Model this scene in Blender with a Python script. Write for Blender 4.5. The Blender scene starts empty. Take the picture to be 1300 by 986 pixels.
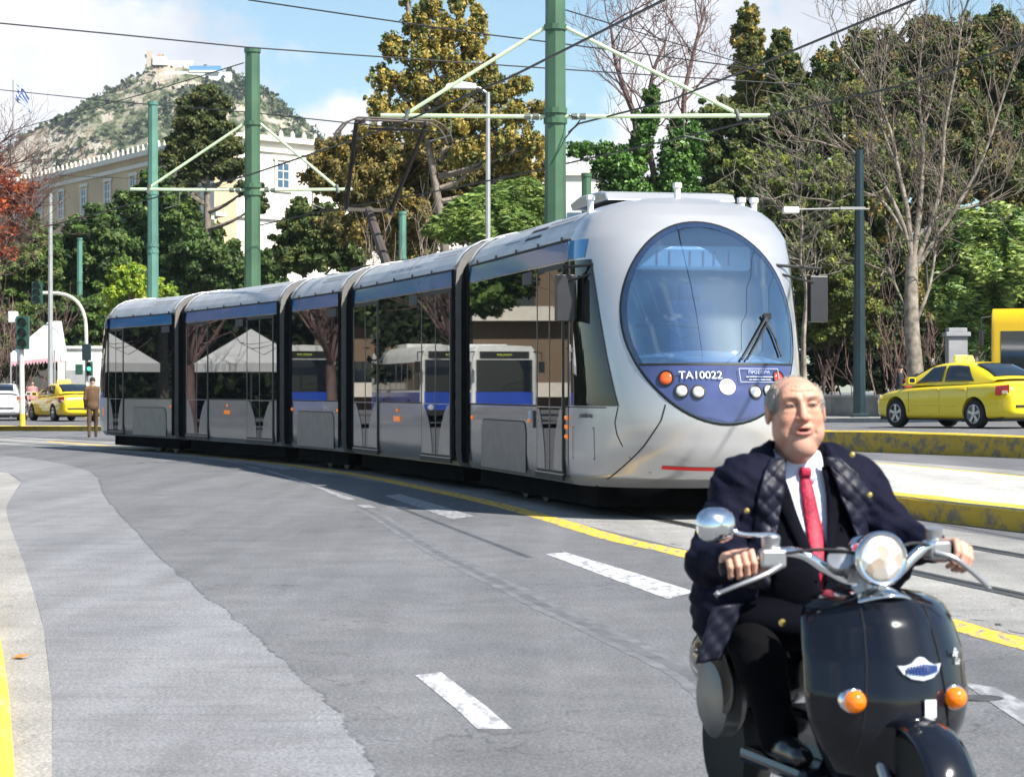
import bpy, bmesh, math, random
import numpy as np
from mathutils import Vector, Matrix

SC = bpy.context.scene
COL = SC.collection
R = math.radians
F, H, HZ = 2900.0, 1.35, 496.0          # focal length in photo pixels, eye height, horizon row

# ------------------------------------------------------------------ camera
cam_d = bpy.data.cameras.new('camera'); cam = bpy.data.objects.new('camera', cam_d); COL.objects.link(cam)
cam_d.sensor_width = 36.0; cam_d.lens = 36.0*F/1300.0
cam_d.clip_start = 0.2; cam_d.clip_end = 6000
cam.location = (0, 0, H)
cam.rotation_euler = (R(90) + math.atan((HZ-493.0)/F), 0, 0)
cam_d.dof.use_dof = True; cam_d.dof.focus_distance = 27.0; cam_d.dof.aperture_fstop = 9.0
SC.camera = cam

# ------------------------------------------------------------------ sky and sun
SUN_TO = Vector((0.68, -0.63, 0.98)).normalized()
W = bpy.data.worlds.new('World'); SC.world = W; W.use_nodes = True
nt = W.node_tree; nt.nodes.clear()
def N(t, **k):
    n = nt.nodes.new(t)
    for a, b in k.items():
        if a in n.inputs: n.inputs[a].default_value = b
        else: setattr(n, a, b)
    return n
def L_(a, b): nt.links.new(a, b)
def val(x): return x if not isinstance(x, (int, float)) else x
def M_(op, a, b=None, c=None, clamp=False):
    n = nt.nodes.new('ShaderNodeMath'); n.operation = op; n.use_clamp = clamp
    for i, x in enumerate((a, b, c)):
        if x is None: continue
        if isinstance(x, (int, float)): n.inputs[i].default_value = x
        else: nt.links.new(x, n.inputs[i])
    return n.outputs[0]
out = N('ShaderNodeOutputWorld'); bg = N('ShaderNodeBackground'); L_(bg.outputs[0], out.inputs[0])
sky = N('ShaderNodeTexSky'); sky.sky_type = 'NISHITA'; sky.sun_disc = False
el = math.asin(SUN_TO.z); sky.sun_elevation = el
sky.sun_rotation = math.atan2(SUN_TO.x, SUN_TO.y)
sky.air_density = 1.0; sky.dust_density = 0.6; sky.ozone_density = 1.5
bg.inputs[1].default_value = 0.046
tc = N('ShaderNodeTexCoord'); sep = N('ShaderNodeSeparateXYZ'); L_(tc.outputs['Generated'], sep.inputs[0])
dx, dy, dz = sep.outputs
ady = M_('MAXIMUM', M_('ABSOLUTE', dy), 0.05)
u = M_('DIVIDE', dx, M_('MAXIMUM', M_('ABSOLUTE', dy), 0.3)); v = M_('DIVIDE', dz, M_('MAXIMUM', M_('ABSOLUTE', dy), 0.3))
comb = N('ShaderNodeCombineXYZ'); L_(u, comb.inputs[0]); L_(v, comb.inputs[1])
n1 = N('ShaderNodeTexNoise', Scale=22.0, Detail=9.0, Roughness=0.6); L_(comb.outputs[0], n1.inputs['Vector'])
n2 = N('ShaderNodeTexNoise', Scale=5.0, Detail=6.0, Roughness=0.55); n2.noise_dimensions = '3D'
L_(tc.outputs['Generated'], n2.inputs['Vector'])
# cumulus banks standing at fixed bearings: (bearing slope, height slope, half width, half height)
banks = [(-0.165, 0.130, 0.058, 0.046), (-0.075, 0.112, 0.028, 0.016), (-0.225, 0.15, 0.045, 0.05),
         (0.105, 0.135, 0.060, 0.075), (0.150, 0.145, 0.045, 0.035), (0.03, 0.09, 0.05, 0.02), (0.33,0.12,0.1,0.05), (-0.42,0.14,0.12,0.05)]
front = M_('GREATER_THAN', dy, 0.0)
acc = None
for bx_, bz_, rx_, rz_ in banks:
    a = M_('DIVIDE', M_('SUBTRACT', u, bx_), rx_); b = M_('DIVIDE', M_('SUBTRACT', v, bz_), rz_)
    d = M_('SQRT', M_('ADD', M_('MULTIPLY', a, a), M_('MULTIPLY', b, b)))
    m = M_('SUBTRACT', 1.25, d)
    acc = m if acc is None else M_('MAXIMUM', acc, m)
acc = M_('MAXIMUM', acc, -1.0)
cl_f = M_('MULTIPLY', M_('ADD', acc, M_('MULTIPLY', M_('SUBTRACT', n1.outputs[0], 0.5), 2.4)), 2.2, clamp=True)
cl_f = M_('MULTIPLY', cl_f, front)
ovh = M_('MULTIPLY', M_('SUBTRACT', n2.outputs[0], 0.56), 5.0, clamp=True)
far_m = M_('MAXIMUM', M_('SUBTRACT', 1.0, front), M_('MULTIPLY', M_('SUBTRACT', dz, 0.24), 8.0, clamp=True))
cl = M_('MAXIMUM', cl_f, M_('MULTIPLY', M_('MULTIPLY', ovh, 0.55), far_m))
n3 = N('ShaderNodeTexNoise', Scale=9.0, Detail=5.0); L_(comb.outputs[0], n3.inputs['Vector'])
ramp = N('ShaderNodeValToRGB'); L_(n3.outputs[0], ramp.inputs[0])
ramp.color_ramp.elements[0].position = 0.36; ramp.color_ramp.elements[0].color = (9.0, 9.4, 10.4, 1)
ramp.color_ramp.elements[1].position = 0.6; ramp.color_ramp.elements[1].color = (13.5, 13.6, 13.8, 1)
# slightly cyan late-winter sky
tint = N('ShaderNodeMix'); tint.data_type = 'RGBA'; tint.blend_type = 'MULTIPLY'; tint.inputs[0].default_value = 1.0
L_(sky.outputs[0], tint.inputs[6]); tint.inputs[7].default_value = (1.62, 1.80, 1.78, 1)
mix = N('ShaderNodeMix'); mix.data_type = 'RGBA'
L_(cl, mix.inputs[0]); L_(tint.outputs[2], mix.inputs[6]); L_(ramp.outputs[0], mix.inputs[7])
L_(mix.outputs[2], bg.inputs[0])

sun_d = bpy.data.lights.new('sun', 'SUN'); sun_d.energy = 5.0; sun_d.angle = R(0.5); sun_d.color = (1.0, 0.95, 0.87)
sun = bpy.data.objects.new('sun', sun_d); COL.objects.link(sun)
sun.rotation_euler = (-SUN_TO).to_track_quat('-Z', 'Y').to_euler(); sun.location = (20, -20, 40)

SC.view_settings.view_transform = 'Standard'; SC.view_settings.look = 'None'
SC.view_settings.exposure = 1.0; SC.view_settings.gamma = 1.0; SC.view_settings.use_curve_mapping = False
SC.render.engine = 'CYCLES'; SC.cycles.max_bounces = 7; SC.cycles.transparent_max_bounces = 12
SC.cycles.diffuse_bounces = 3; SC.cycles.glossy_bounces = 4; SC.cycles.transmission_bounces = 4
SC.cycles.caustics_reflective = False; SC.cycles.caustics_refractive = False

# ------------------------------------------------------------------ placing: photo measurements to world metres
def P(px, py, Y): return Vector(((px-650.0)/F*Y, Y, H+(HZ-py)/F*Y))
def G(px, py, z=0.0):
    Y = (H-z)*F/(py-HZ); return Vector(((px-650.0)/F*Y, Y, z))
def PZ(px, py, z):
    Y = (z-H)*F/(HZ-py); return Vector(((px-650.0)/F*Y, Y, z))

# ------------------------------------------------------------------ materials
MATS = {}
def mat(name, col, rough=0.6, metal=0.0, var=0.12, vscale=3.0, bump=0.0, bscale=40.0, ior=1.45, coat=0.0, spec=0.5,
        emit=None, estr=0.0, attr=None, trans=0.0, col2=None, cut=None, stretch=None, sss=0.0, objc=True):
    if name in MATS: return MATS[name]
    m = bpy.data.materials.new(name); m.use_nodes = True; t = m.node_tree; b = t.nodes['Principled BSDF']
    o = t.nodes['Material Output']
    b.inputs['Roughness'].default_value = rough; b.inputs['Metallic'].default_value = metal
    b.inputs['IOR'].default_value = ior; b.inputs['Coat Weight'].default_value = coat; b.inputs['Coat Roughness'].default_value = 0.04
    b.inputs['Specular IOR Level'].default_value = spec
    if sss: b.inputs['Subsurface Weight'].default_value = sss; b.inputs['Subsurface Radius'].default_value = (0.012, 0.005, 0.003); b.inputs['Subsurface Scale'].default_value = 0.6
    tcn = t.nodes.new('ShaderNodeTexCoord'); src = tcn.outputs['Object']
    if stretch:
        mp = t.nodes.new('ShaderNodeMapping'); mp.inputs['Scale'].default_value = stretch; t.links.new(src, mp.inputs[0]); src = mp.outputs[0]
    nz = t.nodes.new('ShaderNodeTexNoise'); nz.inputs['Scale'].default_value = vscale; nz.inputs['Detail'].default_value = 6.0
    t.links.new(src, nz.inputs['Vector'])
    rp = t.nodes.new('ShaderNodeValToRGB'); t.links.new(nz.outputs[0], rp.inputs[0])
    c = Vector(col[:3])
    lo = [max(0, x*(1-var)) for x in c]; hi = [min(1, x*(1+var)) for x in (col2 or col)[:3]]
    p0, p1 = cut or (0.32, 0.68)
    rp.color_ramp.elements[0].position = p0; rp.color_ramp.elements[1].position = p1
    rp.color_ramp.elements[0].color = (*lo, 1); rp.color_ramp.elements[1].color = (*hi, 1)
    csrc = rp.outputs[0]
    if attr:
        at = t.nodes.new('ShaderNodeAttribute'); at.attribute_name = attr
        mx = t.nodes.new('ShaderNodeMix'); mx.data_type = 'RGBA'; mx.blend_type = 'MULTIPLY'; mx.inputs[0].default_value = 1.0
        t.links.new(csrc, mx.inputs[6]); t.links.new(at.outputs['Color'], mx.inputs[7]); csrc = mx.outputs[2]
    t.links.new(csrc, b.inputs['Base Color'])
    if bump:
        nb = t.nodes.new('ShaderNodeTexNoise'); nb.inputs['Scale'].default_value = bscale; nb.inputs['Detail'].default_value = 5.0
        t.links.new(src, nb.inputs['Vector'])
        bp = t.nodes.new('ShaderNodeBump'); bp.inputs['Strength'].default_value = bump; bp.inputs['Distance'].default_value = 0.02
        t.links.new(nb.outputs[0], bp.inputs['Height']); t.links.new(bp.outputs[0], b.inputs['Normal'])
    if emit: b.inputs['Emission Color'].default_value = (*emit, 1); b.inputs['Emission Strength'].default_value = estr
    if trans:
        tr = t.nodes.new('ShaderNodeBsdfTranslucent'); t.links.new(csrc, tr.inputs[0])
        ms = t.nodes.new('ShaderNodeMixShader'); ms.inputs[0].default_value = trans
        t.links.new(b.outputs[0], ms.inputs[1]); t.links.new(tr.outputs[0], ms.inputs[2]); t.links.new(ms.outputs[0], o.inputs[0])
    MATS[name] = m; return m

def glass_mat(name, tint, glossy=0.12, rough=0.01, gcol=(1, 1, 1)):
    m = bpy.data.materials.new(name); m.use_nodes = True; t = m.node_tree; t.nodes.clear()
    o = t.nodes.new('ShaderNodeOutputMaterial'); tr = t.nodes.new('ShaderNodeBsdfTransparent'); tr.inputs[0].default_value = (*tint, 1)
    gl = t.nodes.new('ShaderNodeBsdfGlossy'); gl.inputs['Roughness'].default_value = rough; gl.inputs[0].default_value = (*gcol, 1)
    fr = t.nodes.new('ShaderNodeFresnel'); fr.inputs[0].default_value = 1.5
    ad = t.nodes.new('ShaderNodeMath'); ad.operation = 'ADD'; ad.use_clamp = True; ad.inputs[1].default_value = glossy
    t.links.new(fr.outputs[0], ad.inputs[0])
    mx = t.nodes.new('ShaderNodeMixShader'); t.links.new(ad.outputs[0], mx.inputs[0]); t.links.new(tr.outputs[0], mx.inputs[1]); t.links.new(gl.outputs[0], mx.inputs[2])
    t.links.new(mx.outputs[0], o.inputs[0]); MATS[name] = m; return m

# ------------------------------------------------------------------ objects
def link(o, parent=None):
    COL.objects.link(o)
    if parent is not None: o.parent = parent
    return o
def tag(o, label=None, cat=None, group=None, kind=None):
    if label: o['label'] = label
    if cat: o['category'] = cat
    if group: o['group'] = group
    if kind: o['kind'] = kind
    return o
def empty(name, loc=(0, 0, 0), rz=0.0, parent=None, **k):
    o = bpy.data.objects.new(name, None); o.empty_display_size = 0.3; o.location = loc; o.rotation_euler = (0, 0, rz)
    link(o, parent); return tag(o, **k)
def children(o): return [c for c in bpy.data.objects if c.parent == o]
def copy_tree(o, parent=None):
    c = o.copy(); COL.objects.link(c); c.parent = parent
    for ch in children(o): copy_tree(ch, c)
    return c

class MB:
    """collects shapes into one mesh"""
    def __init__(s): s.v = []; s.f = []; s.m = []; s.mi = 0; s.T = None
    def add(s, vs, fs):
        b = len(s.v)
        for p in vs:
            p = Vector(p); s.v.append(tuple(s.T @ p if s.T is not None else p))
        for f in fs: s.f.append(tuple(b+i for i in f)); s.m.append(s.mi)
        return s
    def box(s, c, d, rot=None):
        c = Vector(c); hx, hy, hz = d[0]/2, d[1]/2, d[2]/2
        vs = [Vector((x, y, z)) for x in (-hx, hx) for y in (-hy, hy) for z in (-hz, hz)]
        if rot is not None: vs = [rot @ p for p in vs]
        return s.add([c+p for p in vs], [(0, 1, 3, 2), (4, 6, 7, 5), (0, 4, 5, 1), (2, 3, 7, 6), (0, 2, 6, 4), (1, 5, 7, 3)])
    def tube(s, pts, r, n=8, cap=True, flat=None):
        pts = [Vector(p) for p in pts]; k = len(pts)
        if isinstance(r, (int, float)): r = [r]*k
        vs = []; up = Vector((0, 0, 1)); last = None
        for i, p in enumerate(pts):
            d = (pts[min(i+1, k-1)]-pts[max(i-1, 0)]).normalized()
            if last is None:
                a = d.cross(up)
                if a.length < 0.05: a = d.cross(Vector((1, 0, 0)))
            else: a = last - d*last.dot(d)
            a.normalize(); last = a; b = d.cross(a)
            for j in range(n):
                t = 2*math.pi*j/n
                vs.append(p+(a*math.cos(t)+b*math.sin(t)*(flat or 1.0))*r[i])
        fs = [(i*n+j, i*n+(j+1) % n, (i+1)*n+(j+1) % n, (i+1)*n+j) for i in range(k-1) for j in range(n)]
        if cap: fs += [tuple(range(n-1, -1, -1)), tuple(range((k-1)*n, k*n))]
        return s.add(vs, fs)
    def lathe(s, prof, o=(0, 0, 0), ax=(0, 0, 1), n=24):
        """prof: list of (radius, distance along the axis)"""
        o = Vector(o); ax = Vector(ax).normalized(); a = ax.orthogonal().normalized(); b = ax.cross(a); vs = []; fs = []; k = len(prof)
        for (r, h) in prof:
            for j in range(n):
                t = 2*math.pi*j/n; vs.append(o+ax*h+(a*math.cos(t)+b*math.sin(t))*r)
        fs = [(i*n+j, i*n+(j+1) % n, (i+1)*n+(j+1) % n, (i+1)*n+j) for i in range(k-1) for j in range(n)]
        if prof[0][0] > 1e-4: fs.append(tuple(range(n-1, -1, -1)))
        if prof[-1][0] > 1e-4: fs.append(tuple(range((k-1)*n, k*n)))
        return s.add(vs, fs)
    def prism(s, poly, off):
        """poly: 3-D points of a flat outline, off: extrusion vector"""
        poly = [Vector(p) for p in poly]; off = Vector(off); n = len(poly)
        fs = [tuple(range(n-1, -1, -1)), tuple(range(n, 2*n))]+[(i, (i+1) % n, n+(i+1) % n, n+i) for i in range(n)]
        return s.add(poly+[p+off for p in poly], fs)
    def grid(s, rows, closed=False):
        nr, nc = len(rows), len(rows[0]); vs = [p for r in rows for p in r]
        fs = [(i*nc+j, i*nc+(j+1) % nc, (i+1)*nc+(j+1) % nc, (i+1)*nc+j) for i in range(nr-1) for j in range(nc if closed else nc-1)]
        return s.add(vs, fs)
    def build(s, name, mats, parent=None, smooth=None, bevel=0.0, subsurf=0, loc=None, solid=0.0, recalc=True):
        me = bpy.data.meshes.new(name); me.from_pydata(s.v, [], s.f)
        if not isinstance(mats, (list, tuple)): mats = [mats]
        for m in mats: me.materials.append(m)
        me.polygons.foreach_set('material_index', s.m)
        if recalc:
            bm = bmesh.new(); bm.from_mesh(me); bmesh.ops.recalc_face_normals(bm, faces=bm.faces); bm.to_mesh(me); bm.free()
        if smooth is not None:
            me.polygons.foreach_set('use_smooth', [True]*len(me.polygons))
            if smooth < 180: me.set_sharp_from_angle(angle=R(smooth))
        me.update()
        o = bpy.data.objects.new(name, me); link(o, parent)
        if loc is not None: o.location = loc
        if solid: md = o.modifiers.new('thick', 'SOLIDIFY'); md.thickness = solid; md.offset = 0
        if bevel: md = o.modifiers.new('bevel', 'BEVEL'); md.width = bevel; md.segments = 2; md.limit_method = 'ANGLE'; md.angle_limit = R(35)
        if subsurf: md = o.modifiers.new('sub', 'SUBSURF'); md.levels = subsurf; md.render_levels = subsurf
        return o
def np_mesh(name, V, Q, mats, parent=None, colors=None, smooth=False, mi=None):
    """V (n,3), Q (m,4) or (m,3)"""
    V = np.asarray(V, np.float32); Q = np.asarray(Q, np.int32); k = Q.shape[1]; me = bpy.data.meshes.new(name)
    me.vertices.add(len(V)); me.vertices.foreach_set('co', V.ravel())
    me.loops.add(Q.size); me.loops.foreach_set('vertex_index', Q.ravel())
    me.polygons.add(len(Q)); me.polygons.foreach_set('loop_start', np.arange(0, Q.size, k, dtype=np.int32))
    me.polygons.foreach_set('use_smooth', np.full(len(Q), smooth))
    if not isinstance(mats, (list, tuple)): mats = [mats]
    for m in mats: me.materials.append(m)
    if mi is not None: me.polygons.foreach_set('material_index', np.asarray(mi, np.int32))
    me.update(calc_edges=True)
    if colors is not None:
        ca = me.color_attributes.new('tone', 'FLOAT_COLOR', 'POINT')
        c4 = np.ones((len(V), 4), np.float32); c4[:, :3] = colors; ca.data.foreach_set('color', c4.ravel())
    o = bpy.data.objects.new(name, me); return link(o, parent)
def text_mesh(name, body, size, material, parent, M, extrude=0.001, shear=0.0, align='CENTER', xs=1.0):
    cu = bpy.data.curves.new(name, 'FONT'); cu.body = body; cu.size = size; cu.extrude = extrude; cu.shear = shear
    cu.align_x = align; cu.align_y = 'CENTER'; cu.resolution_u = 3
    o = bpy.data.objects.new(name, cu); COL.objects.link(o)
    me = bpy.data.meshes.new_from_object(o.evaluated_get(bpy.context.evaluated_depsgraph_get()))
    bpy.data.objects.remove(o); me.name = name; me.materials.clear(); me.materials.append(material)
    me.transform(M @ Matrix.Diagonal((xs, 1, 1, 1)))
    return link(bpy.data.objects.new(name, me), parent)
def basis(o, x, y, z):
    return Matrix(((x[0], y[0], z[0], o[0]), (x[1], y[1], z[1], o[1]), (x[2], y[2], z[2], o[2]), (0, 0, 0, 1)))
def smooth_pts(pts, n=6):
    """Catmull-Rom through points"""
    pts = [Vector(p) for p in pts]; q = [pts[0]*2-pts[1]]+pts+[pts[-1]*2-pts[-2]]; res = []
    for i in range(1, len(q)-2):
        p0, p1, p2, p3 = q[i-1:i+3]
        for k in range(n):
            t = k/n
            res.append(0.5*((2*p1)+(p2-p0)*t+(2*p0-5*p1+4*p2-p3)*t*t+(3*p1-p0-3*p2+p3)*t**3))
    res.append(q[-2]); return res
# ================================================================== the ground
def asphalt(name, base, light, scratch=0.0, crack=True, patch=0.0):
    m = bpy.data.materials.new(name); m.use_nodes = True; t = m.node_tree; b = t.nodes['Principled BSDF']
    b.inputs['Roughness'].default_value = 0.85; b.inputs['Specular IOR Level'].default_value = 0.3
    tcn = t.nodes.new('ShaderNodeTexCoord'); ob = tcn.outputs['Object']
    def noise(sc, det=5, vec=None, rough=0.6):
        n = t.nodes.new('ShaderNodeTexNoise'); n.inputs['Scale'].default_value = sc; n.inputs['Detail'].default_value = det
        n.inputs['Roughness'].default_value = rough; t.links.new(vec or ob, n.inputs['Vector']); return n.outputs[0]
    def ramp(x, p0, c0, p1, c1):
        r = t.nodes.new('ShaderNodeValToRGB'); t.links.new(x, r.inputs[0]); e = r.color_ramp.elements
        e[0].position = p0; e[0].color = (*[c0]*3, 1) if isinstance(c0, float) else (*c0, 1)
        e[1].position = p1; e[1].color = (*[c1]*3, 1) if isinstance(c1, float) else (*c1, 1); return r.outputs[0]
    def mul(a, c):
        mx = t.nodes.new('ShaderNodeMix'); mx.data_type = 'RGBA'; mx.blend_type = 'MULTIPLY'; mx.inputs[0].default_value = 1
        t.links.new(a, mx.inputs[6]); t.links.new(c, mx.inputs[7]); return mx.outputs[2]
    c = ramp(noise(0.35, 6), 0.3, base, 0.7, light)
    c = mul(c, ramp(noise(62, 3, rough=0.85), 0.42, 0.62, 0.60, 1.30))          # aggregate
    c = mul(c, ramp(noise(28, 3), 0.35, 0.86, 0.7, 1.12))
    c = mul(c, ramp(noise(2.3, 6), 0.38, 0.88, 0.62, 1.05))
    # tyre-polished bands and stains drawn out along the driving direction
    mp = t.nodes.new('ShaderNodeMapping'); mp.inputs['Rotation'].default_value = (0, 0, R(14)); mp.inputs['Scale'].default_value = (1.1, 0.05, 1)
    t.links.new(ob, mp.inputs[0]); c = mul(c, ramp(noise(1.2, 4, mp.outputs[0]), 0.36, 0.84, 0.62, 1.08))
    if scratch:
        mp = t.nodes.new('ShaderNodeMapping'); mp.inputs['Rotation'].default_value = (0, 0, R(-6)); mp.inputs['Scale'].default_value = (0.9, 7, 1)
        t.links.new(ob, mp.inputs[0]); c = mul(c, ramp(noise(1.6, 7, mp.outputs[0]), 0.36, 1-scratch, 0.5, 1.04))
    if crack:
        vo = t.nodes.new('ShaderNodeTexVoronoi'); vo.feature = 'DISTANCE_TO_EDGE'; vo.inputs['Scale'].default_value = 0.22
        wz = t.nodes.new('ShaderNodeMix'); wz.data_type = 'VECTOR'; wz.inputs[0].default_value = 0.22
        nn = t.nodes.new('ShaderNodeTexNoise'); nn.inputs['Scale'].default_value = 1.1; nn.inputs['Detail'].default_value = 6; t.links.new(ob, nn.inputs['Vector'])
        sc = t.nodes.new('ShaderNodeVectorMath'); sc.operation = 'SCALE'; sc.inputs[3].default_value = 14; t.links.new(nn.outputs['Color'], sc.inputs[0])
        t.links.new(ob, wz.inputs[4]); t.links.new(sc.outputs[0], wz.inputs[5]); t.links.new(wz.outputs[1], vo.inputs['Vector'])
        c = mul(c, ramp(vo.outputs['Distance'], 0.0, 0.55, 0.004, 1.0))
    t.links.new(c, b.inputs['Base Color'])
    bp = t.nodes.new('ShaderNodeBump'); bp.inputs['Strength'].default_value = 0.45; bp.inputs['Distance'].default_value = 0.006
    t.links.new(noise(120, 2), bp.inputs['Height']); t.links.new(bp.outputs[0], b.inputs['Normal'])
    MATS[name] = m; return m
M_asph = asphalt('asphalt', (0.140, 0.142, 0.152), (0.178, 0.180, 0.188))
M_patch = asphalt('asphalt_patch', (0.205, 0.207, 0.222), (0.24, 0.242, 0.252), scratch=0.11, crack=False)
M_conc = asphalt('gutter_concrete', (0.29, 0.28, 0.265), (0.38, 0.365, 0.345))
M_track = asphalt('track_concrete', (0.25, 0.245, 0.235), (0.36, 0.35, 0.33))
M_pave = asphalt('platform_paving', (0.46, 0.45, 0.43), (0.60, 0.585, 0.555), crack=False)
M_kerbc = asphalt('kerb_concrete', (0.30, 0.29, 0.27), (0.40, 0.385, 0.36), crack=False)

def paint(name, col, wear=0.45, under=(0.2, 0.2, 0.2), scale=9):
    m = bpy.data.materials.new(name); m.use_nodes = True; t = m.node_tree; b = t.nodes['Principled BSDF']; b.inputs['Roughness'].default_value = 0.6
    tcn = t.nodes.new('ShaderNodeTexCoord'); mp = t.nodes.new('ShaderNodeMapping'); mp.inputs['Rotation'].default_value = (0, 0, R(14)); mp.inputs['Scale'].default_value = (1.6, .45, 1)
    t.links.new(tcn.outputs['Object'], mp.inputs[0])
    n = t.nodes.new('ShaderNodeTexNoise'); n.inputs['Scale'].default_value = scale; n.inputs['Detail'].default_value = 9; n.inputs['Roughness'].default_value = 0.7
    t.links.new(mp.outputs[0], n.inputs['Vector'])
    r = t.nodes.new('ShaderNodeValToRGB'); t.links.new(n.outputs[0], r.inputs[0]); e = r.color_ramp.elements
    e[0].position = wear-0.06; e[0].color = (*under, 1); e[1].position = wear+0.06; e[1].color = (*col, 1)
    t.links.new(r.outputs[0], b.inputs['Base Color']); MATS[name] = m; return m
M_yel = paint('yellow_road_paint', (0.80, 0.48, 0.035), 0.455)
M_yelk = paint('yellow_kerb_paint', (0.80, 0.56, 0.05), 0.40, (0.34, 0.32, 0.27), 5)
M_yelk2 = paint('weathered_kerb_paint', (0.58, 0.38, 0.03), 0.455, (0.21, 0.18, 0.13), 4)
M_wht = paint('white_road_paint', (0.52, 0.52, 0.53), 0.465, (0.24, 0.24, 0.25))
M_wht2 = paint('worn_shade_dimmed_paint', (0.34, 0.34, 0.35), 0.51, (0.19, 0.19, 0.20))  # wear, plus a white dimmed for dashes lying in the tram's shadow

def sheet(name, pts, z, m, thick=0.0, label=None, kind='structure', cat=None, group=None, sub=False):
    b = MB(); P3 = [(p[0], p[1], z) for p in pts]
    if thick: b.prism([(p[0], p[1], z-thick) for p in pts], (0, 0, thick))
    else: b.add(P3, [tuple(range(len(P3)))])
    o = b.build(name, m); return tag(o, label, cat, group, kind)
def gp(pts, z=0.0): return [tuple(G(a, b, z))[:2] for a, b in pts]

# one base sheet to the horizon (finer near the eye is not needed: the material carries the grain)
sheet('ground', [(-1500, -60), (1500, -60), (1500, 1900), (-1500, 1900)], -0.001, M_asph)
# pale resurfaced lane on the left with its curved edge
right_edge = smooth_pts([(*p, 0) for p in gp([(0, 577), (60, 585), (100, 594), (122, 604), (130, 625), (160, 660), (200, 704), (250, 746), (300, 787), (350, 829), (420, 893), (470, 960), (520, 1060)])], 5)
rr = random.Random(4)
right_edge = [(p.x+rr.uniform(-.02, .02), p.y+rr.uniform(-.03, .03)) for p in right_edge]
left_edge = [tuple(p)[:2] for p in smooth_pts([(*p, 0) for p in gp([(64, 1060), (66, 960), (66, 890), (56, 800), (44, 755), (30, 712), (14, 670), (8, 645), (16, 628), (27, 612), (10, 600), (-30, 592)])], 4)]
sheet('road_patch', right_edge+left_edge+gp([(-200, 590), (-200, 577)]), 0.0, M_patch)
# rough dark seam between patch and old asphalt
def ribbon(name, pts, w, z, m, jit=0.0, kind='structure', seed=1, breaks=0.0, label=None, cat=None):
    b = MB(); rg = random.Random(seed); pts = [Vector((p[0], p[1], 0)) for p in pts]
    rows = []
    for i, p in enumerate(pts):
        d = (pts[min(i+1, len(pts)-1)]-pts[max(i-1, 0)]).normalized(); n = Vector((-d.y, d.x, 0))
        ww = (w[i] if isinstance(w, list) else w)*0.5
        rows.append((p-n*(ww*(1+rg.uniform(-jit, jit))), p+n*(ww*(1+rg.uniform(-jit, jit)))))
    for i in range(len(rows)-1):
        if rg.random() < breaks: continue
        a, c = rows[i], rows[i+1]
        b.add([(a[0].x, a[0].y, z), (a[1].x, a[1].y, z), (c[1].x, c[1].y, z), (c[0].x, c[0].y, z)], [(0, 1, 2, 3)])
    return tag(b.build(name, m), label, cat, None, kind)
M_tar = mat('tar_seam', (0.05, 0.05, 0.055), 0.8, var=0.3, vscale=6)
M_tar2 = mat('tar_stain', (0.105, 0.107, 0.115), 0.8, var=0.25, vscale=4)
sm = []; rs_ = random.Random(8)
for a_, c_ in zip(right_edge[12:60], right_edge[13:61]):
    n_ = max(1, int(math.hypot(c_[0]-a_[0], c_[1]-a_[1])/.05))
    for k in range(n_): sm.append((a_[0]+(c_[0]-a_[0])*k/n_+rs_.uniform(-.008, .008), a_[1]+(c_[1]-a_[1])*k/n_))
ribbon('road_seam', sm, 0.016, 0.0008, M_tar2, jit=0.95, breaks=0.3, seed=7)
tar = smooth_pts([(*p, 0) for p in gp([(452, 640), (480, 655), (540, 692), (585, 716), (640, 742), (700, 773), (760, 800), (820, 829), (868, 852), (905, 880), (960, 930)])], 8)
ribbon('tar_joint', tar, 0.20, 0.0004, mat('tar_halo', (0.132, 0.134, 0.144), 0.85, var=0.25, vscale=5), jit=0.12, seed=3)
ribbon('tar_joint', tar, 0.07, 0.0010, M_tar2, jit=0.2, seed=5)
# gutter of rough concrete along the left kerb
sheet('gutter', gp([(-60, 1060), (70, 1060), (66, 960), (66, 890), (56, 800), (44, 755), (30, 712), (14, 670), (8, 645), (16, 628), (27, 612), (10, 600), (-60, 590)])
      , -0.0005, M_conc)

# markings
def marking(name, pts, m, z=0.0016, label=None):
    o = sheet(name, gp(pts), z, m); return o
yl = smooth_pts([(*p, 0) for p in gp([(60, 560), (150, 567), (250, 577), (350, 588), (450, 602), (545, 621), (634, 641), (700, 659), (780, 683), (875, 704), (1000, 738), (1100, 764), (1200, 790), (1300, 817), (1400, 845)])], 5)
ribbon('yellow_lane_line', yl, 0.25, 0.0014, M_yel, jit=0.06)
marking('lane_dash', [(527, 857), (560, 853), (590, 876), (617, 896), (650, 925), (606, 925), (575, 896)], M_wht)
marking('lane_dash', [(693, 703), (718, 701), (800, 725), (882, 751), (848, 760), (770, 732)], M_wht)
marking('lane_dash', [(488, 629), (508, 627), (560, 642), (602, 655), (575, 659)], M_wht2)
marking('lane_dash', [(300, 586), (322, 586), (378, 594), (362, 596)], M_wht2)
marking('lane_dash', [(1222, 866), (1262, 872), (1330, 905), (1400, 950), (1330, 940), (1260, 893)], M_wht2)
ribbon('worn_lane_line', smooth_pts([(*p, 0) for p in gp([(280, 583), (330, 595), (381, 610), (425, 626), (470, 644)])], 6), [0.03+0.004*i for i in range(25)], 0.0012, M_wht2, jit=0.4, breaks=0.1)
M_iron = mat('drain_iron', (0.09, 0.09, 0.09), 0.6, 0.4, var=0.3, vscale=20, bump=0.4)
b = MB(); p = G(1245, 886); b.lathe([(0.10, 0), (0.10, .004), (0.085, .004), (.085, .003), (0, .003)], (p.x, p.y, 0.0), n=20)
tag(b.build('drain_cover', M_iron, smooth=30), 'small round iron drain cover in the road beside the scooter', 'drain cover')

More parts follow.
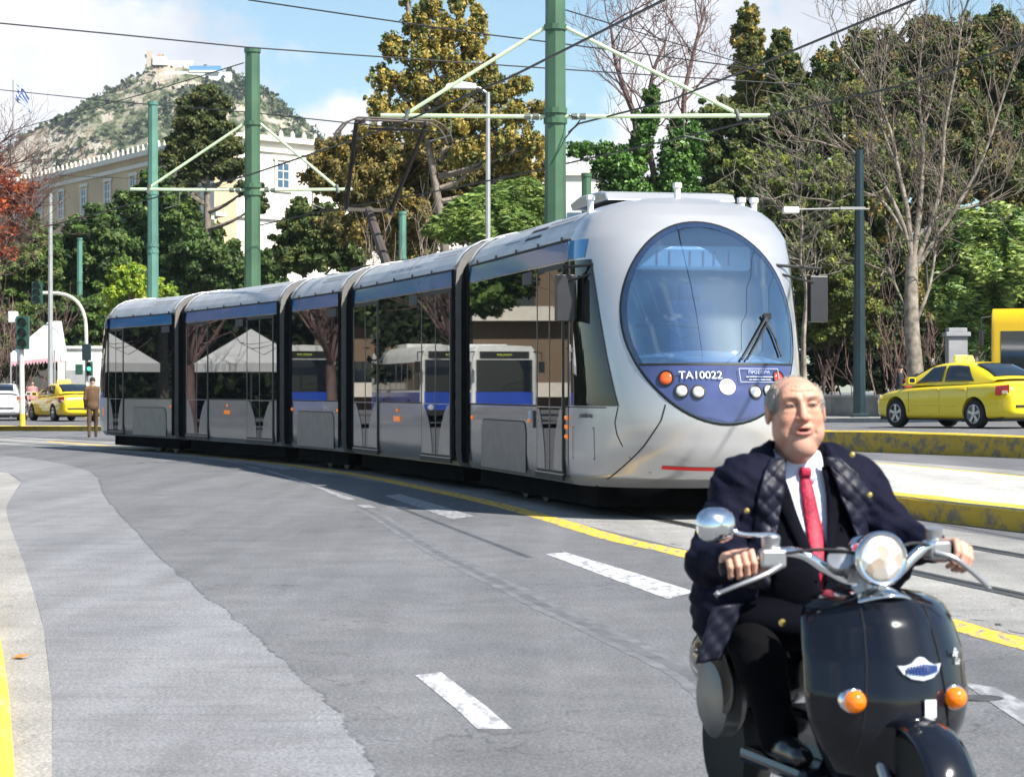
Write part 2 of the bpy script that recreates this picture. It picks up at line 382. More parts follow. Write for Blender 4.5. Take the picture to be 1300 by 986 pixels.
# tram track: near side curve of the tram X(Y), offsets to its right
TC = [-1.05218864e-04, -3.65327848e-03, -2.55379034e-01, -4.81855339e-01]
def nearX(Y):
    t = Y-30
    if Y > 54: t = 24; v = ((TC[0]*t+TC[1])*t+TC[2])*t+TC[3]; return v-0.60*(Y-54)
    if Y < 20: t = -10; v = ((TC[0]*t+TC[1])*t+TC[2])*t+TC[3]; return v+0.192*(20-Y)
    return ((TC[0]*t+TC[1])*t+TC[2])*t+TC[3]
def nearPt(Y, off=0.0):
    d = 0.01; sl = (nearX(Y+d)-nearX(Y-d))/(2*d); n = Vector((1, -sl, 0)).normalized()
    return Vector((nearX(Y), Y, 0))+n*off
ys = [6+0.8*i for i in range(120)]
ribbon('track_bed', [nearPt(y, 1.22)[:2] for y in ys], 3.3, 0.0006, M_track)
M_rail = mat('rail_steel', (0.16, 0.155, 0.15), 0.35, 0.8, var=0.25, vscale=8)
M_groove = mat('rail_groove', (0.012, 0.012, 0.013), 0.8)
def tracks(off, z0=0.0):
    for o_ in (off-0.74, off+0.74):
        t = MB(); g = MB()
        for dd, w, z, bb in ((0.0, 0.055, 0.0030, t), (0.062, 0.05, 0.0022, g), (-0.055, 0.03, 0.0018, g), (0.115, 0.03, 0.0028, t)):
            rows = [[nearPt(y, o_+dd-w/2)+Vector((0, 0, z+z0)), nearPt(y, o_+dd+w/2)+Vector((0, 0, z+z0))] for y in ys]
            bb.grid(rows)
        tag(t.build('rail', M_rail), kind='structure'); tag(g.build('rail_groove', M_groove), kind='structure')
tracks(1.30)
crk = [nearPt(12+0.12*i, -0.33+0.05*math.sin(i*0.7)+0.03*math.sin(i*2.3)) for i in range(70)]
ribbon('track_joint_crack', [c[:2] for c in crk], 0.03, 0.0010, M_tar, jit=0.95, seed=9, breaks=0.2)

# platform between the two tracks, with painted kerbs
ka = G(1300, 675); kb = G(1153, 657)            # foot of the near kerb
kd = (kb-ka).normalized()
kdir = kd
near_foot = [ka-kd*9, ka-kd*4, ka, kb, kb+Vector((-0.75, 3.2, 0)), kb+Vector((-1.7, 6.6, 0)), kb+Vector((-4.0, 14.0, 0)), kb+Vector((-7.6, 23.0, 0))]
fa = Vector((6.65, 30.9, 0)); fb = Vector((5.6, 36.3, 0)); fdv = (fb-fa).normalized()
far_edge = [fa-fdv*16, fa-fdv*6, fa, fb, fb+Vector((-2.6, 10, 0)), fb+Vector((-6.2, 20, 0))]
PH = 0.22
nf = smooth_pts(near_foot, 4); fe = smooth_pts(far_edge, 4)
sheet('platform', [p[:2] for p in nf]+[p[:2] for p in reversed(fe)], PH, M_pave, thick=PH)
def kerb_run(name, pts, w, z0, z1, side, top_m, face_m, label=None):
    """raised kerb stones: painted top and weathered face"""
    pts = [Vector((p[0], p[1], 0)) for p in pts]; b = MB(); rg = random.Random(len(pts)); rows = []
    for i, p in enumerate(pts):
        d = (pts[min(i+1, len(pts)-1)]-pts[max(i-1, 0)]).normalized(); n = Vector((-d.y, d.x, 0))*side; q = rg.uniform(-.006, .006)
        zz0 = z0 if not callable(z0) else z0(p); zz1 = z1 if not callable(z1) else z1(p)
        rows.append([p-n*0.012+Vector((0, 0, zz0)), p-n*0.012+Vector((0, 0, zz1-0.03+q)), p+n*0.018+Vector((0, 0, zz1+q)), p+n*w+Vector((0, 0, zz1+q)), p+n*w+Vector((0, 0, zz0))])
    for i in range(len(rows)-1):
        for j in range(4):
            b.mi = 1 if j == 0 else 0
            b.add([rows[i][j], rows[i+1][j], rows[i+1][j+1], rows[i][j+1]], [(0, 1, 2, 3)])
    return tag(b.build(name, [top_m, face_m]), kind='structure')
kerb_run('platform_kerb', nf, 0.32, -0.01, PH+0.006, -1, M_yelk, M_yelk2)
ribbon('platform_edge_line', [p[:2] for p in fe], 0.10, PH+0.0015, M_yelk)
# second track beyond the platform
ribbon('far_track_bed', [(p+Vector((1.75, 0.4, 0)))[:2] for p in fe], 3.3, 0.0012, M_track)
for dd in (1.05, 2.5):
    ribbon('rail', [(p+Vector((dd, 0.3, 0)))[:2] for p in fe], 0.09, 0.0025, M_groove)
# raised avenue beyond: a gently rising plane
def far_z(y): return 0.45+(y-46)*0.0115
wa = Vector((10.9, 44.6, 0)); wb = Vector((7.75, 50.6, 0)); wd = (wb-wa).normalized()
wall = [wa-wd*24, wa-wd*8, wa, wb, wb+wd*8, wb+wd*14, wb+wd*19, wb+wd*40]
wz = [0.38, .42, .44, .46, .40, .30, .24, .2]
def edge_z(p):
    best = min(range(len(wall)), key=lambda i: (wall[i]-p).length); 
    tt = (p-wa).dot(wd); return float(np.interp(tt, [(q-wa).dot(wd) for q in wall], wz))
wp = [wa+wd*(-24+1.0*i) for i in range(96)]
kerb_run('raised_kerb', wp, 0.30, -0.01, lambda p: edge_z(p)+0.006, -1, M_yelk, M_yelk2)
b = MB(); nrm = Vector((-wd.y, wd.x, 0))*-1; rows = []
for i in range(96):
    p = wp[i]; row = []
    for dd in (0.28, 6, 14, 24, 40, 90, 400):
        q = p+nrm*dd; z = edge_z(p)+0.0115*min(dd, 60)*0.9; row.append(Vector((q.x, q.y, z)))
    rows.append(row)
b.grid(rows); tag(b.build('avenue', M_asph), kind='structure')
def avenue_z(q):
    q = Vector((q[0], q[1], 0)); tt = (q-wa).dot(wd); dd = (q-wa).dot(nrm)
    return float(np.interp(tt, [(w_-wa).dot(wd) for w_ in wall], wz))+0.0115*min(max(dd, 0), 60)*0.9
# left-hand far side: yellow kerb and raised roadway under the parked taxi
def Gz(px, py, z): return G(px, py, z)
k0 = G(-60, 546.5); k1 = G(132, 547)
kl = [k0+(k1-k0)*(i/12) for i in range(-6, 25)]
kerb_run('roadside_kerb', kl, 0.3, -0.01, 0.17, 1, M_yelk, M_yelk)
b = MB(); b.add([(kl[0].x-40, kl[0].y+.3, .16), (kl[-1].x, kl[-1].y+.3, .16), (kl[-1].x-10, 400, .3), (-300, 400, .3)], [(0, 1, 2, 3)])
tag(b.build('side_road', M_asph), kind='structure')
# kerb at bottom left
kk = [G(0, 760), G(4, 790), G(12, 850), G(14, 900), G(16, 990)]
kk = smooth_pts([G(-36, 640), G(-28, 690), G(-17, 745), G(-7, 800), G(2, 860), G(7, 900), G(13, 990), G(17, 1080)], 4)
kerb_run('kerb', kk, 0.28, -0.01, 0.10, -1, M_yelk, M_yelk)
sheet('pavement', [(p.x-0.26, p.y) for p in kk]+[(-14, kk[-1].y), (-14, kk[0].y)], 0.09, M_pave, thick=0.09)
b = MB(); p = G(22, 836)
b.add([(p.x-.03, p.y, .006), (p.x, p.y+.05, .018), (p.x+.06, p.y+.02, .022), (p.x+.03, p.y-.04, .012)], [(0, 1, 2, 3)])
tag(b.build('fallen_leaf', mat('dry_leaf', (0.45, 0.2, 0.04), .7), solid=0.002), 'small dry orange leaf lying in the left gutter', 'leaf')
# far pavement and low wall behind the right-hand taxi
# ================================================================== the tram
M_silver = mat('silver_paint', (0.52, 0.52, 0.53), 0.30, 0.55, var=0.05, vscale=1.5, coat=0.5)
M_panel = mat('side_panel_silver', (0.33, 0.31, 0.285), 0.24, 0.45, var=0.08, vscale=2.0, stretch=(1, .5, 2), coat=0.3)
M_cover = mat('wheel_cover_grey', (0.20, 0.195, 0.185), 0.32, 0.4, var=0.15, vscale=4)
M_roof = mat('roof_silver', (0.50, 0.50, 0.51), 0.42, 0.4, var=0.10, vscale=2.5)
M_blue = mat('blue_band', (0.02, 0.20, 0.50), 0.15, 0.0, var=0.05, coat=0.8, spec=.4)
M_wglass = mat('tinted_window_glass', (0.008, 0.009, 0.01), 0.012, 0.0, var=0.1, ior=1.58, spec=0.5)
M_rub = mat('black_rubber', (0.012, 0.012, 0.013), 0.55, var=0.2)
M_bellow = mat('gangway_bellows', (0.008, 0.008, 0.009), 0.9, var=0.3, vscale=5, spec=.05)
M_line = mat('panel_gap', (0.02, 0.02, 0.02), 0.7)
M_vent = mat('vent_dark', (0.07, 0.07, 0.075), 0.6)
M_under = mat('undercarriage', (0.006, 0.006, 0.006), 0.95, var=0.4, spec=.05)
M_orange = mat('orange_lens', (0.85, 0.22, 0.02), 0.15, coat=0.6, emit=(1.0, 0.25, 0.02), estr=0.25)
M_red = mat('red_lens', (0.65, 0.05, 0.03), 0.15, coat=0.6)
M_steel = mat('brushed_steel', (0.6, 0.6, 0.6), 0.25, 0.9)
M_dblue = mat('blue_front_panel', (0.05, 0.065, 0.17), 0.16, 0.0, var=0.18, vscale=3.5, coat=0.8)
M_redp = mat('red_paint', (0.75, 0.02, 0.02), 0.4)
M_whitep = mat('white_letters', (0.8, 0.8, 0.82), 0.4)
HW = 1.22
PROF = [(1.16, .33), (1.205, .42), (HW, .60), (HW, 1.2), (HW, 2.0), (HW, 2.78), (1.205, 2.99), (1.195, 3.02), (1.155, 3.10), (1.08, 3.21), (0.96, 3.31), (0.80, 3.385), (.6, 3.43), (.4, 3.455), (.2, 3.465), (0, 3.47)]
def prof_at(v):
    n = len(PROF)-1; i = min(int(v*n), n-1); t = v*n-i; a, b_ = PROF[i], PROF[i+1]
    return a[0]+(b_[0]-a[0])*t, a[1]+(b_[1]-a[1])*t
def xs(z): return float(np.interp(z, [p[1] for p in PROF], [p[0] for p in PROF]))
tram = empty('tram', (2.2, 23.6, 0), label='long silver five-section tram with blue roofline band and oval windscreen, turning into the avenue', cat='tram')
def Npt(px):
    lo, hi = 18.0, 75.0
    for _ in range(60):
        m_ = (lo+hi)/2
        if nearX(m_)/m_*F+650 > px: lo = m_
        else: hi = m_
    return Vector((nearX(lo), lo, 0))
TIP = Vector((2.22, 23.45, 0))

def carriage(name, p_front, p_rear, hidden_off=True, axis=None):
    """local x = near side outwards, y = towards the nose, z up; origin at the rear end centre"""
    if axis is None:
        uu = (p_front-p_rear); Ln = uu.length; uu.normalize(); nn = Vector((uu.y, -uu.x, 0)); o0 = p_rear-nn*HW
    else:
        o0, uu, Ln = axis; nn = Vector((uu.y, -uu.x, 0))
    Mx = basis(o0-Vector(tram.location), nn, uu, (0, 0, 1))
    return Mx, Ln

def side_poly(b, pts, off, th, side=1):
    """flat panel on the side wall: pts in (y, z)"""
    if side > 0: b.prism([(HW+off, y, z) for y, z in pts], (th, 0, 0))
    else: b.prism([(-HW-off, y, z) for y, z in pts], (-th, 0, 0))
def rrect(y0, y1, z0, z1, r=0.08, n=4, corners='1111'):
    pts = []
    for k, (cy, cz, a0) in enumerate(((y1-r, z1-r, 0), (y0+r, z1-r, 90), (y0+r, z0+r, 180), (y1-r, z0+r, 270))):
        if corners[k] == '1': pts += [(cy+r*math.cos(R(a0+90*i/n)), cz+r*math.sin(R(a0+90*i/n))) for i in range(n+1)]
        else: pts.append(((y1, y0, y0, y1)[k], (z1, z1, z0, z0)[k]))
    return pts

def nose_L(v, z):
    return float(np.interp(z, [.33, .45, .7, 1.0, 1.3, 1.7, 2.1, 2.5, 2.8, 3.05, 3.25, 3.38, 3.45, 3.47], [1.30, 1.62, 1.80, 1.86, 1.84, 1.72, 1.52, 1.27, 1.05, .85, .66, .48, .32, .18]))
NE = 2.45
def nose_w(z): return xs(z)
def nose_y(a, z):
    w = nose_w(z); t = min(abs(a)/w, 0.9999); return nose_L(0, z)*(1-t**NE)**(1/NE)
OC, OA, OB = 2.08, 0.93, 1.07            # the oval: centre height, half width, half height
def in_oval(a, z, k=1.0): return (a/(OA*k))**2+((z-OC)/(OB*k))**2 < 1

def make_nose(car, y0, sgn=1, full=True):
    """nose shell as part; y0 = where the straight body ends; sgn=-1 for the tail"""
    b = MB(); nv, nu = 90, 72; rows = []
    for i in range(nv+1):
        x, z = prof_at(i/nv); x = max(x, 0.0); row = []; Lz = nose_L(0, z)
        for j in range(nu+1):
            t = math.pi*j/nu; c, s_ = math.cos(t), math.sin(t)
            row.append((x*math.copysign(abs(c)**(2/NE), c), y0+sgn*Lz*abs(s_)**(2/NE), z))
        rows.append(row)
    b.grid(rows)
    # leave the windscreen open
    keep = []
    for f in b.f:
        c = [sum(b.v[i][k] for i in f)/4 for k in range(3)]
        keep.append(not (in_oval(c[0], c[2], 0.975) and abs(c[1]-y0) > 0.3 and c[2] > 1.66))
    b.f = [f for f, k in zip(b.f, keep) if k]; b.m = [0]*len(b.f)
    return b

def on_nose(a, z, y0, sgn, off=0.0):
    e = 0.01; y = nose_y(a, z)
    dya = (nose_y(a+e, z)-nose_y(a-e, z))/(2*e); dyz = (nose_y(a, z+e)-nose_y(a, z-e))/(2*e)
    n = Vector((-dya, 1.0, -dyz)).normalized(); p = Vector((a, y, z))+n*off
    return Vector((p.x, y0+sgn*p.y, p.z))

M_ws = glass_mat('windscreen_glass', (0.50, 0.70, 0.95), 0.42, 0.015, (0.72, 0.88, 1.0))
M_frit = mat('windscreen_border', (0.015, 0.03, 0.07), 0.04, var=0.1, ior=1.7, coat=1.0)

def nose_parts(car, y0, sgn):
    shell = make_nose(car, y0, sgn).build('front_shell', M_silver, car, smooth=50)
    # windscreen glass and dark border ring, laid 8 mm proud of the shell
    na = 72
    def ringpt(k, i, off): t = 2*math.pi*i/na; return on_nose(OA*k*math.cos(t), OC+OB*k*math.sin(t), y0, sgn, off)
    b = MB(); rows = []
    for k in (1.0, 0.98, 0.965, 0.95): rows.append([ringpt(k, i, 0.010) for i in range(na)])
    b.grid(rows, closed=True)
    b.build('windscreen_border', M_frit, shell, smooth=60)
    b = MB(); rows = []
    for k in (0.996, 1.018): rows.append([ringpt(k, i, 0.012 if k < 1 else 0.004) for i in range(na)])
    b.grid(rows, closed=True); b.build('windscreen_seal', M_rub, shell, smooth=60)
    b = MB(); ZP = 1.62
    rows = []
    for i in range(31):
        z = ZP+(OC+OB*0.955-ZP)*i/30; wv = OA*0.955*math.sqrt(max(0, 1-((z-OC)/(OB*0.955))**2)); rows.append([on_nose(wv*(-1+2*j/30), z, y0, sgn, 0.008) for j in range(31)])
    b.grid(rows); b.build('windscreen', M_ws, shell, smooth=60)
    b = MB(); rows = []
    for i in range(17):
        z = OC-OB*0.985+(ZP-OC+OB*0.985)*i/16; wv = OA*0.985*math.sqrt(max(0, 1-((z-OC)/(OB*0.985))**2)); rows.append([on_nose(wv*(-1+2*j/30), z, y0, sgn, 0.016) for j in range(31)])
    b.grid(rows); b.build('lower_front_panel', M_dblue, shell, smooth=60)
    b = MB(); wv = OA*0.985*math.sqrt(1-((ZP-OC)/(OB*0.985))**2)
    b.grid([[on_nose(wv*(-1+2*j/30), ZP+dz_, y0, sgn, 0.019) for j in range(31)] for dz_ in (-.012, .010)]); b.build('panel_trim', M_rub, shell)
    return shell

def nose_frame(a, z, y0, sgn, off):
    p = on_nose(a, z, y0, sgn, off); e = 0.02
    ta = (on_nose(a-e*sgn, z, y0, sgn, off)-on_nose(a+e*sgn, z, y0, sgn, off)).normalized()   # reading direction seen from the front
    tz = (on_nose(a, z+e, y0, sgn, off)-on_nose(a, z-e, y0, sgn, off)).normalized()
    n = ta.cross(tz).normalized(); tz = n.cross(ta); return basis(p, ta, tz, n)

def add_side(car, Ln, y_lo, y_hi, doors, covers, vents=(), front=False):
    """windows, bands, doors etc. on both sides of one carriage"""
    dls = sorted(doors)
    for side in (1, -1):
        # window glass between the doors
        edges = [y_lo]; 
        for d in dls: edges += [d[0], d[1]]
        edges.append(y_hi)
        for i in range(0, len(edges), 2):
            a, c = edges[i], edges[i+1]
            if c-a < 0.12: continue
            b = MB(); side_poly(b, [(a+.012, 1.19), (c-.012, 1.19), (c-.012, 2.765), (a+.012, 2.765)], 0.002, 0.008, side)
            w = b.build('window', M_wglass, car)
            if c-a > 1.2:
                q = MB(); 
                side_poly(q, [(c-.75, 2.60), (c-.25, 2.60), (c-.25, 2.74), (c-.75, 2.74)], 0.011, 0.004, side)
                for k in range(5): side_poly(q, [(c-.72, 2.612+.026*k), (c-.28, 2.612+.026*k), (c-.28, 2.625+.026*k), (c-.72, 2.625+.026*k)], 0.016, 0.003, side)
                q.build('window_vent', M_vent, car)
        b = MB()
        for ya_, yb_ in ((y_lo-.02, y_lo+.12),)+(((y_hi-.10, y_hi+.05),) if not front else ()): e_ = MB(); side_poly(e_, [(ya_, .40), (yb_, .40), (yb_, 2.99), (ya_, 2.99)], 0.011, 0.006, side); e_.build('end_strip', M_bellow, car)
        b = MB()
        xa, xb = (HW+.003), (1.205+.003)
        b.prism([(side*xa, y_lo, 2.782), (side*xa, y_hi, 2.782), (side*xb, y_hi, 2.985), (side*xb, y_lo, 2.985)], (side*0.006, 0, 0))
        b.build('blue_band', M_blue, car)
        b = MB(); b.box((side*1.205, (y_lo+y_hi)/2, 3.003), (0.035, y_hi-y_lo, 0.022))
        k = y_lo+0.6
        while k < y_hi-0.3: b.box((side*1.218, k, 3.02), (.02, .05, .06)); k += 1.15
        b.build('gutter', M_line, car)
        b = MB(); side_poly(b, [(y_lo, 1.168), (y_hi, 1.168), (y_hi, 1.186), (y_lo, 1.186)], 0.002, 0.006, side); 
        for y in (y_lo+.02, y_hi-.02): side_poly(b, [(y-.006, .40), (y+.006, .40), (y+.006, 1.166), (y-.006, 1.166)], 0.0, 0.004, side)
        k = y_lo
        if covers:
            pass
        b.build('panel_seam', M_line, car)
        for (d0, d1, leaves) in dls:
            door(car, d0, d1, leaves, side)
        for (c0, c1) in covers:
            q = MB(); side_poly(q, [(c0-.015, .36)]+[p for p in rrect(c0-.015, c1+.015, .36, .995, .16, 5, '1100') if p[1] > .5][::1]+[(c1+.015, .36)], 0.001, 0.004, side)
            pts = [p for p in rrect(c0, c1, .375, .98, .15, 5, '1100')]
            o = MB(); side_poly(o, pts, 0.0, 0.012, side)
            if True:
                fr = MB(); side_poly(fr, rrect(c0-.014, c1+.014, .37, .994, .155, 5, '1100'), 0.0, 0.006, side); fr.build('cover_gap', M_line, car)
            o.build('wheel_cover', M_cover, car, bevel=0.004)
    # roof seams, perforations, vents
    b = MB(); g = MB()
    for y in (y_lo+0.55*(y_hi-y_lo),):
        b.grid([[Vector((x_*1.002, y+dy_, z_+.004)) for dy_ in (-.008, .008)] for x_, z_ in [(p[0]*s_, p[1]) for s_ in (1,) for p in PROF[8:]]])
    for side in (1, -1):
        for (a, c) in ((0.22, 0.42),):
            for row in range(2):
                v = (9.15+row*0.55)/15
                for k in range(12):
                    y = y_hi-0.55-k*0.11
                    if y < y_lo+.3: break
                    x_, z_ = prof_at(v); x2, z2 = prof_at(v+.018)
                    g.add([(side*(x_+.003), y, z_+.004), (side*(x_+.003), y+.035, z_+.004), (side*(x2+.003), y+.05, z2+.004), (side*(x2+.003), y+.015, z2+.004)], [(0, 1, 2, 3)])
        for (v0, v1) in vents:
            x_, z_ = prof_at(8.6/15); x2, z2 = prof_at(10.4/15)
            n = int((v1-v0)/.075)
            for k in range(n):
                y = v0+k*.075
                g.add([(side*(x_+.004), y, z_+.004), (side*(x_+.004), y+.045, z_+.004), (side*(x2+.004), y+.045, z2+.006), (side*(x2+.004), y, z2+.006)], [(0, 1, 2, 3)])
    if b.f: b.build('roof_seam', M_vent, car)
    tag(g.build('roof_louvre', M_vent, car), kind='stuff')
    # pale raised lip at both ends of the roof
    for y in ((y_hi-.05,) if not front else ())+((y_lo+.05,)):
        l = MB(); pr = [p for p in PROF if p[1] >= 3.02]; ring = [(p[0]+.02, p[1]+.018) for p in pr]+[(-p[0]-.02, p[1]+.018) for p in reversed(pr)]
        l.grid([[Vector((x_, y-.05, z_)) for x_, z_ in ring], [Vector((x_, y+.05, z_)) for x_, z_ in ring]]); l.build('roof_lip', M_silver, car, smooth=40, solid=0.02)

def door(car, d0, d1, leaves, side):
    b = MB(); b.mi = 1
    side_poly(b, rrect(d0, d1, .40, 2.76, .10, 4, '1100'), 0.001, 0.010, side)                 # black frame
    b.mi = 0
    step = (d1-d0-.10)/leaves
    for k in range(leaves):
        a = d0+.05+k*step+.012; c = a+step-.024
        side_poly(b, [(a, .46), (c, .46), (c, 2.70), (a, 2.70)], 0.012, 0.006, side)
    b.mi = 2
    mid = (d0+d1)/2
    for s_ in (-1, 1):                                                                          # silver fins low down
        e = mid+s_*((d1-d0)/2-.06); w = (d1-d0)/2-.10 if leaves > 1 else (d1-d0)*.36
        pts = [(e, .47), (e-s_*w*.80, .47)]+[(e-s_*w*(.80-.62*(t/7)**2.2), .47+.68*t/7) for t in range(1, 8)]+[(e, 1.15)]
        if (s_ > 0): pts = pts[::-1]
        side_poly(b, pts, 0.019, 0.005, side)
    side_poly(b, [(d0+.05, 1.16), (d1-.05, 1.16), (d1-.05, 1.175), (d0+.05, 1.175)], 0.019, 0.004, side)
    for y in (d0+.03, d1-.045, mid-.007):
        side_poly(b, [(y, .46), (y+.012, .46), (y+.012, 2.70), (y, 2.70)], 0.0195, 0.005, side)
    b.mi = 1; side_poly(b, [(d0-.02, .36), (d1+.02, .36), (d1+.02, .42), (d0-.02, .42)], 0.001, 0.03, side)
    b.mi = 2; side_poly(b, [(d0, .421), (d1, .421), (d1, .435), (d0, .435)], 0.001, 0.032, side)
    b.build('door', [M_wglass, M_rub, M_panel], car)

def body(car_name, Mx, y_lo, y_hi):
    b = MB(); rows = []
    ring = PROF+[(-p[0], p[1]) for p in reversed(PROF[:-1])]
    ring = ring+[(-1.0, .30), (1.0, .30)]
    n = len(ring)
    ysn = [y_lo, y_hi]
    vs = [(x, y, z) for y in ysn for x, z in ring]
    for j in range(n):
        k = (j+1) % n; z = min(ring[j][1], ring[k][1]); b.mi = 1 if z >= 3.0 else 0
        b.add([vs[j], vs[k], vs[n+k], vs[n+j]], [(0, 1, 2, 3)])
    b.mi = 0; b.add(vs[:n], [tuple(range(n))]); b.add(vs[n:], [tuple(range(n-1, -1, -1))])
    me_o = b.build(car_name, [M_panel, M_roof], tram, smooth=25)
    bm = bmesh.new(); bm.from_mesh(me_o.data); bmesh.ops.remove_doubles(bm, verts=bm.verts, dist=1e-5); bm.to_mesh(me_o.data); bm.free()
    me_o.data.set_sharp_from_angle(angle=R(28))
    me_o.matrix_local = Mx
    return me_o

def marker(b, y, z, r=0.03, side=1):
    b.lathe([(r, 0), (r, .012), (r*.6, .022), (0, .026)], (side*(HW+.001), y, z), (side, 0, 0), 12)
def bogie(car, yc):
    b = MB(); b.mi = 1; b.box((0, yc, .36), (1.7, 1.9, .3)); b.mi = 0
    for s_ in (-1, 1):
        for k in (-.55, .55): b.lathe([(.0, -.06), (.28, -.06), (.30, -.05), (.30, .05), (.25, .06), (.12, .03), (0, .03)], (s_*.76, yc+k, .30), (s_, 0, 0), 24)
    b.build('bogie', [M_steel_d, M_under], car, smooth=35)
M_steel_d = mat('wheel_steel', (0.12, 0.115, 0.11), 0.5, 0.5, var=0.3)

# ---- the five sections
ends = [(137, 222), (233, 355.5), (368, 433.5), (447, 578.5)]      # photo columns of rear and front edge on the near side
cars = []
for (pa, pb) in ends:
    A, B = Npt(pa), Npt(pb); Mx, Ln = carriage('x', B, A); cars.append((Mx, Ln))
ga = Npt(594); 
cA = nearPt(ga.y, HW); uA = (TIP-cA).normalized(); LA = (TIP-cA).length
MxA, _ = carriage('a', None, None, axis=(cA, uA, LA))
def yloc(Mx, px):
    """along-car position seen at photo column px on the near side"""
    o0 = Mx.translation+Vector(tram.location); uu = Mx.col[1].to_3d(); nn = Mx.col[0].to_3d(); base = o0+nn*HW
    k = (px-650)/F; return (k*base.y-base.x)/(uu.x-k*uu.y)

# section one (tail)
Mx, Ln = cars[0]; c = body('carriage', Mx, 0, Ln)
add_side(c, Ln, 0.02, Ln-.06, [(yloc(Mx, 138.5), yloc(Mx, 157.5), 1)], [(yloc(Mx, 169), yloc(Mx, 211))])
b = MB(); marker(b, yloc(Mx, 217), 1.02); b.build('marker_light', M_orange, c); bogie(c, (yloc(Mx, 169)+yloc(Mx, 211))/2)
tail = make_nose(c, 0, -1).build('rear_shell', M_silver, c, smooth=50)
b = MB(); rows = []
for i in range(25):
    t = 2*math.pi*i/24; 
na = 48
b = MB(); b.grid([[on_nose(OA*k*math.cos(2*math.pi*i/na), OC+OB*k*math.sin(2*math.pi*i/na), 0, -1, 0.01) for i in range(na)] for k in (1.0, .85, .6, .3, .02)], closed=True)
b.build('rear_window', M_frit, c, smooth=60)
for s_ in (1, -1):
    b = MB(); 
    def tp(y, z, off=.006):
        t = min(abs(y)/nose_L(0, z), .995); w = nose_w(z)*(1-t**NE)**(1/NE); return Vector((s_*(w+off), -y, z))
    b.grid([[tp(y, z) for y in [0.0+.08*k for k in range(9)]] for z in [1.19+.1*k for k in range(17)]]); b.build('cab_window', M_wglass, c, smooth=60)
    b = MB(); b.grid([[tp(y, z) for y in [0.0+.08*k for k in range(7)]] for z in (2.80, 2.88, 2.985)]); b.build('blue_band', M_blue, c, smooth=60)
b = MB(); 
for z in (.92, .82): b.lathe([(.045, 0), (.045, .015), (0, .03)], tp_ if False else (HW*.985, -.35, z), (1, -.1, 0), 12)
b.build('turn_light', M_orange, c)

# section two
Mx, Ln = cars[1]; c = body('carriage', Mx, 0, Ln)
add_side(c, Ln, 0.06, Ln-.06, [(yloc(Mx, 237.5), yloc(Mx, 265), 2), (yloc(Mx, 314), yloc(Mx, 348), 2)], [])
b = MB(); y = yloc(Mx, 289); b.lathe([(.03, 0), (.03, .02), (0, .03)], (HW, y, 1.06), (1, 0, 0), 12); b.box((HW+.01, y-.02, .93), (.03, .34, .08)); b.build('turn_light', M_orange, c, bevel=.01)
# section three
Mx, Ln = cars[2]; c = body('carriage', Mx, 0, Ln)
add_side(c, Ln, 0.06, Ln-.06, [], [(yloc(Mx, 378), yloc(Mx, 424))])
for px_ in (371, 429): b = MB(); marker(b, yloc(Mx, px_), 1.02); b.build('marker_light', M_orange, c)
bogie(c, (yloc(Mx, 378)+yloc(Mx, 424))/2)
# section four, with pantograph
Mx, Ln = cars[3]; c4 = body('carriage', Mx, 0, Ln)
yv = yloc(Mx, 488)
add_side(c4, Ln, 0.06, Ln-.06, [(yloc(Mx, 450), yloc(Mx, 481), 2), (yloc(Mx, 536), yloc(Mx, 574), 2)], [], vents=[(yv, yv+.42), (yv+.5, yv+.92), (yv+1.0, yv+1.42), (yv+1.5, yv+1.92)])
b = MB(); y = yloc(Mx, 505); b.lathe([(.03, 0), (.03, .02), (0, .03)], (HW, y, 1.06), (1, 0, 0), 12); b.box((HW+.01, y-.02, .93), (.03, .34, .08)); b.build('turn_light', M_orange, c4, bevel=.01)
# front section
carA = body('carriage', MxA, 0, LA-1.86)
y0A = LA-1.86
yd0, yd1 = yloc(MxA, 683), yloc(MxA, 717)
yv = yloc(MxA, 633)
add_side(carA, LA, 0.06, y0A-.01, [(yd0, yd1, 1)], [(yloc(MxA, 612), yloc(MxA, 668))], vents=[(yv-.15, yv+.75)], front=True)
b = MB(); x_, z_ = prof_at(8.4/15); x2, z2 = prof_at(9.6/15)
for s_ in (1, -1):
    b.add([(s_*(x_+.005), yv+1.05, z_+.004), (s_*(x_+.005), yv+1.85, z_+.004), (s_*(x2+.005), yv+1.85, z2+.006), (s_*(x2+.005), yv+1.05, z2+.006)], [(0, 1, 2, 3)])
b.build('roof_grille', M_line, carA)
for z in (1.055, .955, .85): b = MB(); b.box((HW+.012, yd1+.12, z), (.03, .085, .05)); b.build('turn_light', M_orange, carA, bevel=.012)
for px_, r_ in ((600, .03), (672, .022)): b = MB(); marker(b, yloc(MxA, px_), 1.0, r_); b.build('marker_light', M_orange, carA)
b = MB(); b.box((HW+.006, yd0-.18, 1.02), (.012, .10, .20)); b.build('door_button', M_rub, carA, bevel=.004)
b = MB(); side_poly(b, rrect(yd0-.48, yd0-.34, 1.0, 1.12, .01, 2), .001, .003, 1); b.build('sticker', mat('pale_sticker', (.45, .55, .68), .5), carA)
bogie(carA, (yloc(MxA, 612)+yloc(MxA, 668))/2)
shell = nose_parts(carA, y0A, 1)

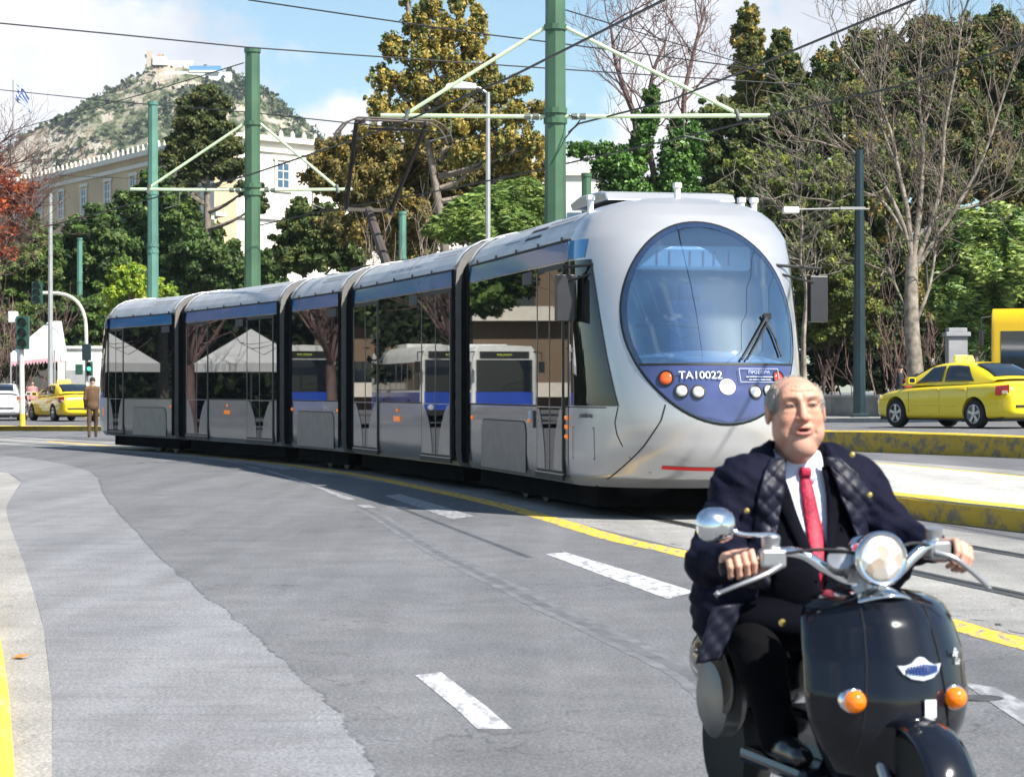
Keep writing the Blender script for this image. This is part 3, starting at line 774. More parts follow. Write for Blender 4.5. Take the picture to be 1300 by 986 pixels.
# cab side glass, following the nose curve
def side_pt(s_, y, z, off):
    """point on the flank: y measured forward of y0A"""
    if y <= 0: return Vector((s_*(HW+off), y0A+y, z))
    t = min(y/nose_L(0, z), .999); w = nose_w(z)*(1-t**NE)**(1/NE); return Vector((s_*(w+off), y0A+y, z))
for s_ in (1, -1):
    b = MB(); rows = []
    for i in range(19):
        z = 1.19+(2.76-1.19)*i/18; ye = 1.26-(z-1.19)*0.44; ys0 = (yd1-y0A)+.26
        rows.append([side_pt(s_, ys0+(ye-ys0)*j/20, z, .012) for j in range(21)])
    b.grid(rows); b.build('cab_window', M_wglass, carA, smooth=60)
    b = MB(); b.grid([[side_pt(s_, 0+.45*j/6-(.0), z, .007) for j in range(7)] for z in (2.785, 2.88, 2.985)]); b.build('blue_band', M_blue, carA, smooth=60)
    # door-to-cab pillar, seams in the lower panel, access hatch
    b = MB()
    ysm = [(0.985+.30*0, 1.16), (1.02, 1.0), (1.12, .8), (1.25, .6), (1.40, .42)]
    def seam(path, w=.012, off=.004):
        for (ya, za), (yb, zb) in zip(path[:-1], path[1:]):
            b.add([side_pt(s_, ya, za, off), side_pt(s_, ya+w, za, off), side_pt(s_, yb+w, zb, off), side_pt(s_, yb, zb, off)], [(0, 1, 2, 3)])
    seam([(1.24, 1.18), (1.20, 1.02), (1.22, .9), (1.27, .8), (1.35, .65), (1.45, .5), (1.5, .4)])
    y1, y2 = (yd1-y0A)+.36, (yd1-y0A)+1.0
    for ya, za, yb, zb in ((y1, .95, y2, .95), (y1, .62, y2, .62)):
        b.add([side_pt(s_, ya, za, .004), side_pt(s_, yb, zb, .004), side_pt(s_, yb, zb+.01, .004), side_pt(s_, ya, za+.01, .004)], [(0, 1, 2, 3)])
    for ya in (y1, y2):
        b.add([side_pt(s_, ya, .62, .0045), side_pt(s_, ya+.01, .62, .0045), side_pt(s_, ya+.01, .96, .0045), side_pt(s_, ya, .96, .0045)], [(0, 1, 2, 3)])
    b.add([side_pt(s_, j*.05+(yd1-y0A)+.2, 1.168, .005) for j in range(22)]+[side_pt(s_, j*.05+(yd1-y0A)+.2, 1.18, .005) for j in range(21, -1, -1)], [(i, i+1, 42-i, 43-i) for i in range(21)])
    b.build('panel_seam', M_line, carA)
yy = (yd1-y0A)+.80
pA = side_pt(1, yy, 1.09, .006); pB = side_pt(1, yy+.1, 1.09, .006); tx = (pB-pA).normalized()
text_mesh('maker_signature', 'pininfarina', 0.085, M_rub, carA, basis(pA, tx, Vector((0, 0, 1)), tx.cross(Vector((0, 0, 1)))), shear=0.35)
# diagonal seams on the lower nose, red stripe
b = MB()
def npath(path, w, off=.005, n=10):
    for (a0, z0), (a1, z1) in zip(path[:-1], path[1:]):
        for k in range(n):
            t0, t1 = k/n, (k+1)/n; A_, Z_ = a0+(a1-a0)*t0, z0+(z1-z0)*t0; A2, Z2 = a0+(a1-a0)*t1, z0+(z1-z0)*t1
            dv = Vector((A2-A_, Z2-Z_)).normalized(); px_, pz_ = -dv.y*w/2, dv.x*w/2
            b.add([on_nose(A_-px_, Z_-pz_, y0A, 1, off), on_nose(A2-px_, Z2-pz_, y0A, 1, off), on_nose(A2+px_, Z2+pz_, y0A, 1, off), on_nose(A_+px_, Z_+pz_, y0A, 1, off)], [(0, 1, 2, 3)])
for s_ in (1, -1): npath([(s_*.62, 1.21), (s_*.66, 1.05), (s_*.80, .78), (s_*1.04, .42)], .012)
b.build('panel_seam', M_line, carA)
b = MB(); npath([(.62, .56), (.3, .545), (0, .54), (-.3, .545), (-.62, .56)], .035, .006); b.build('red_stripe', M_redp, carA)
# lights in the lower panel   (a > 0 is the near side = image left)
def lamp(a, z, r, m, name, deep=True):
    Mn = nose_frame(a, z, y0A, 1, .018); o_ = Mn.translation; n = Mn.col[2].to_3d()
    q = MB(); q.mi = 1; q.lathe([(r*1.28, 0), (r*1.28, .010), (r*1.08, .012), (r*1.02, .002)], o_, n, 24)
    q.mi = 0; q.lathe([(r*1.05, -.004), (r*.95, .008), (r*.6, .020), (0, .026)], o_, n, 24); q.build(name, [m, M_rub], shell, smooth=40)
M_hlens = mat('headlamp_glass', (.75, .76, .74), .08, .3, var=.2, vscale=30, coat=1)
for s_ in (1, -1):
    lamp(s_*.60, 1.475, .068, M_red if s_ < 0 else mat('red_orange_lens', (.80, .11, .02), .12, var=.25, vscale=18, coat=.8), 'tail_light')
    lamp(s_*.465, 1.345, .060, M_hlens, 'headlight'); lamp(s_*.305, 1.335, .060, M_hlens, 'headlight')
Mn = nose_frame(0, 1.385, y0A, 1, .018); q = MB(); q.lathe([(.085, 0), (.085, .006), (0, .008)], Mn.translation, Mn.col[2].to_3d(), 32); q.mi = 1; q.lathe([(.05, .0072), (.05, .009), (.04, .009)], Mn.translation, Mn.col[2].to_3d(), 24)
q.build('round_emblem', [mat('emblem_cream', (.78, .78, .62), .4), mat('emblem_grey', (.55, .6, .5), .4)], shell)
text_mesh('fleet_number', 'TA10022', 0.115, M_whitep, shell, nose_frame(.27, 1.50, y0A, 1, .030), xs=1.05)
Mt = nose_frame(-.36, 1.50, y0A, 1, .030)
text_mesh('warning_text', 'ΠΡΟΣΟΧΗ', 0.052, mat('pale_blue_letters', (.42, .48, .70), .5), shell, Mt @ Matrix.Translation((0, .035, 0)))
for k, (ww, zz) in enumerate(((.40, -.012), (.36, -.042))):
    text_mesh('warning_text', '▬ ▬▬▬ ▬▬ ▬▬▬▬'[:13-k*2], 0.03, MATS['pale_blue_letters'], shell, Mt @ Matrix.Translation((0, zz, 0)))
q = MB()
for (x0_, x1_, z0_, z1_) in ((-.24, .24, .072, .077), (-.24, .24, -.072, -.067), (-.24, -.235, -.072, .077), (.235, .24, -.072, .077)):
    q.add([Mt @ Vector((x0_, z0_, 0)), Mt @ Vector((x1_, z0_, 0)), Mt @ Vector((x1_, z1_, 0)), Mt @ Vector((x0_, z1_, 0))], [(0, 1, 2, 3)])
q.build('warning_frame', MATS['pale_blue_letters'], shell)
# twin wiper on the near-right of the screen, second wiper lying across
q = MB()
def wp_(a, z, o): return on_nose(a, z, y0A, 1, o)
q.tube([wp_(-.17, 1.66, .05), wp_(-.35, 1.88, .05), wp_(-.53, 2.10, .045)], .013, 6); q.tube([wp_(-.23, 1.66, .05), wp_(-.41, 1.88, .05), wp_(-.57, 2.09, .045)], .010, 6)
q.tube([wp_(-.50, 2.13, .03), wp_(-.60, 1.92, .03), wp_(-.66, 1.70, .03)], .012, 6); q.box(wp_(-.54, 2.11, .05), (.08, .03, .06))
q.build('wiper', M_rub, shell)
# interior seen through the screen
M_int = mat('cab_interior', (.16, .19, .25), .8, var=.2, vscale=3); M_dash = mat('dashboard', (.30, .36, .44), .55)
q = MB(); q.box((0, y0A-.15, 1.95), (2.2, .04, 2.2)); q.build('cab_partition', M_int, shell)
q = MB(); q.tube([(.62*math.cos(R(t)), y0A-.12, 1.6+1.15*math.sin(R(t))) for t in range(0, 181, 10)], .02, 6); q.build('partition_arch', M_whitep, shell)
q = MB(); q.grid([[Vector((a, y0A+nose_y(a, 1.68)*f_-.03 if f_ > .2 else y0A-.1, 1.63+.14*math.sin(math.pi*f_)*(1-(a/1.0)**2))) for a in [-.95+.1*k for k in range(20)]] for f_ in (.05, .25, .4, .55, .7, .85, .95)])
q.build('dashboard', M_dash, shell, smooth=60, solid=.02)
q = MB(); q.box((0, y0A+.62, 2.78), (1.28, .14, .26)); q.build('destination_display', mat('display_box', (.52, .62, .66), .35, emit=(.5, .7, .8), estr=.12), shell, bevel=.04)
q = MB()
for a in (.42, .28, .05, -.10, -.22, -.38): q.box((a, y0A+.70, 2.78), (.018, .01, .15))
q.build('display_bars', mat('display_bar', (.6, .45, .42), .6), shell)
q = MB(); q.box((.0, y0A+.55, 1.95), (.52, .14, .75)); q.box((0, y0A+.52, 2.42), (.28, .1, .2)); q.box((0, y0A+.75, 1.62), (.52, .5, .12)); q.build('driver_seat', mat('seat_cloth', (.03, .05, .12), .9), shell, bevel=.05)
q = MB(); q.tube([(.75, y0A+1.0, 2.03), (.45, y0A+1.15, 2.05), (.1, y0A+1.2, 2.02)], .02, 6); q.tube([(.45, y0A+1.15, 2.04), (.3, y0A+1.18, 1.9), (.05, y0A+1.2, 1.98)], .012, 6)
q.build('sun_visor_bar', M_rub, shell)
# mirrors
for s_ in (1, -1):
    q = MB(); yb = (yd1-y0A)+.34 if s_ > 0 else .45; xx = s_*(HW+.20 if s_ < 0 else HW+.13)
    q.mi = 0
    q.tube([side_pt(s_, yb+.45, 2.70, .0), Vector((xx+s_*.0, y0A+yb+.25, 2.68)), Vector((xx, y0A+yb+.15, 2.60))], .018, 6)
    q.tube([side_pt(s_, yb+.45, 2.60, .0), Vector((xx, y0A+yb+.20, 2.52))], .014, 6)
    q.tube([Vector((xx, y0A+yb+.15, 2.64)), Vector((xx, y0A+yb+.15, 2.3))], .014, 6)
    o_ = q.build('mirror_arm', M_rub, carA)
    q = MB(); q.box((xx, y0A+yb+.18, 2.35), (.20, .12, .50)); q.mi = 1; q.box((xx, y0A+yb+.115, 2.35), (.17, .012, .44)); q.build('wing_mirror', [mat('mirror_housing', (.03, .03, .035), .35), M_steel], carA, bevel=.03)
# rooftop box and markers
q = MB(); q.prism([(-.75, y0A-1.75, 3.46), (-.75, y0A-.15, 3.46), (-.75, y0A-.25, 3.55), (-.75, y0A-.5, 3.585), (-.75, y0A-1.35, 3.60), (-.75, y0A-1.85, 3.545)], (1.5, 0, 0)); q.build('roof_unit', M_silver, carA, bevel=.02)
for (a, yy_) in ((.98, -.1), (.0, .05), (-.80, -.05), (-.95, -.05)):
    q = MB(); zz = 3.44 if abs(a) < .5 else 3.30; q.lathe([(.035, 0), (.035, .14), (.05, .15), (.05, .20), (0, .21)], (a*.97, y0A+yy_, zz), (0, 0, 1), 12); q.build('roof_light', M_whitep, carA)
b = MB(); side_rail = [(HW-.02, y0A-.3, .36)]
# gangway bellows between the sections
allM = cars+[(MxA, LA)]
for i in range(4):
    Ma, La = allM[i]; Mb, _ = allM[i+1]
    b = MB(); rows = []
    ring = [(p[0]-.075 if p[1] < 3.05 else p[0]*.95, max(.38, p[1]-.07)) for p in PROF]; ring = ring+[(-x_, z_) for x_, z_ in reversed(ring[:-1])]
    nseg = 9
    for k in range(nseg*2+1):
        t = k/(nseg*2); sc = 1.0 if k % 2 else .97
        ra = [Ma @ Vector((x_*sc, La-.02, z_)) for x_, z_ in ring]; rb = [Mb @ Vector((x_*sc, .02, z_)) for x_, z_ in ring]
        rows.append([ra[j].lerp(rb[j], t) for j in range(len(ring))])
    b.grid(rows, closed=True); b.build('gangway_bellows', M_bellow, tram, smooth=30)
# underframe along the whole length
b = MB()
for (Ma, La) in allM:
    b.box(Ma @ Vector((0, La/2-(.5 if La > 7 and Ma is MxA else 0), .23)), (2.16, La-(1.4 if Ma is MxA else .2), .24), rot=Ma.to_3x3())
b.build('underframe', M_under, tram)
# pantograph on section four
pan = empty('pantograph', parent=tram)
S4 = cars[2][0]; base_w = S4 @ Vector((0, cars[2][1]/2+.3, 3.47)); TL = Vector(tram.location)
nx, ux = S4.col[0].to_3d(), S4.col[1].to_3d()
M_pan = mat('pantograph_black', (.025, .022, .02), .5, .4); M_pan2 = mat('pantograph_brown', (.075, .06, .052), .6, .2, var=.2)
knee = base_w-ux*1.15+Vector((0, 0, 1.12)); head = knee+ux*1.55+Vector((0, 0, 1.40))
b = MB(); b.tube([base_w+ux*.1, knee], .085, 8); b.tube([base_w-ux*.2+Vector((0,0,.05)), knee-ux*.12+Vector((0, 0, -.1))], .02, 6); b.box(knee, (.95, .09, .06), rot=S4.to_3x3())
b.box(base_w, (1.0, 1.2, .08), rot=S4.to_3x3())
b.build('lower_arm', M_pan2, pan)
b = MB()
b.tube([knee+nx*.42, head+nx*.62-ux*.15], .040, 6); b.tube([knee-nx*.42, head-nx*.60+ux*.0], .045, 6); b.tube([knee+nx*.50-ux*.2, head+nx*.52-ux*.2-Vector((0, 0, .3))], .012, 5)
b.tube([head+nx*.45-Vector((0, 0, .13)), head-nx*.62-Vector((0, 0, .12))], .022, 6)
b.build('upper_arm', M_pan, pan)
b = MB()
for dy_ in (-.16, .16):
    c0 = head+ux*dy_+Vector((0, 0, .04))
    b.tube([c0+nx*1.03-Vector((0, 0, .38)), c0+nx*.98-Vector((0, 0, .22)), c0+nx*.86-Vector((0, 0, .08)), c0+nx*.68, c0, c0-nx*.68, c0-nx*.86-Vector((0, 0, .08)), c0-nx*.98-Vector((0, 0, .22)), c0-nx*1.03-Vector((0, 0, .36))], .02, 6)
for k in (.55, -.55): b.tube([head+nx*k-ux*.2, head+nx*k+ux*.2], .03, 6)
b.build('collector_head', M_pan2, pan)
# ================================================================== poles, wires
M_pole = mat('green_pole_paint', (0.05, 0.115, 0.062), 0.45, var=0.2, vscale=1.5, coat=.2)
M_pole2 = mat('faded_green_paint', (0.09, 0.21, 0.165), 0.5, var=0.25, vscale=1.2)
M_arm = mat('pale_green_tube', (0.52, 0.66, 0.42), 0.45, var=0.1)
M_dark = mat('dark_pole_paint', (0.012, 0.028, 0.035), 0.4, var=0.2)
M_galv = mat('galvanised_grey', (0.36, 0.37, 0.37), 0.5, .3, var=0.1)
M_wire = mat('overhead_wire', (0.02, 0.02, 0.022), 0.5)
M_ins = mat('insulator', (0.10, 0.11, 0.10), 0.5)
def octa(b, base, top, r0, r1, n=8): b.tube([base, top], [r0, r1], n)
def catenary_pole(loc, h, r0, r1, z_arm, la, lb, ang, label, m=M_pole, z_top=None, group='catenary poles along the tram track'):
    t = empty('catenary_pole', loc, label=label, cat='pole', group=group)
    b = MB(); octa(b, (0, 0, -.05), (0, 0, h), r0, r1); b.build('pole', m, t, smooth=10)
    b = MB(); b.lathe([(r0*1.9, 0), (r0*1.9, .05), (r0*1.1, .06), (r0*1.05, .5)], (0, 0, 0), n=8); b.build('base_plate', M_dark, t)
    zt = z_arm+1.52
    for z, k_ in ((z_arm+.05, 1.25), (z_arm-.12, 1.25), (zt-.06, 1.2), (h-.05, 1.15)): b = MB(); b.lathe([(r1*k_, 0), (r1*k_, .09), (0, .09)], (0, 0, z), n=12); b.build('clamp_band', m, t)
    d = Vector((math.cos(ang), math.sin(ang), 0))
    for s_, ln in ((-1, la), (1, lb)):
        if ln <= 0: continue
        b = MB(); b.tube([d*s_*r1*.9+Vector((0, 0, z_arm)), d*s_*ln+Vector((0, 0, z_arm+.02))], .035, 8)
        b.tube([d*s_*r1*.9+Vector((0, 0, zt)), d*s_*(ln*.84)+Vector((0, 0, z_arm+.07))], .032, 8)
        b.mi = 1
        for q in (.22, .5): b.tube([d*s_*(r1+q*.5)+Vector((0, 0, z_arm)), d*s_*(r1+q*.5+.1)+Vector((0, 0, z_arm))], .055, 8)
        b.tube([d*s_*(ln*.60)+Vector((0, 0, z_arm)), d*s_*(ln*.60)+Vector((0, 0, z_arm-.32)), d*s_*(ln*.72)+Vector((0, 0, z_arm-.42))], .014, 5)
        b.tube([d*s_*(ln*.84)+Vector((0, 0, z_arm+.12)), d*s_*(ln*.86)+Vector((0, 0, z_arm-.06))], .05, 6)
        b.build('bracket_arm', [M_arm, M_ins], t, smooth=40)
    return t
pA_ = P(705, 496, 38.6); pA_.z = 0
catenary_pole(pA_, 8.9, .20, .165, 5.98, 2.95, 3.62, R(0), 'tall green eight-sided pole with two pale arms, rising behind the tram front')
pB_ = P(320.5, 496, 51.5); pB_.z = 0
catenary_pole(pB_, 9.02, .20, .165, 5.87, 2.75, 2.25, R(0), 'green pole with two pale arms rising behind the middle of the tram')
pC_ = P(194, 496, 62); pC_.z = 0
tC = catenary_pole(pC_, 9.15, .18, .13, 5.2, 0, 0, 0, 'blue-green faded pole without arms behind the rear half of the tram', m=M_pole2)
pD_ = P(101, 496, 112); pD_.z = .2
catenary_pole(pD_, 8.6, .17, .13, 5.0, 0, 0, 0, 'slim teal pole standing between the white tent and the traffic signal arm', m=M_pole2)
for (px_, top_, Y_, lab) in ((744.5, 222, 58, 'short visible green pole top with a cap, just right of the big central pole'), (511, 270, 75, 'teal banded pole top showing above the tram roof left of the pantograph foot')):
    q = P(px_, 496, Y_); q.z = 0; catenary_pole(q, 1.35+(496-top_)/F*Y_, .15, .12, 4.2, 0, 0, 0, lab, m=M_pole if px_ > 600 else M_pole2)
# dark pole on the right pavement
q = P(1091, 496, 72.5); q.z = avenue_z(q)+.0
t = empty('street_pole', q, label='dark green eight-sided pole on the right-hand pavement beside the bare tree', cat='pole')
b = MB(); b.tube([(0, 0, 0), (0, 0, 3.0), (0, 0, 8.6)], [.20, .19, .13], 8); b.build('pole', M_dark, t, smooth=10)
b = MB(); b.box((0, 0, .04), (.85, .85, .09)); b.box((0, 0, .15), (.5, .5, .2)); b.build('base_plate', M_dark, t, bevel=.02)
# street lamps
def street_lamp(loc, h, arm, label, r=.07, head=.75):
    t = empty('street_lamp', loc, label=label, cat='street lamp')
    b = MB(); b.tube([(0, 0, 0), (0, 0, h)], [r*1.3, r*.8], 8); b.build('post', M_galv, t, smooth=30)
    if arm:
        b = MB(); b.tube([(0, 0, h-.05), (arm*.55, 0, h+.12), (arm, 0, h+.15)], .035, 6); b.build('arm', M_galv, t)
        b = MB(); s_ = 1 if arm > 0 else -1
        b.prism([(arm-s_*.1, -.16, h+.08), (arm+s_*head, -.14, h+.10), (arm+s_*head*.95, -.12, h+.20), (arm+s_*head*.5, -.14, h+.29), (arm-s_*.1, -.12, h+.22)], (0, .3, 0)); b.build('lamp_head', mat('lamp_head_white', (.75, .76, .74), .4), t, bevel=.03)
    return t
q = P(619.5, 496, 62); q.z = 0; street_lamp(q, 9.45, -.42, 'slender grey lamp post with a pale head in front of the golden cypress')
q = P(64, 496, 98); q.z = .2; street_lamp(q, 9.6, 0, 'thin grey post standing beside the white tent, left of the teal pole', r=.10)
q = P(1036, 496, 71); q.z = .7; street_lamp(q, 6.2, 0, 'slim grey post behind the right mirror of the tram', r=.05) if False else None
# small lamps hung on a cross wire
M_lh = MATS['lamp_head_white']
def hung_lamp(px, py, Y, label, w=.38):
    q = P(px, py, Y); t = empty('hanging_lamp', q, label=label, cat='lamp')
    b = MB(); b.box((0, 0, 0), (w, .25, .16)); b.build('lamp_head', M_lh, t, bevel=.03)
    b = MB(); b.tube([(w/2, 0, .02), (w/2+.9, 0, .04), (w/2+1.7, 0, .03)], .02, 5); b.box((w/2+1.3, 0, .05), (.6, .08, .06)); b.build('hanger', M_galv, t)
hung_lamp(1004, 267, 55, 'small pale box lamp on a thin arm right of the tram nose')

wires = []
def wire(pts, r, label, sag=0.0, name='overhead_wire'):
    pp = []
    for a, c in zip(pts[:-1], pts[1:]):
        for k in range(6):
            t_ = k/6; p = a.lerp(c, t_); p.z -= sag*4*t_*(1-t_); pp.append(p)
    pp.append(pts[-1]); b = MB(); o0 = pp[0].copy(); b.tube([p-o0 for p in pp], r, 5)
    return tag(b.build(name, M_wire, loc=o0), label, 'wire', 'overhead wires')
zc = 5.98
wire([PZ(1500, -420, zc), PZ(1010, -95, zc), PZ(843, 0, zc), PZ(648, 98, zc), PZ(500, 160, zc-.05), PZ(311, 224, zc), PZ(200, 250, zc), PZ(70, 285, zc), PZ(-60, 310, zc)], .019, 'thick contact wire running from the pantograph head up to the top centre of the picture')
wire([PZ(1900, -400, zc), PZ(1350, -100, zc), PZ(1161, 0, zc), PZ(1010, 63, zc), PZ(850, 128, zc), PZ(735, 157, zc), PZ(722, 168, zc)], .018, 'black contact wire crossing the tops of the two narrow cypresses on the right')
wire([PZ(3600, -900, zc), PZ(1500, -20, zc), PZ(1300, 54, zc), PZ(1144, 109, zc), PZ(988, 145, zc), PZ(902, 166, zc), PZ(722, 207, zc), PZ(642, 225, zc), PZ(538, 246, zc), PZ(400, 270, zc), PZ(330, 286, zc)], .018, 'contact wire passing over the bare tree at the right and behind the central pole')
wire([PZ(-80, 22, 8.6), PZ(150, 44, 8.5), PZ(311, 60, 8.5), PZ(450, 70, 8.5), PZ(652, 84, 8.5), PZ(850, 97, 8.5), PZ(1020, 108, 8.5)], .016, 'upper cable across the sky from the far left edge past the pole tops')
wire([PZ(315, 0, 8.8), PZ(450, 20, 8.8), PZ(610, 43, 8.8), PZ(700, 54, 8.8), PZ(850, 73, 8.8), PZ(960, 88, 8.8)], .016, 'topmost cable entering at the upper edge left of the golden cypress')
wire([P(309, 80, 51.5), P(183, 119, 60), P(0, 170, 75), P(-60, 186, 80)], .014, 'thin stay cable dropping left from the top of the armed pole across the hill')
wire([P(-40, 110, 80), P(156, 130, 70), P(308, 142, 60), P(450, 157, 55), P(560, 168, 52)], .015, 'thin cable in front of the hill passing the flag and both left poles')
wire([P(-20, 218, 100), P(100, 224, 95), P(200, 228, 90), P(320, 243, 80)], .012, 'faint cable in front of the palace windows')
wire([P(715, 12, 38.6), P(800, 38, 44), P(940, 80, 55), P(1010, 112, 62), P(1100, 180, 70)], .013, 'thin cable descending right from the head of the central pole')
wire([P(100, 300, 110), P(200, 262, 95), P(311, 226, 80)], .010, 'short feeder cable low over the dark trees at the left')
wire([P(722, 146, 38.6), P(737, 152, 38.0), P(714, 180, 38.6)], .012, 'small loop of cable beside the arm joint of the central pole')

# ================================================================== traffic signals
M_sig = mat('signal_green_case', (.02, .07, .05), .4); M_goff = mat('dark_lens', (.015, .02, .018), .2); M_gon = mat('green_light', (.05, .7, .35), .3, emit=(.1, 1.0, .5), estr=1.2)
M_cream = mat('cream_post', (.62, .60, .52), .5, var=.1); M_ypost = mat('yellow_post_paint', (.75, .50, .05), .5)
def signal_head(parent, loc, h=.95, w=.34, lit=None, back=False):
    b = MB(); b.box((loc[0], loc[1], loc[2]), (w, .2, h)); o = b.build('signal_head', M_sig, parent, bevel=.02)
    for k in range(3):
        z = loc[2]+h*(.31-.31*k); q = MB(); q.lathe([(w*.33, 0), (w*.33, .03), (0, .035)], (loc[0], loc[1]-.10, z), (0, -1, 0), 14); q.build('lens', M_gon if lit == k else M_goff, o)
        q = MB(); q.grid([[Vector((loc[0]+w*.38*math.cos(R(a)), loc[1]-.10-d_, z+w*.38*math.sin(R(a)))) for a in range(-10, 191, 20)] for d_ in (0, .16)]); q.build('visor', M_sig, o, solid=.01)
    return o
q = G(26, 547); q.y += .4; q.z = .16
t = empty('traffic_light', q, label='traffic light on a white post with a yellow foot at the left roadside kerb', cat='traffic light', group='traffic lights')
b = MB(); b.tube([(-.02, 0, 0), (-.06, 0, 3.4)], .085, 10); b.build('post', M_cream, t, smooth=30)
b = MB(); b.tube([(-.02, 0, 0), (-.022, 0, .42)], .093, 10); b.build('painted_foot', M_ypost, t, smooth=30)
signal_head(t, (.02, -.1, 3.15), 1.12, .42); b = MB(); b.box((-.33, 0, 3.68), (.3, .25, .38)); b.build('control_box', M_lh, t, bevel=.03)
q = P(110, 496, 100); q.z = .17
t = empty('traffic_light', q, label='traffic light hung from a long curved cream mast arm, with a lower head showing green', cat='traffic light', group='traffic lights')
def off(px, py): p = P(px, py, 100); return p-q
b = MB(); b.tube(smooth_pts([off(110, 535), off(110, 470), off(109.5, 430), off(108, 405), off(101, 387), off(88, 376), off(70, 372), off(45, 372)], 4), .075, 8); b.build('mast', M_cream, t, smooth=30)
s_ = off(48, 372); signal_head(t, (s_.x, -.12, s_.z), .95, .46)
s_ = off(110.5, 447); b = MB(); b.box((s_.x, -.1, s_.z), (.38, .2, .72)); b.build('signal_back', M_dark, t, bevel=.03)
s_ = off(114.5, 468); signal_head(t, (s_.x, -.14, s_.z), .62, .26, lit=1)
s_ = off(101, 469); b = MB(); b.box((s_.x, -.1, s_.z), (.30, .2, .45)); b.build('signal_back', M_sig, t, bevel=.02)

# ================================================================== palace with roof ornaments, far left
M_ochre = mat('ochre_render', (0.58, 0.44, 0.27), .85, var=.12, vscale=.25); M_creamw = mat('cream_stone', (0.70, 0.655, 0.57), .8, var=.06, vscale=.3, col2=(.74, .70, .62))
M_lgt = mat('pale_stone_trim', (.70, .65, .55), .7, var=.08); M_wfr = mat('window_white', (.72, .73, .72), .5); M_wgl = mat('old_window_glass', (.05, .10, .16), .1, ior=1.6)
c0 = P(272, 496, 190)
pal = empty('palace', (c0.x, c0.y, 0), label='long cream neoclassical palace with a toothed roofline below the rocky hill', cat='building')
ZT = 22.2
lw = Vector((-.507, .862, 0)); rw = Vector((.72, .69, 0))
def facade(d, ln, m, wins, zt, thick=2):
    n = Vector((d.y, -d.x, 0)); 
    if n.y > 0: n = -n
    b = MB(); b.prism([Vector((0, 0, 0)), d*ln, d*ln+Vector((0, 0, zt)), Vector((0, 0, zt))], -n*thick); b.build('wall', m, pal)
    b = MB()
    for z0_, z1_, o_ in ((zt, zt+.45, .5), (zt-.9, zt-.55, .2), (zt-6.6, zt-6.3, .25)):
        b.prism([n*o_+Vector((0, 0, z0_)), d*ln+n*o_+Vector((0, 0, z0_)), d*ln+n*o_+Vector((0, 0, z1_)), n*o_+Vector((0, 0, z1_))], -n*(o_+.3))
    b.build('cornice', M_lgt, pal)
    b = MB(); k = .6
    while k < ln:
        p = d*k+n*.3+Vector((0, 0, zt+.45))
        b.prism([p-d*.20, p+d*.20, p+d*.17+Vector((0, 0, .35)), p+Vector((0, 0, .6)), p-d*.17+Vector((0, 0, .35))], -n*.15); k += 1.25
    tag(b.build('roof_ornament', M_lgt, pal), kind='stuff')
    for (k, z) in wins:
        p = d*k+n*.04+Vector((0, 0, z)); w, h = 1.35, 2.2
        f = MB(); 
        for (x0_, x1_, z0_, z1_) in ((-w/2-.22, -w/2, -.1, h+.2), (w/2, w/2+.22, -.1, h+.2), (-w/2-.4, w/2+.4, h+.2, h+.5), (-w/2-.3, w/2+.3, -.3, -.1)):
            f.prism([p+d*x0_+Vector((0, 0, z0_)), p+d*x1_+Vector((0, 0, z0_)), p+d*x1_+Vector((0, 0, z1_)), p+d*x0_+Vector((0, 0, z1_))], n*.12)
        f.mi = 1
        for x_ in (-.04, -w/2, w/2-.08): f.prism([p+d*x_, p+d*(x_+.08), p+d*(x_+.08)+Vector((0, 0, h)), p+d*x_+Vector((0, 0, h))], n*.06)
        for z_ in (0, h*.33, h*.66, h-.08): f.prism([p-d*w/2+Vector((0, 0, z_)), p+d*w/2+Vector((0, 0, z_)), p+d*w/2+Vector((0, 0, z_+.08)), p-d*w/2+Vector((0, 0, z_+.08))], n*.05)
        fo = f.build('window', [M_lgt, M_wfr], pal)
        g = MB(); g.prism([p-d*w/2, p+d*w/2, p+d*w/2+Vector((0, 0, h)), p-d*w/2+Vector((0, 0, h))], n*.02); g.build('pane', M_wgl, fo)
ks = [12+6.4*k for k in range(9)]
facade(lw, 75, M_ochre, [(k, ZT-3.9) for k in ks]+[(k, 11.5) for k in ks], ZT)
facade(rw, 50, M_creamw, [(7.2+6.4*k, ZT-3.6) for k in range(7)]+[(7.2+6.4*k, 11.8) for k in range(7)], ZT+.3)
b = MB(); b.prism([(0, 2, 19), lw*70+Vector((3, 0, 19)), lw*70+Vector((8, 0, 19)), (12, 4, 19)], (0, 0, .3)); 
# second, further wing glimpsed between the trees at centre
c1 = P(610, 496, 170)
ob = empty('stone_building', (c1.x, c1.y, 0), label='cream stone building glimpsed between the trees right of the golden cypress', cat='building')
b = MB(); b.box((5.6, 5, 8.7), (12.0, 10, 17.4)); b.build('wall', M_creamw, ob)
b = MB(); b.box((5.6, 5, 17.6), (12.6, 10.6, .5)); b.build('cornice', M_lgt, ob)
for k in range(4):
    f = MB(); f.box((1.2+2.9*k, -.06, 13.5), (1.5, .1, 2.6)); fo = f.build('window', M_lgt, ob); g = MB(); g.box((1.2+2.9*k, -.12, 13.5), (1.1, .06, 2.2)); g.build('pane', M_wgl, fo)
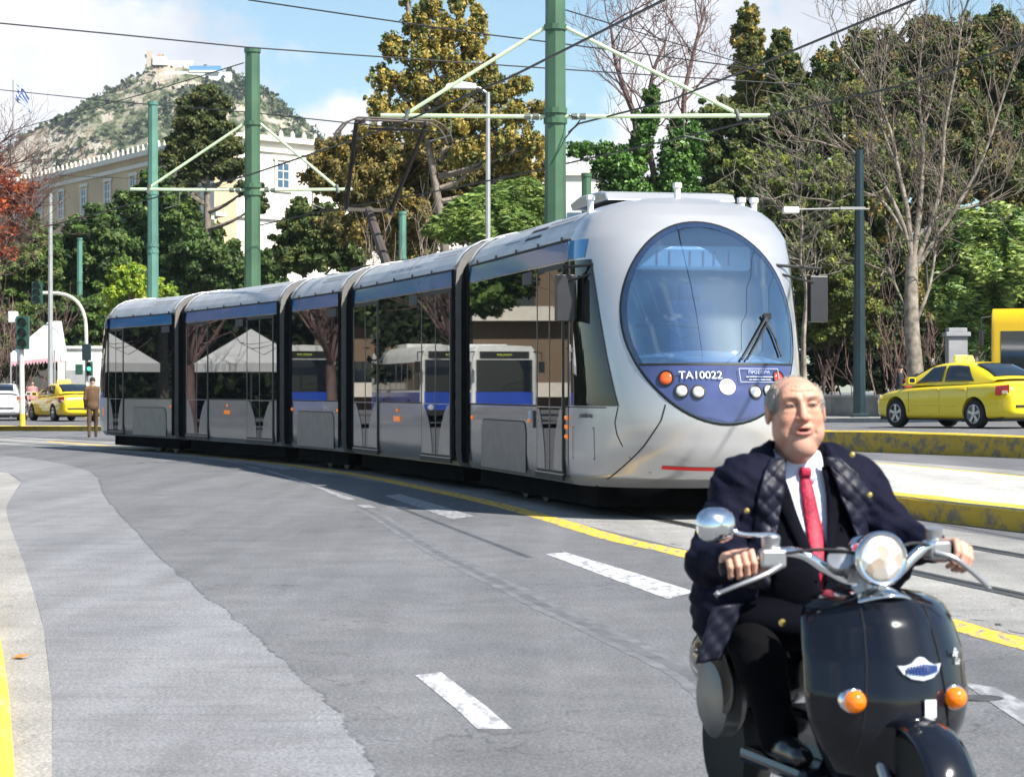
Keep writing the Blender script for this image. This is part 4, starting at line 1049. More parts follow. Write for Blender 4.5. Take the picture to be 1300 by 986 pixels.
# flag
q = P(17, 150, 150)
fl = empty('flag', (q.x, q.y, 0), label='blue and white striped flag with a cross on a thin pole at the far left', cat='flag')
b = MB(); b.tube([(-.0, 0, 0), (0, 0, q.z+2.5)], .06, 6); b.build('flagpole', M_galv, fl)
M_fb = mat('flag_blue', (.03, .12, .52), .8); M_fw = mat('flag_white', (.75, .77, .8), .8)
b = MB(); nf_, ns_ = 27, 18; q0 = Vector((0.05, 0, q.z+2.3)); 
def fp(u_, v_): return q0+Vector((.10+u_*.85+.10*math.sin(v_*5+u_*3), .25*math.sin(u_*7+v_*2), -v_*1.0-u_*.95-.06*math.sin(u_*8)))
for i in range(nf_):
    for j in range(ns_):
        u0, u1, v0, v1 = i/nf_, (i+1)/nf_, j/ns_, (j+1)/ns_
        if u0 < .37 and v0 < .555: blue = not (abs((u0+u1)/2-.185) < .04 or abs((v0+v1)/2-.2775) < .06)
        else: blue = (int((v0+v1)/2*9) % 2 == 0)
        b.mi = 0 if blue else 1; b.add([fp(u0, v0), fp(u1, v0), fp(u1, v1), fp(u0, v1)], [(0, 1, 2, 3)])
b.build('flag_cloth', [M_fb, M_fw], fl)

# ================================================================== the rocky hill
HY = 1250.0
prof_px = [(-260, 330), (-120, 290), (0, 215), (20, 197), (35, 184), (60, 166), (85, 151), (100, 143), (118, 130), (130, 124), (150, 119), (162, 104), (178, 97), (185, 92), (187, 78), (194, 74), (202, 76), (212, 79), (240, 86), (262, 90), (280, 93), (300, 99), (320, 108), (345, 126), (365, 144), (380, 157), (392, 167), (420, 190), (470, 225), (560, 270), (700, 330)]
hx = np.array([(p[0]-650)/F*HY for p in prof_px]); hz = np.array([1.35+(496-p[1])/F*HY for p in prof_px])
rg = np.random.default_rng(5)
nxh, nyh = 300, 120
X = np.linspace(-390, 20, nxh); Yv = np.linspace(-170, 200, nyh)
def fbm(x, y, seed, sc, octv=5):
    r = np.random.default_rng(seed); o = 0
    for k in range(octv):
        a = r.uniform(0, 6.28, 4); f_ = sc*2**k
        o = o+(np.sin(x*f_+a[0]+1.7*np.sin(y*f_*.7+a[1]))*np.sin(y*f_*1.1+a[2]+1.3*np.sin(x*f_*.6+a[3])))/1.8**k
    return o
XX, YY = np.meshgrid(X, Yv)
hs_ = np.stack([np.interp(X+o_, hx, hz) for o_ in range(-30, 31, 3)]).mean(0)
sharp = np.interp(XX, hx, hz); soft = np.interp(XX+3.0*fbm(XX, YY, 3, .06), X, hs_); kk_ = np.clip(np.abs(YY)/14.0, 0, 1)
ridge = sharp*(1-kk_)+soft*kk_
fall = np.where(YY < 0, np.exp(-((YY/105.0)**2)), np.exp(-((YY/160.0)**2)))
Z = ridge*fall
cl_ = np.clip((fbm(XX, YY, 11, .035)), 0, 1)
Z = Z+fbm(XX, YY, 8, .09)*1.7*np.clip(-YY/30+.15, .0, 1)+cl_*5*np.clip(-YY/40, 0, 1)
Z = np.where(np.abs(YY) < 3, ridge+.25*fbm(XX, YY, 9, .3, 3), Z)
V = np.stack([XX, YY, Z], -1).reshape(-1, 3); I = np.arange(nxh*nyh).reshape(nyh, nxh)
Q = np.stack([I[:-1, :-1], I[:-1, 1:], I[1:, 1:], I[1:, :-1]], -1).reshape(-1, 4)
m = bpy.data.materials.new('hillside'); m.use_nodes = True; t = m.node_tree; bs = t.nodes['Principled BSDF']; bs.inputs['Roughness'].default_value = .95; bs.inputs['Specular IOR Level'].default_value = .1
tcn = t.nodes.new('ShaderNodeTexCoord')
def nse(sc, det=8, rough=.65, mp=None):
    n = t.nodes.new('ShaderNodeTexNoise'); n.inputs['Scale'].default_value = sc; n.inputs['Detail'].default_value = det; n.inputs['Roughness'].default_value = rough; t.links.new(mp or tcn.outputs['Object'], n.inputs['Vector']); return n.outputs[0]
def rmp(x, els):
    r = t.nodes.new('ShaderNodeValToRGB'); t.links.new(x, r.inputs[0]); e = r.color_ramp.elements
    while len(e) < len(els): e.new(.5)
    for i, (p_, c_) in enumerate(els): e[i].position = p_; e[i].color = (*c_, 1)
    return r.outputs[0]
green = rmp(nse(.22), [(.38, (.06, .085, .045)), (.5, (.17, .19, .10)), (.58, (.36, .34, .25))])
mpn = t.nodes.new('ShaderNodeMapping'); mpn.inputs['Scale'].default_value = (1, 1, .35); t.links.new(tcn.outputs['Object'], mpn.inputs[0])
rock = rmp(nse(.10, mp=mpn.outputs[0]), [(.34, (.34, .20, .12)), (.44, (.52, .44, .34)), (.6, (.62, .57, .48))])
sx = t.nodes.new('ShaderNodeSeparateXYZ'); t.links.new(tcn.outputs['Object'], sx.inputs[0])
def tm(op, a, c, cl=False):
    n = t.nodes.new('ShaderNodeMath'); n.operation = op; n.use_clamp = cl
    for i, x in enumerate((a, c)):
        if isinstance(x, (int, float)): n.inputs[i].default_value = x
        else: t.links.new(x, n.inputs[i])
    return n.outputs[0]
gm = t.nodes.new('ShaderNodeNewGeometry'); sg = t.nodes.new('ShaderNodeSeparateXYZ'); t.links.new(gm.outputs['Normal'], sg.inputs[0])
cliff = tm('MULTIPLY', tm('SUBTRACT', 150.0, sx.outputs[2]), .03, True)          # quarry cliff low on the left flank
left = tm('MULTIPLY', tm('SUBTRACT', -205.0, sx.outputs[0]), .05, True)
cr = tm('MULTIPLY', cliff, left)
topr = tm('MULTIPLY', tm('MULTIPLY', tm('SUBTRACT', sx.outputs[2], 163.0), .12, True), tm('MULTIPLY', tm('SUBTRACT', -175.0, sx.outputs[0]), .06, True))
base_r = tm('MULTIPLY', tm('SUBTRACT', nse(.055), .50), 6.0, True)
rk = tm('ADD', tm('ADD', cr, topr), base_r, True)
rk = tm('MULTIPLY', tm('SUBTRACT', tm('ADD', rk, tm('MULTIPLY', nse(.3), .9)), .62), 3.5, True)
mx = t.nodes.new('ShaderNodeMix'); mx.data_type = 'RGBA'; t.links.new(rk, mx.inputs[0]); t.links.new(green, mx.inputs[6]); t.links.new(rock, mx.inputs[7])
t.links.new(mx.outputs[2], bs.inputs['Base Color'])
bp = t.nodes.new('ShaderNodeBump'); bp.inputs['Strength'].default_value = 1; bp.inputs['Distance'].default_value = 4; t.links.new(nse(.35, 8, .7), bp.inputs['Height']); t.links.new(bp.outputs[0], bs.inputs['Normal'])
hill = np_mesh('hill', V, Q, m, smooth=True); hill.location = (0, HY, 0); tag(hill, kind='structure')
# scrub and small pines over the slopes
sr = np.random.default_rng(77); ns_ = 2600; xi = sr.uniform(-320, -20, ns_*3); yi = -np.abs(sr.normal(0, 60, ns_*3)); dn = fbm(xi, yi, 21, .05)
ok = (dn+sr.normal(0, .5, ns_*3) > .1) & (yi > -165); xi, yi = xi[ok][:ns_], yi[ok][:ns_]
ix = np.clip(((xi-X[0])/(X[1]-X[0])).astype(int), 0, nxh-1); iy = np.clip(((yi-Yv[0])/(Yv[1]-Yv[0])).astype(int), 0, nyh-1); zi = Z[iy, ix]
ncl = 12; cen = np.repeat(np.stack([xi, yi, zi+.8], 1), ncl, 0); szz = np.repeat(sr.uniform(.8, 2.6, len(xi)), ncl)[:, None]
pp_ = cen+sr.normal(size=cen.shape)*szz*np.array([.8, .8, .45]); t1 = sr.normal(size=cen.shape); t1 /= np.linalg.norm(t1, axis=1)[:, None]; t2 = np.cross(t1, sr.normal(size=cen.shape)); t2 /= np.linalg.norm(t2, axis=1)[:, None]
v4 = np.stack([pp_-t1*szz*.6, pp_-t2*szz*.6, pp_+t1*szz*.6, pp_+t2*szz*.6], 1).reshape(-1, 3)
scol = np.array([(.06, .085, .04), (.09, .12, .055), (.14, .17, .08), (.045, .06, .035)])[sr.integers(0, 4, len(xi))]
M_scrub = mat('scrub_leaves', (1, 1, 1), .8, attr='tone', trans=.2, var=.15, vscale=.05)
so = np_mesh('hillside_scrub', v4, np.arange(len(v4)).reshape(-1, 4), M_scrub, colors=np.repeat(np.repeat(scol, ncl, 0), 4, 0)); so.location = (0, HY, 0); tag(so, 'green scrub and low pines scattered over the rocky hill', 'scrub', kind='stuff')
# buildings on the summit
M_wh = mat('whitewash', (.78, .77, .74), .7, var=.05); M_bluer = mat('blue_roofing', (.12, .28, .5), .5); M_tile = mat('roof_tile', (.4, .2, .12), .8)
def hp(px, py, dy=0): return P(px, py, HY+dy)
q = hp(190, 76, -6); t_ = empty('chapel', (q.x, q.y, q.z-3), label='small stone bell tower and chapel on the peak of the rocky hill', cat='chapel')
b = MB(); b.box((0, 0, 3.0), (3.0, 3.0, 9.5)); b.build('bell_tower', mat('tower_stone', (.5, .42, .33), .8), t_); b = MB(); b.box((5.5, 0, 2.2), (7, 5, 4.5)); b.build('nave', M_wh, t_)
b = MB(); b.lathe([(2.2, 0), (0, 2.2)], (5.5, 0, 4.4), n=12); b.build('dome', M_tile, t_)
q = hp(256, 92, -12); t_ = empty('hilltop_restaurant', (q.x, q.y, q.z), label='low white terrace building with a blue roof beside the peak of the hill', cat='building')
b = MB(); b.box((-9, 0, -3), (22, 6, 6.0)); b.box((9, 1, -3), (14, 6, 6)); b.build('terrace_wall', M_wh, t_)
b = MB(); b.box((2, 0, 1.7), (17, 6, 3.0)); b.build('blue_roof', M_bluer, t_)
b = MB(); b.box((2, -3.2, .2), (17, .5, .8)); b.build('awning', M_wh, t_)
q = hp(222, 84, -4); t_ = tag(MB().box((0, 0, 0), (20, 4, 5)).build('hilltop_wall', M_wh, loc=q), 'white retaining wall between the bell tower and the blue-roofed terrace', 'wall')

# ================================================================== far pavement, low wall, gate pillar on the right
def avz(q): return avenue_z(q)
w0 = P(985, 496, 79); w1 = P(1165, 496, 72.5); w2 = P(1330, 496, 66)
M_lowwall = mat('low_wall_stone', (.20, .20, .19), .8, var=.3, vscale=1.2, bump=.3, bscale=8)
t = empty('low_wall', (w0.x, w0.y, avz(w0)), label='long low grey stone wall under the dark trees on the right', cat='wall')
dv = (w2-w0); ln = dv.length; dv.normalize(); ang = math.atan2(dv.y, dv.x)
b = MB(); rows = []
rot = Matrix.Rotation(ang, 3, 'Z')
k = -14
while k < ln-.5:
    p = dv*(k+.68)*1.0; z = avz(w0+p)-avz(w0); b.box((p.x, p.y, z+.36), (1.345, .34, .8), rot=rot); k += 1.36
b.build('stone_blocks', M_lowwall, t, bevel=.015)
b = MB(); p = dv*(ln/2-7.2); b.box((p.x, p.y, .80+(avz(w0+p)-avz(w0))), (ln+14, .42, .09), rot=rot); b.build('coping', mat('coping_stone', (.32, .32, .30), .8, var=.2), t, bevel=.01)
b = MB(); pp = [w0-dv*20, w2+dv*20]; n_ = Vector((dv.y, -dv.x, 0)); n_ = -n_ if n_.y > 0 else n_
rows = []
for k in range(12):
    q = w0-dv*20+dv*k*3.2; rows.append([Vector((*(q+n_*o_).xy, avz(q+n_*o_)+h_)) for o_, h_ in ((-1, .13), (3.6, .13), (3.62, .0))])
b.grid(rows); tag(b.build('footpath', M_kerbc), kind='structure')
q = P(1214, 496, 74.5); q.z = avz(q)
t = empty('gate_pillar', q, label='pale square gate pillar with tree shade put into its colour, right of the tree trunk', cat='pillar')
b = MB(); b.box((0, 0, 1.35), (.62, .6, 2.7)); b.build('shaft', mat('pillar_shade_grey', (.27, .27, .28), .7, var=.15, vscale=2), t, bevel=.02)  # grey lowered so the colour stands in for tree shade
b = MB(); b.box((0, 0, 2.76), (.8, .78, .14)); b.box((0, 0, 2.9), (.6, .6, .14)); b.box((0, 0, .12), (.74, .72, .24)); b.build('capital', MATS['pillar_shade_grey'], t, bevel=.02)
# ================================================================== trees
def leaf_mat(name, rough=.55, trans=.3):
    return mat(name, (1, 1, 1), rough, attr='tone', trans=trans, var=.18, vscale=.6, spec=.35)
M_leaf = leaf_mat('foliage', .55, .38); M_leafg = leaf_mat('glossy_foliage', .42, .25)
M_bark = mat('bark', (.19, .155, .125), .9, var=.35, vscale=5, bump=.6, bscale=14)
M_bark2 = mat('pale_bark', (.17, .145, .115), .85, var=.35, vscale=4, bump=.5, bscale=14, col2=(.25, .215, .175))
M_twig = mat('twig_bark', (.20, .16, .13), .85, var=.3, vscale=2)
M_twigd = mat('dark_twig_bark', (.16, .10, .09), .85, var=.3, vscale=2)

def leaf_cloud(name, parent, clumps, n, size, pal, seed=1, sub=26, subr=.25, aspect=1.6, droop=0.0, shell=.55, mtl=None, weights=None, up=.35, ripple=.12, vert=.75):
    """clumps: (centre, (rx, ry, rz)) relative to parent; leaves gather on branch-tip tufts, leaving gaps"""
    rg = np.random.default_rng(seed); vol = np.array([c[1][0]*c[1][2]+c[1][1]*c[1][2] for c in clumps]); share = vol/vol.sum()
    Vs = []; Cs = []; n = int(n*2.8); size = size*.54; sub = int(sub*3.6); subr = subr*.72
    pal = np.array(pal); base_w = np.array(weights) if weights is not None else None
    for (c, r), sh in zip(clumps, share):
        c = np.array(c); r = np.array(r); m_ = max(60, int(n*sh)); ns = max(7, int(sub*(0.6+.4*len(clumps)*sh)))
        d = rg.normal(size=(ns, 3)); d /= np.linalg.norm(d, axis=1)[:, None]; rad = shell+(1.0-shell)*rg.random(ns)**.6; rad[rg.random(ns) < .25] *= .55
        rad *= 1+ripple*rg.normal(size=ns)
        sc = d*rad[:, None]*r; rs = subr*np.mean(r)*(.55+.9*rg.random(ns))
        tone_i = rg.choice(len(pal), ns, p=base_w)
        k = rg.integers(0, ns, m_); off = rg.normal(size=(m_, 3)); off /= np.linalg.norm(off, axis=1)[:, None]; off *= 1.25*(rg.random(m_)**.6)[:, None]*rs[k][:, None]
        off[:, 2] *= vert
        p = c+sc[k]+off; p[:, 2] -= droop*rg.random(m_)*rs[k]*2.2
        nrm = .45*off/np.maximum(rs[k][:, None], .01)+rg.normal(size=(m_, 3))*.8+.45*sc[k]/np.mean(r)+np.array([0, 0, up]); nrm /= np.linalg.norm(nrm, axis=1)[:, None]
        t1 = np.cross(nrm, rg.normal(size=(m_, 3)))
        if droop: t1 = np.cross(nrm, np.cross(nrm, np.array([0, 0, 1.0]))+.25*rg.normal(size=(m_, 3))); 
        t1 /= np.maximum(np.linalg.norm(t1, axis=1)[:, None], 1e-6); t2 = np.cross(nrm, t1)
        s_ = size*(.6+.8*rg.random(m_))[:, None]
        if droop: t1, t2 = t2*1.0, t1
        a, b_ = t1*s_*.5*aspect, t2*s_*.5
        v4 = np.stack([p-a, p-b_*.9, p+a, p+b_*.9], 1)
        mixt = np.where(rg.random(m_) < .38, rg.choice(len(pal), m_, p=base_w), tone_i[k]); col = pal[mixt]*1.6*(.7+.6*rg.random(m_))[:, None]
        Vs.append(v4.reshape(-1, 3)); Cs.append(np.repeat(col, 4, 0))
    V = np.concatenate(Vs); C_ = np.concatenate(Cs); Q = np.arange(len(V)).reshape(-1, 4)
    return np_mesh(name, V, Q, mtl or M_leaf, parent, colors=C_)

def grow(b, p, d, ln, r, depth, rg, spread=.6, kids=(2, 4), up=.12, wig=.25, n=4, min_r=.012, grav=0.0, lratio=(.55, .85), sides=5):
    pts = [p]; rr_ = [r]; q = p.copy(); dd = d.normalized()
    for k in range(n):
        dd = (dd+Vector((rg.uniform(-1, 1), rg.uniform(-1, 1), rg.uniform(-1, 1)))*wig+Vector((0, 0, up-grav*k/n))).normalized()
        q = q+dd*(ln/n); pts.append(q.copy()); rr_.append(max(min_r*.6, r*(1-.55*(k+1)/n)))
    b.tube(pts, rr_, sides if depth > 1 else 3, cap=False)
    if depth <= 0: return
    for i in range(rg.randint(*kids)):
        k = rg.randint(max(1, n//2-1), n); base = pts[k]
        side = Vector((rg.uniform(-1, 1), rg.uniform(-1, 1), rg.uniform(-.6, .9))).normalized()
        nd = (dd*(1-spread)+side*spread).normalized()
        grow(b, base, nd, ln*rg.uniform(*lratio), max(min_r, rr_[k]*.68), depth-1, rg, spread, kids, up, wig, max(3, n-1), min_r, grav, lratio, sides)

def pcl(root, px, py, Y, rx, rz, ry=None):
    """clump from photo measurements: centre px,py, radii in px, at distance Y"""
    p = P(px, py, Y)-Vector(root); s_ = Y/F; return (tuple(p), (rx*s_, (ry if ry else (rx+rz)/2)*s_, rz*s_))
def tree(name, label, root, clumps, n, size, pal, seed, trunk=None, cat='tree', group=None, trunk_r=.25, bark=None, limbs=True, **kw):
    t = empty(name, root, label=label, cat=cat, group=group)
    cl3 = [pcl(root, *c) for c in clumps]
    leaf_cloud('crown', t, cl3, n, size, pal, seed, **kw)
    b = MB(); rg_ = random.Random(seed)
    top = max(cl3, key=lambda c: c[0][2]); tp = Vector(top[0])
    mid = [Vector((tp.x*.15*rg_.uniform(.5, 1.5), tp.y*.2, tp.z*f_)) for f_ in (0, .2, .4)]+[Vector((tp.x*.6, tp.y*.6, tp.z*.7)), tp]
    b.tube(smooth_pts(mid, 4), [trunk_r*(1-.8*i/16) for i in range(17)], 8)
    if limbs:
        for c, r_ in cl3:
            c = Vector(c); z0_ = min(max(.25*tp.z, c.z-.4*r_[2]-1.0), tp.z*.85); f_ = z0_/max(tp.z, .1)
            st = Vector((tp.x*.5*f_, tp.y*.5*f_, z0_)); mm = st.lerp(c, .5)+Vector((rg_.uniform(-.3, .3), rg_.uniform(-.3, .3), -.2))
            b.tube(smooth_pts([st, mm, c+Vector((0, 0, r_[2]*.3))], 3), [trunk_r*.4*(1-.8*i/6) for i in range(7)], 5, cap=False)
            for _ in range(4):
                e = c+Vector((rg_.uniform(-1, 1)*r_[0], rg_.uniform(-1, 1)*r_[1], rg_.uniform(-.8, .9)*r_[2]))*.8
                b.tube([mm.lerp(c, .5), c.lerp(e, .6)+Vector((0, 0, .1)), e], [trunk_r*.18, trunk_r*.12, .02], 4, cap=False)
    b.build('trunk', bark or M_bark, t, smooth=60)
    return t
GOLD = [(.27, .19, .045), (.21, .165, .045), (.33, .235, .05), (.10, .11, .035), (.055, .075, .025)]
OLIVE = [(.075, .10, .03), (.11, .13, .04), (.05, .075, .025), (.15, .15, .045)]
DKGRN = [(.038, .066, .02), (.06, .10, .028), (.09, .13, .035), (.027, .05, .017)]
MIDGRN = [(.06, .11, .025), (.09, .15, .03), (.13, .19, .04), (.04, .075, .02)]
LIME = [(.26, .34, .035), (.19, .28, .04), (.33, .36, .04), (.12, .2, .03)]
WEEP = [(.12, .19, .045), (.17, .24, .06), (.08, .13, .035), (.22, .27, .07)]
BROWNG = [(.15, .12, .045), (.20, .16, .05), (.10, .10, .035), (.24, .19, .06), (.08, .075, .03)]
def base(px, Y, z=None):
    q = P(px, 496, Y); q.z = 0.3 if z is None else z; return q

# --- left side, behind the side road
tree('evergreen_tree', 'dark round-topped evergreen in front of the palace, second from the left', base(205, 128), [(198, 236, 128, 24, 26), (175, 262, 128, 30, 26), (222, 268, 128, 34, 28), (195, 290, 128, 50, 30), (160, 300, 129, 36, 30), (245, 300, 127, 34, 30), (205, 325, 128, 60, 30)], 30000, .30, DKGRN+MIDGRN, 11, group='evergreen trees on the left')
tree('evergreen_tree', 'broad dark evergreen directly left of the faded pole', base(130, 124), [(120, 290, 124, 36, 28), (95, 315, 124, 38, 32), (135, 330, 124, 46, 36), (100, 360, 125, 50, 34), (160, 372, 124, 50, 34), (85, 400, 126, 50, 34)], 30000, .30, DKGRN+MIDGRN[:2], 12, group='evergreen trees on the left')
tree('evergreen_tree', 'low dark evergreen mass behind the tram roof between the two armed poles', base(280, 120), [(262, 330, 120, 50, 34), (300, 345, 120, 46, 32), (235, 360, 121, 46, 30), (335, 340, 119, 30, 26), (215, 385, 121, 46, 26)], 24000, .28, DKGRN+MIDGRN[:2]+OLIVE[:1], 13, group='evergreen trees on the left')
tree('leafy_tree', 'bright yellow-green leafy tree lit by the sun behind the tram tail', base(165, 105), [(165, 352, 105, 22, 16), (150, 368, 105, 18, 16), (182, 366, 105, 22, 16), (205, 372, 105, 18, 14), (160, 390, 106, 30, 16)], 11000, .22, LIME, 14)
tree('leafy_tree', 'mottled green tree in the shade above the white tent', base(90, 112), [(100, 400, 112, 34, 28), (135, 410, 113, 30, 30), (60, 410, 112, 30, 26), (80, 440, 113, 50, 30), (120, 455, 114, 60, 26), (20, 455, 114, 46, 26)], 20000, .24, MIDGRN+DKGRN, 15)
tree('leafy_tree', 'olive-green tree at the left edge below the red-leaved branches', base(25, 116), [(25, 335, 116, 32, 26), (-10, 360, 116, 36, 34), (40, 370, 117, 26, 30), (15, 405, 117, 40, 28), (60, 340, 117, 22, 30), (45, 300, 119, 20, 28)], 20000, .26, OLIVE+MIDGRN, 16)
# tall open pine with visible stem in front of the palace
tree('tall_pine', 'tall open-crowned conifer with a bare stem standing before the palace and hill', base(264, 122), [(262, 122, 122, 20, 15), (240, 135, 122, 16, 14), (280, 135, 122, 14, 14), (250, 158, 122, 30, 16), (278, 165, 122, 22, 14), (232, 180, 122, 22, 14), (262, 190, 122, 34, 14), (295, 185, 122, 18, 13), (222, 203, 122, 22, 13), (250, 215, 122, 26, 13), (290, 212, 122, 26, 14), (236, 232, 122, 16, 9), (318, 240, 121, 20, 10), (330, 262, 121, 12, 10)], 26000, .24, [(.055, .075, .025), (.085, .10, .03), (.12, .125, .04), (.035, .05, .02)], 17, trunk_r=.42, shell=.35, subr=.36)
# --- centre
tree('golden_cypress', 'big golden-brown cypress reaching the top edge behind the pantograph', base(575, 78), [(545, 2, 78, 13, 22), (515, -12, 78, 8, 18), (585, -5, 78, 14, 24), (607, 25, 78, 10, 20), (530, 30, 78, 20, 18), (570, 38, 78, 26, 18), (600, 58, 78, 18, 18), (500, 62, 78, 18, 16), (540, 70, 78, 30, 18), (585, 85, 78, 26, 18), (622, 88, 78, 16, 16), (490, 98, 78, 18, 14), (525, 108, 78, 32, 16), (575, 120, 78, 34, 18), (625, 115, 78, 24, 16), (660, 108, 78, 18, 12), (480, 135, 78, 16, 14), (515, 145, 78, 30, 16), (560, 160, 78, 34, 18), (610, 150, 78, 30, 18), (655, 145, 78, 24, 14), (688, 140, 78, 12, 10), (640, 180, 78, 30, 16), (675, 182, 78, 20, 16), (575, 165, 79, 40, 24), (560, 130, 79, 30, 20), (600, 195, 78, 36, 18), (690, 215, 79, 16, 18), (655, 215, 79, 28, 18)], 42000, .17, [(.32, .245, .06), (.25, .205, .055), (.38, .29, .07), (.13, .15, .05), (.07, .09, .03)], 21, weights=[.26, .22, .16, .20, .16], trunk_r=.26, sub=20, subr=.30, shell=.25, ripple=.30, vert=1.5)
tree('golden_cypress', 'wide twiggy golden-brown conifer low behind the pantograph, below the tallest cypress', base(500, 84), [(425, 195, 84, 30, 26), (410, 225, 84, 26, 26), (470, 180, 84, 34, 26), (455, 225, 84, 42, 34), (510, 205, 84, 40, 30), (500, 250, 84, 50, 34), (555, 235, 84, 44, 30), (600, 215, 84, 36, 26), (560, 280, 84, 46, 28), (460, 285, 84, 46, 26), (520, 310, 84, 50, 24), (545, 190, 83, 34, 24), (575, 215, 83, 36, 26), (605, 240, 83, 36, 26), (650, 205, 82, 34, 24), (530, 270, 83, 40, 26)], 62000, .17, BROWNG+GOLD[:2]+[(.20, .17, .06)], 22, trunk_r=.3, subr=.26, shell=.4, sub=24, vert=1.3, ripple=.25)
tree('evergreen_tree', 'dark green bushy tree behind the tram roof just right of the second armed pole', base(395, 92), [(400, 285, 92, 34, 26), (372, 300, 92, 22, 26), (425, 300, 92, 28, 24), (390, 325, 92, 44, 22), (440, 325, 92, 34, 20), (380, 265, 92, 14, 16)], 20000, .2, DKGRN+OLIVE, 23)
tree('pepper_tree', 'fresh green drooping tree between the golden cypress and the central pole', base(630, 66), [(640, 250, 66, 34, 18), (600, 268, 66, 34, 18), (670, 245, 66, 24, 20), (570, 288, 66, 24, 16), (635, 285, 66, 50, 20), (685, 270, 66, 20, 24)], 24000, .17, WEEP, 24, aspect=3.2, droop=.6, subr=.3, group='pepper trees with drooping leaves')
# ivy-clad stems with bare tops right of the central pole
t = empty('ivy_clad_tree', base(850, 84), label='bare tree with ivy-covered stems right of the central pole', cat='tree'); rt = Vector(t.location)
IVY = [(.045, .10, .02), (.07, .15, .03), (.03, .07, .015), (.10, .19, .04)]
leaf_cloud('ivy', t, [pcl(rt, *c) for c in [(738, 190, 84, 18, 12), (770, 205, 84, 18, 22), (795, 215, 84, 24, 32), (815, 180, 84, 11, 26), (826, 150, 84, 10, 20), (828, 122, 84, 10, 14), (808, 150, 84, 6, 10), (862, 205, 84, 24, 34), (880, 180, 84, 16, 26), (852, 240, 84, 30, 26), (800, 250, 84, 40, 24), (862, 165, 84, 12, 20)]], 26000, .17, IVY, 31, mtl=M_leafg, subr=.34)
b = MB(); rg_ = random.Random(31)
def pb(pts, Y, r0, r1, root, n=4, bb=None, sides=6):
    w = smooth_pts([P(x, y, Y)-root for x, y in pts], n); (bb or b).tube(w, [r0+(r1-r0)*i/(len(w)-1) for i in range(len(w))], sides, cap=False); return w
for pts in ([(855, 300), (830, 220), (822, 150), (830, 90), (845, 55)], [(800, 300), (808, 170), (795, 120), (782, 80), (775, 30)], [(870, 280), (872, 200), (868, 130), (880, 70), (895, 10)]):
    w = pb(pts, 84, .16, .05, rt)
    for k in range(6, len(w), 1):
        grow(b, w[k], Vector((rg_.uniform(-1, 1), rg_.uniform(-.6, .6), rg_.uniform(.2, 1))), rg_.uniform(1.2, 2.6), .035, 3, rg_, spread=.55, min_r=.011, up=.1, wig=.3, sides=4)
b.build('branches', M_twigd, t, smooth=60)
tree('golden_cypress', 'narrow golden cypress, the taller of the two against the white cloud', base(950, 100), [(950, 22, 100, 13, 16), (945, 48, 100, 18, 22), (958, 60, 100, 14, 24), (948, 82, 100, 20, 24), (955, 112, 100, 22, 26), (945, 140, 100, 26, 26)], 16000, .2, GOLD[1:4]+OLIVE[:2], 32, subr=.3)
tree('golden_cypress', 'narrow dark green cypress, the shorter of the two against the white cloud', base(995, 98), [(993, 52, 98, 12, 15), (988, 76, 98, 17, 20), (1002, 84, 98, 15, 20), (995, 108, 98, 22, 24), (990, 140, 98, 26, 26)], 15000, .2, DKGRN[1:]+OLIVE+GOLD[:1], 33, subr=.3)
tree('dense_tree', 'dense dark olive tree directly behind the nose of the tram', base(940, 92), [(915, 150, 92, 36, 24), (960, 160, 92, 44, 28), (1000, 150, 92, 36, 28), (900, 195, 92, 34, 34), (945, 205, 92, 46, 34), (995, 205, 92, 46, 36), (1030, 175, 92, 36, 34), (920, 250, 92, 44, 32), (975, 262, 92, 50, 36), (1025, 260, 92, 44, 40)], 52000, .2, DKGRN+OLIVE+[(.10, .12, .03)], 34, group='dense trees behind the low wall', sub=32)
tree('dense_tree', 'olive-green shrubby tree in the sun behind the tram mirror', base(1010, 84), [(960, 215, 86, 34, 26), (1010, 225, 84, 40, 26), (1055, 240, 84, 40, 34), (1005, 275, 84, 40, 34), (1060, 295, 84, 44, 38), (1015, 330, 84, 36, 36), (1065, 355, 84, 44, 36), (1030, 400, 85, 44, 40), (1085, 410, 85, 44, 40)], 46000, .18, OLIVE+[(.20, .22, .045), (.17, .20, .04), (.15, .19, .04)], 35, group='dense trees behind the low wall', sub=30)
tree('dense_tree', 'dark green tree mass around the dark street pole', base(1120, 90), [(1090, 150, 92, 40, 40), (1040, 135, 93, 36, 34), (1130, 120, 93, 44, 44), (1140, 80, 93, 30, 30), (1100, 210, 90, 50, 40), (1150, 200, 91, 50, 50), (1120, 270, 90, 50, 44), (1140, 340, 90, 54, 44), (1100, 330, 90, 40, 50), (1150, 400, 90, 60, 44), (1040, 110, 94, 26, 26), (1060, 90, 94, 30, 30), (1105, 65, 94, 34, 32)], 76000, .19, DKGRN+OLIVE+[(.24, .17, .045), (.17, .17, .05)], 36, group='dense trees behind the low wall', sub=28, shell=.4, vert=1.2)
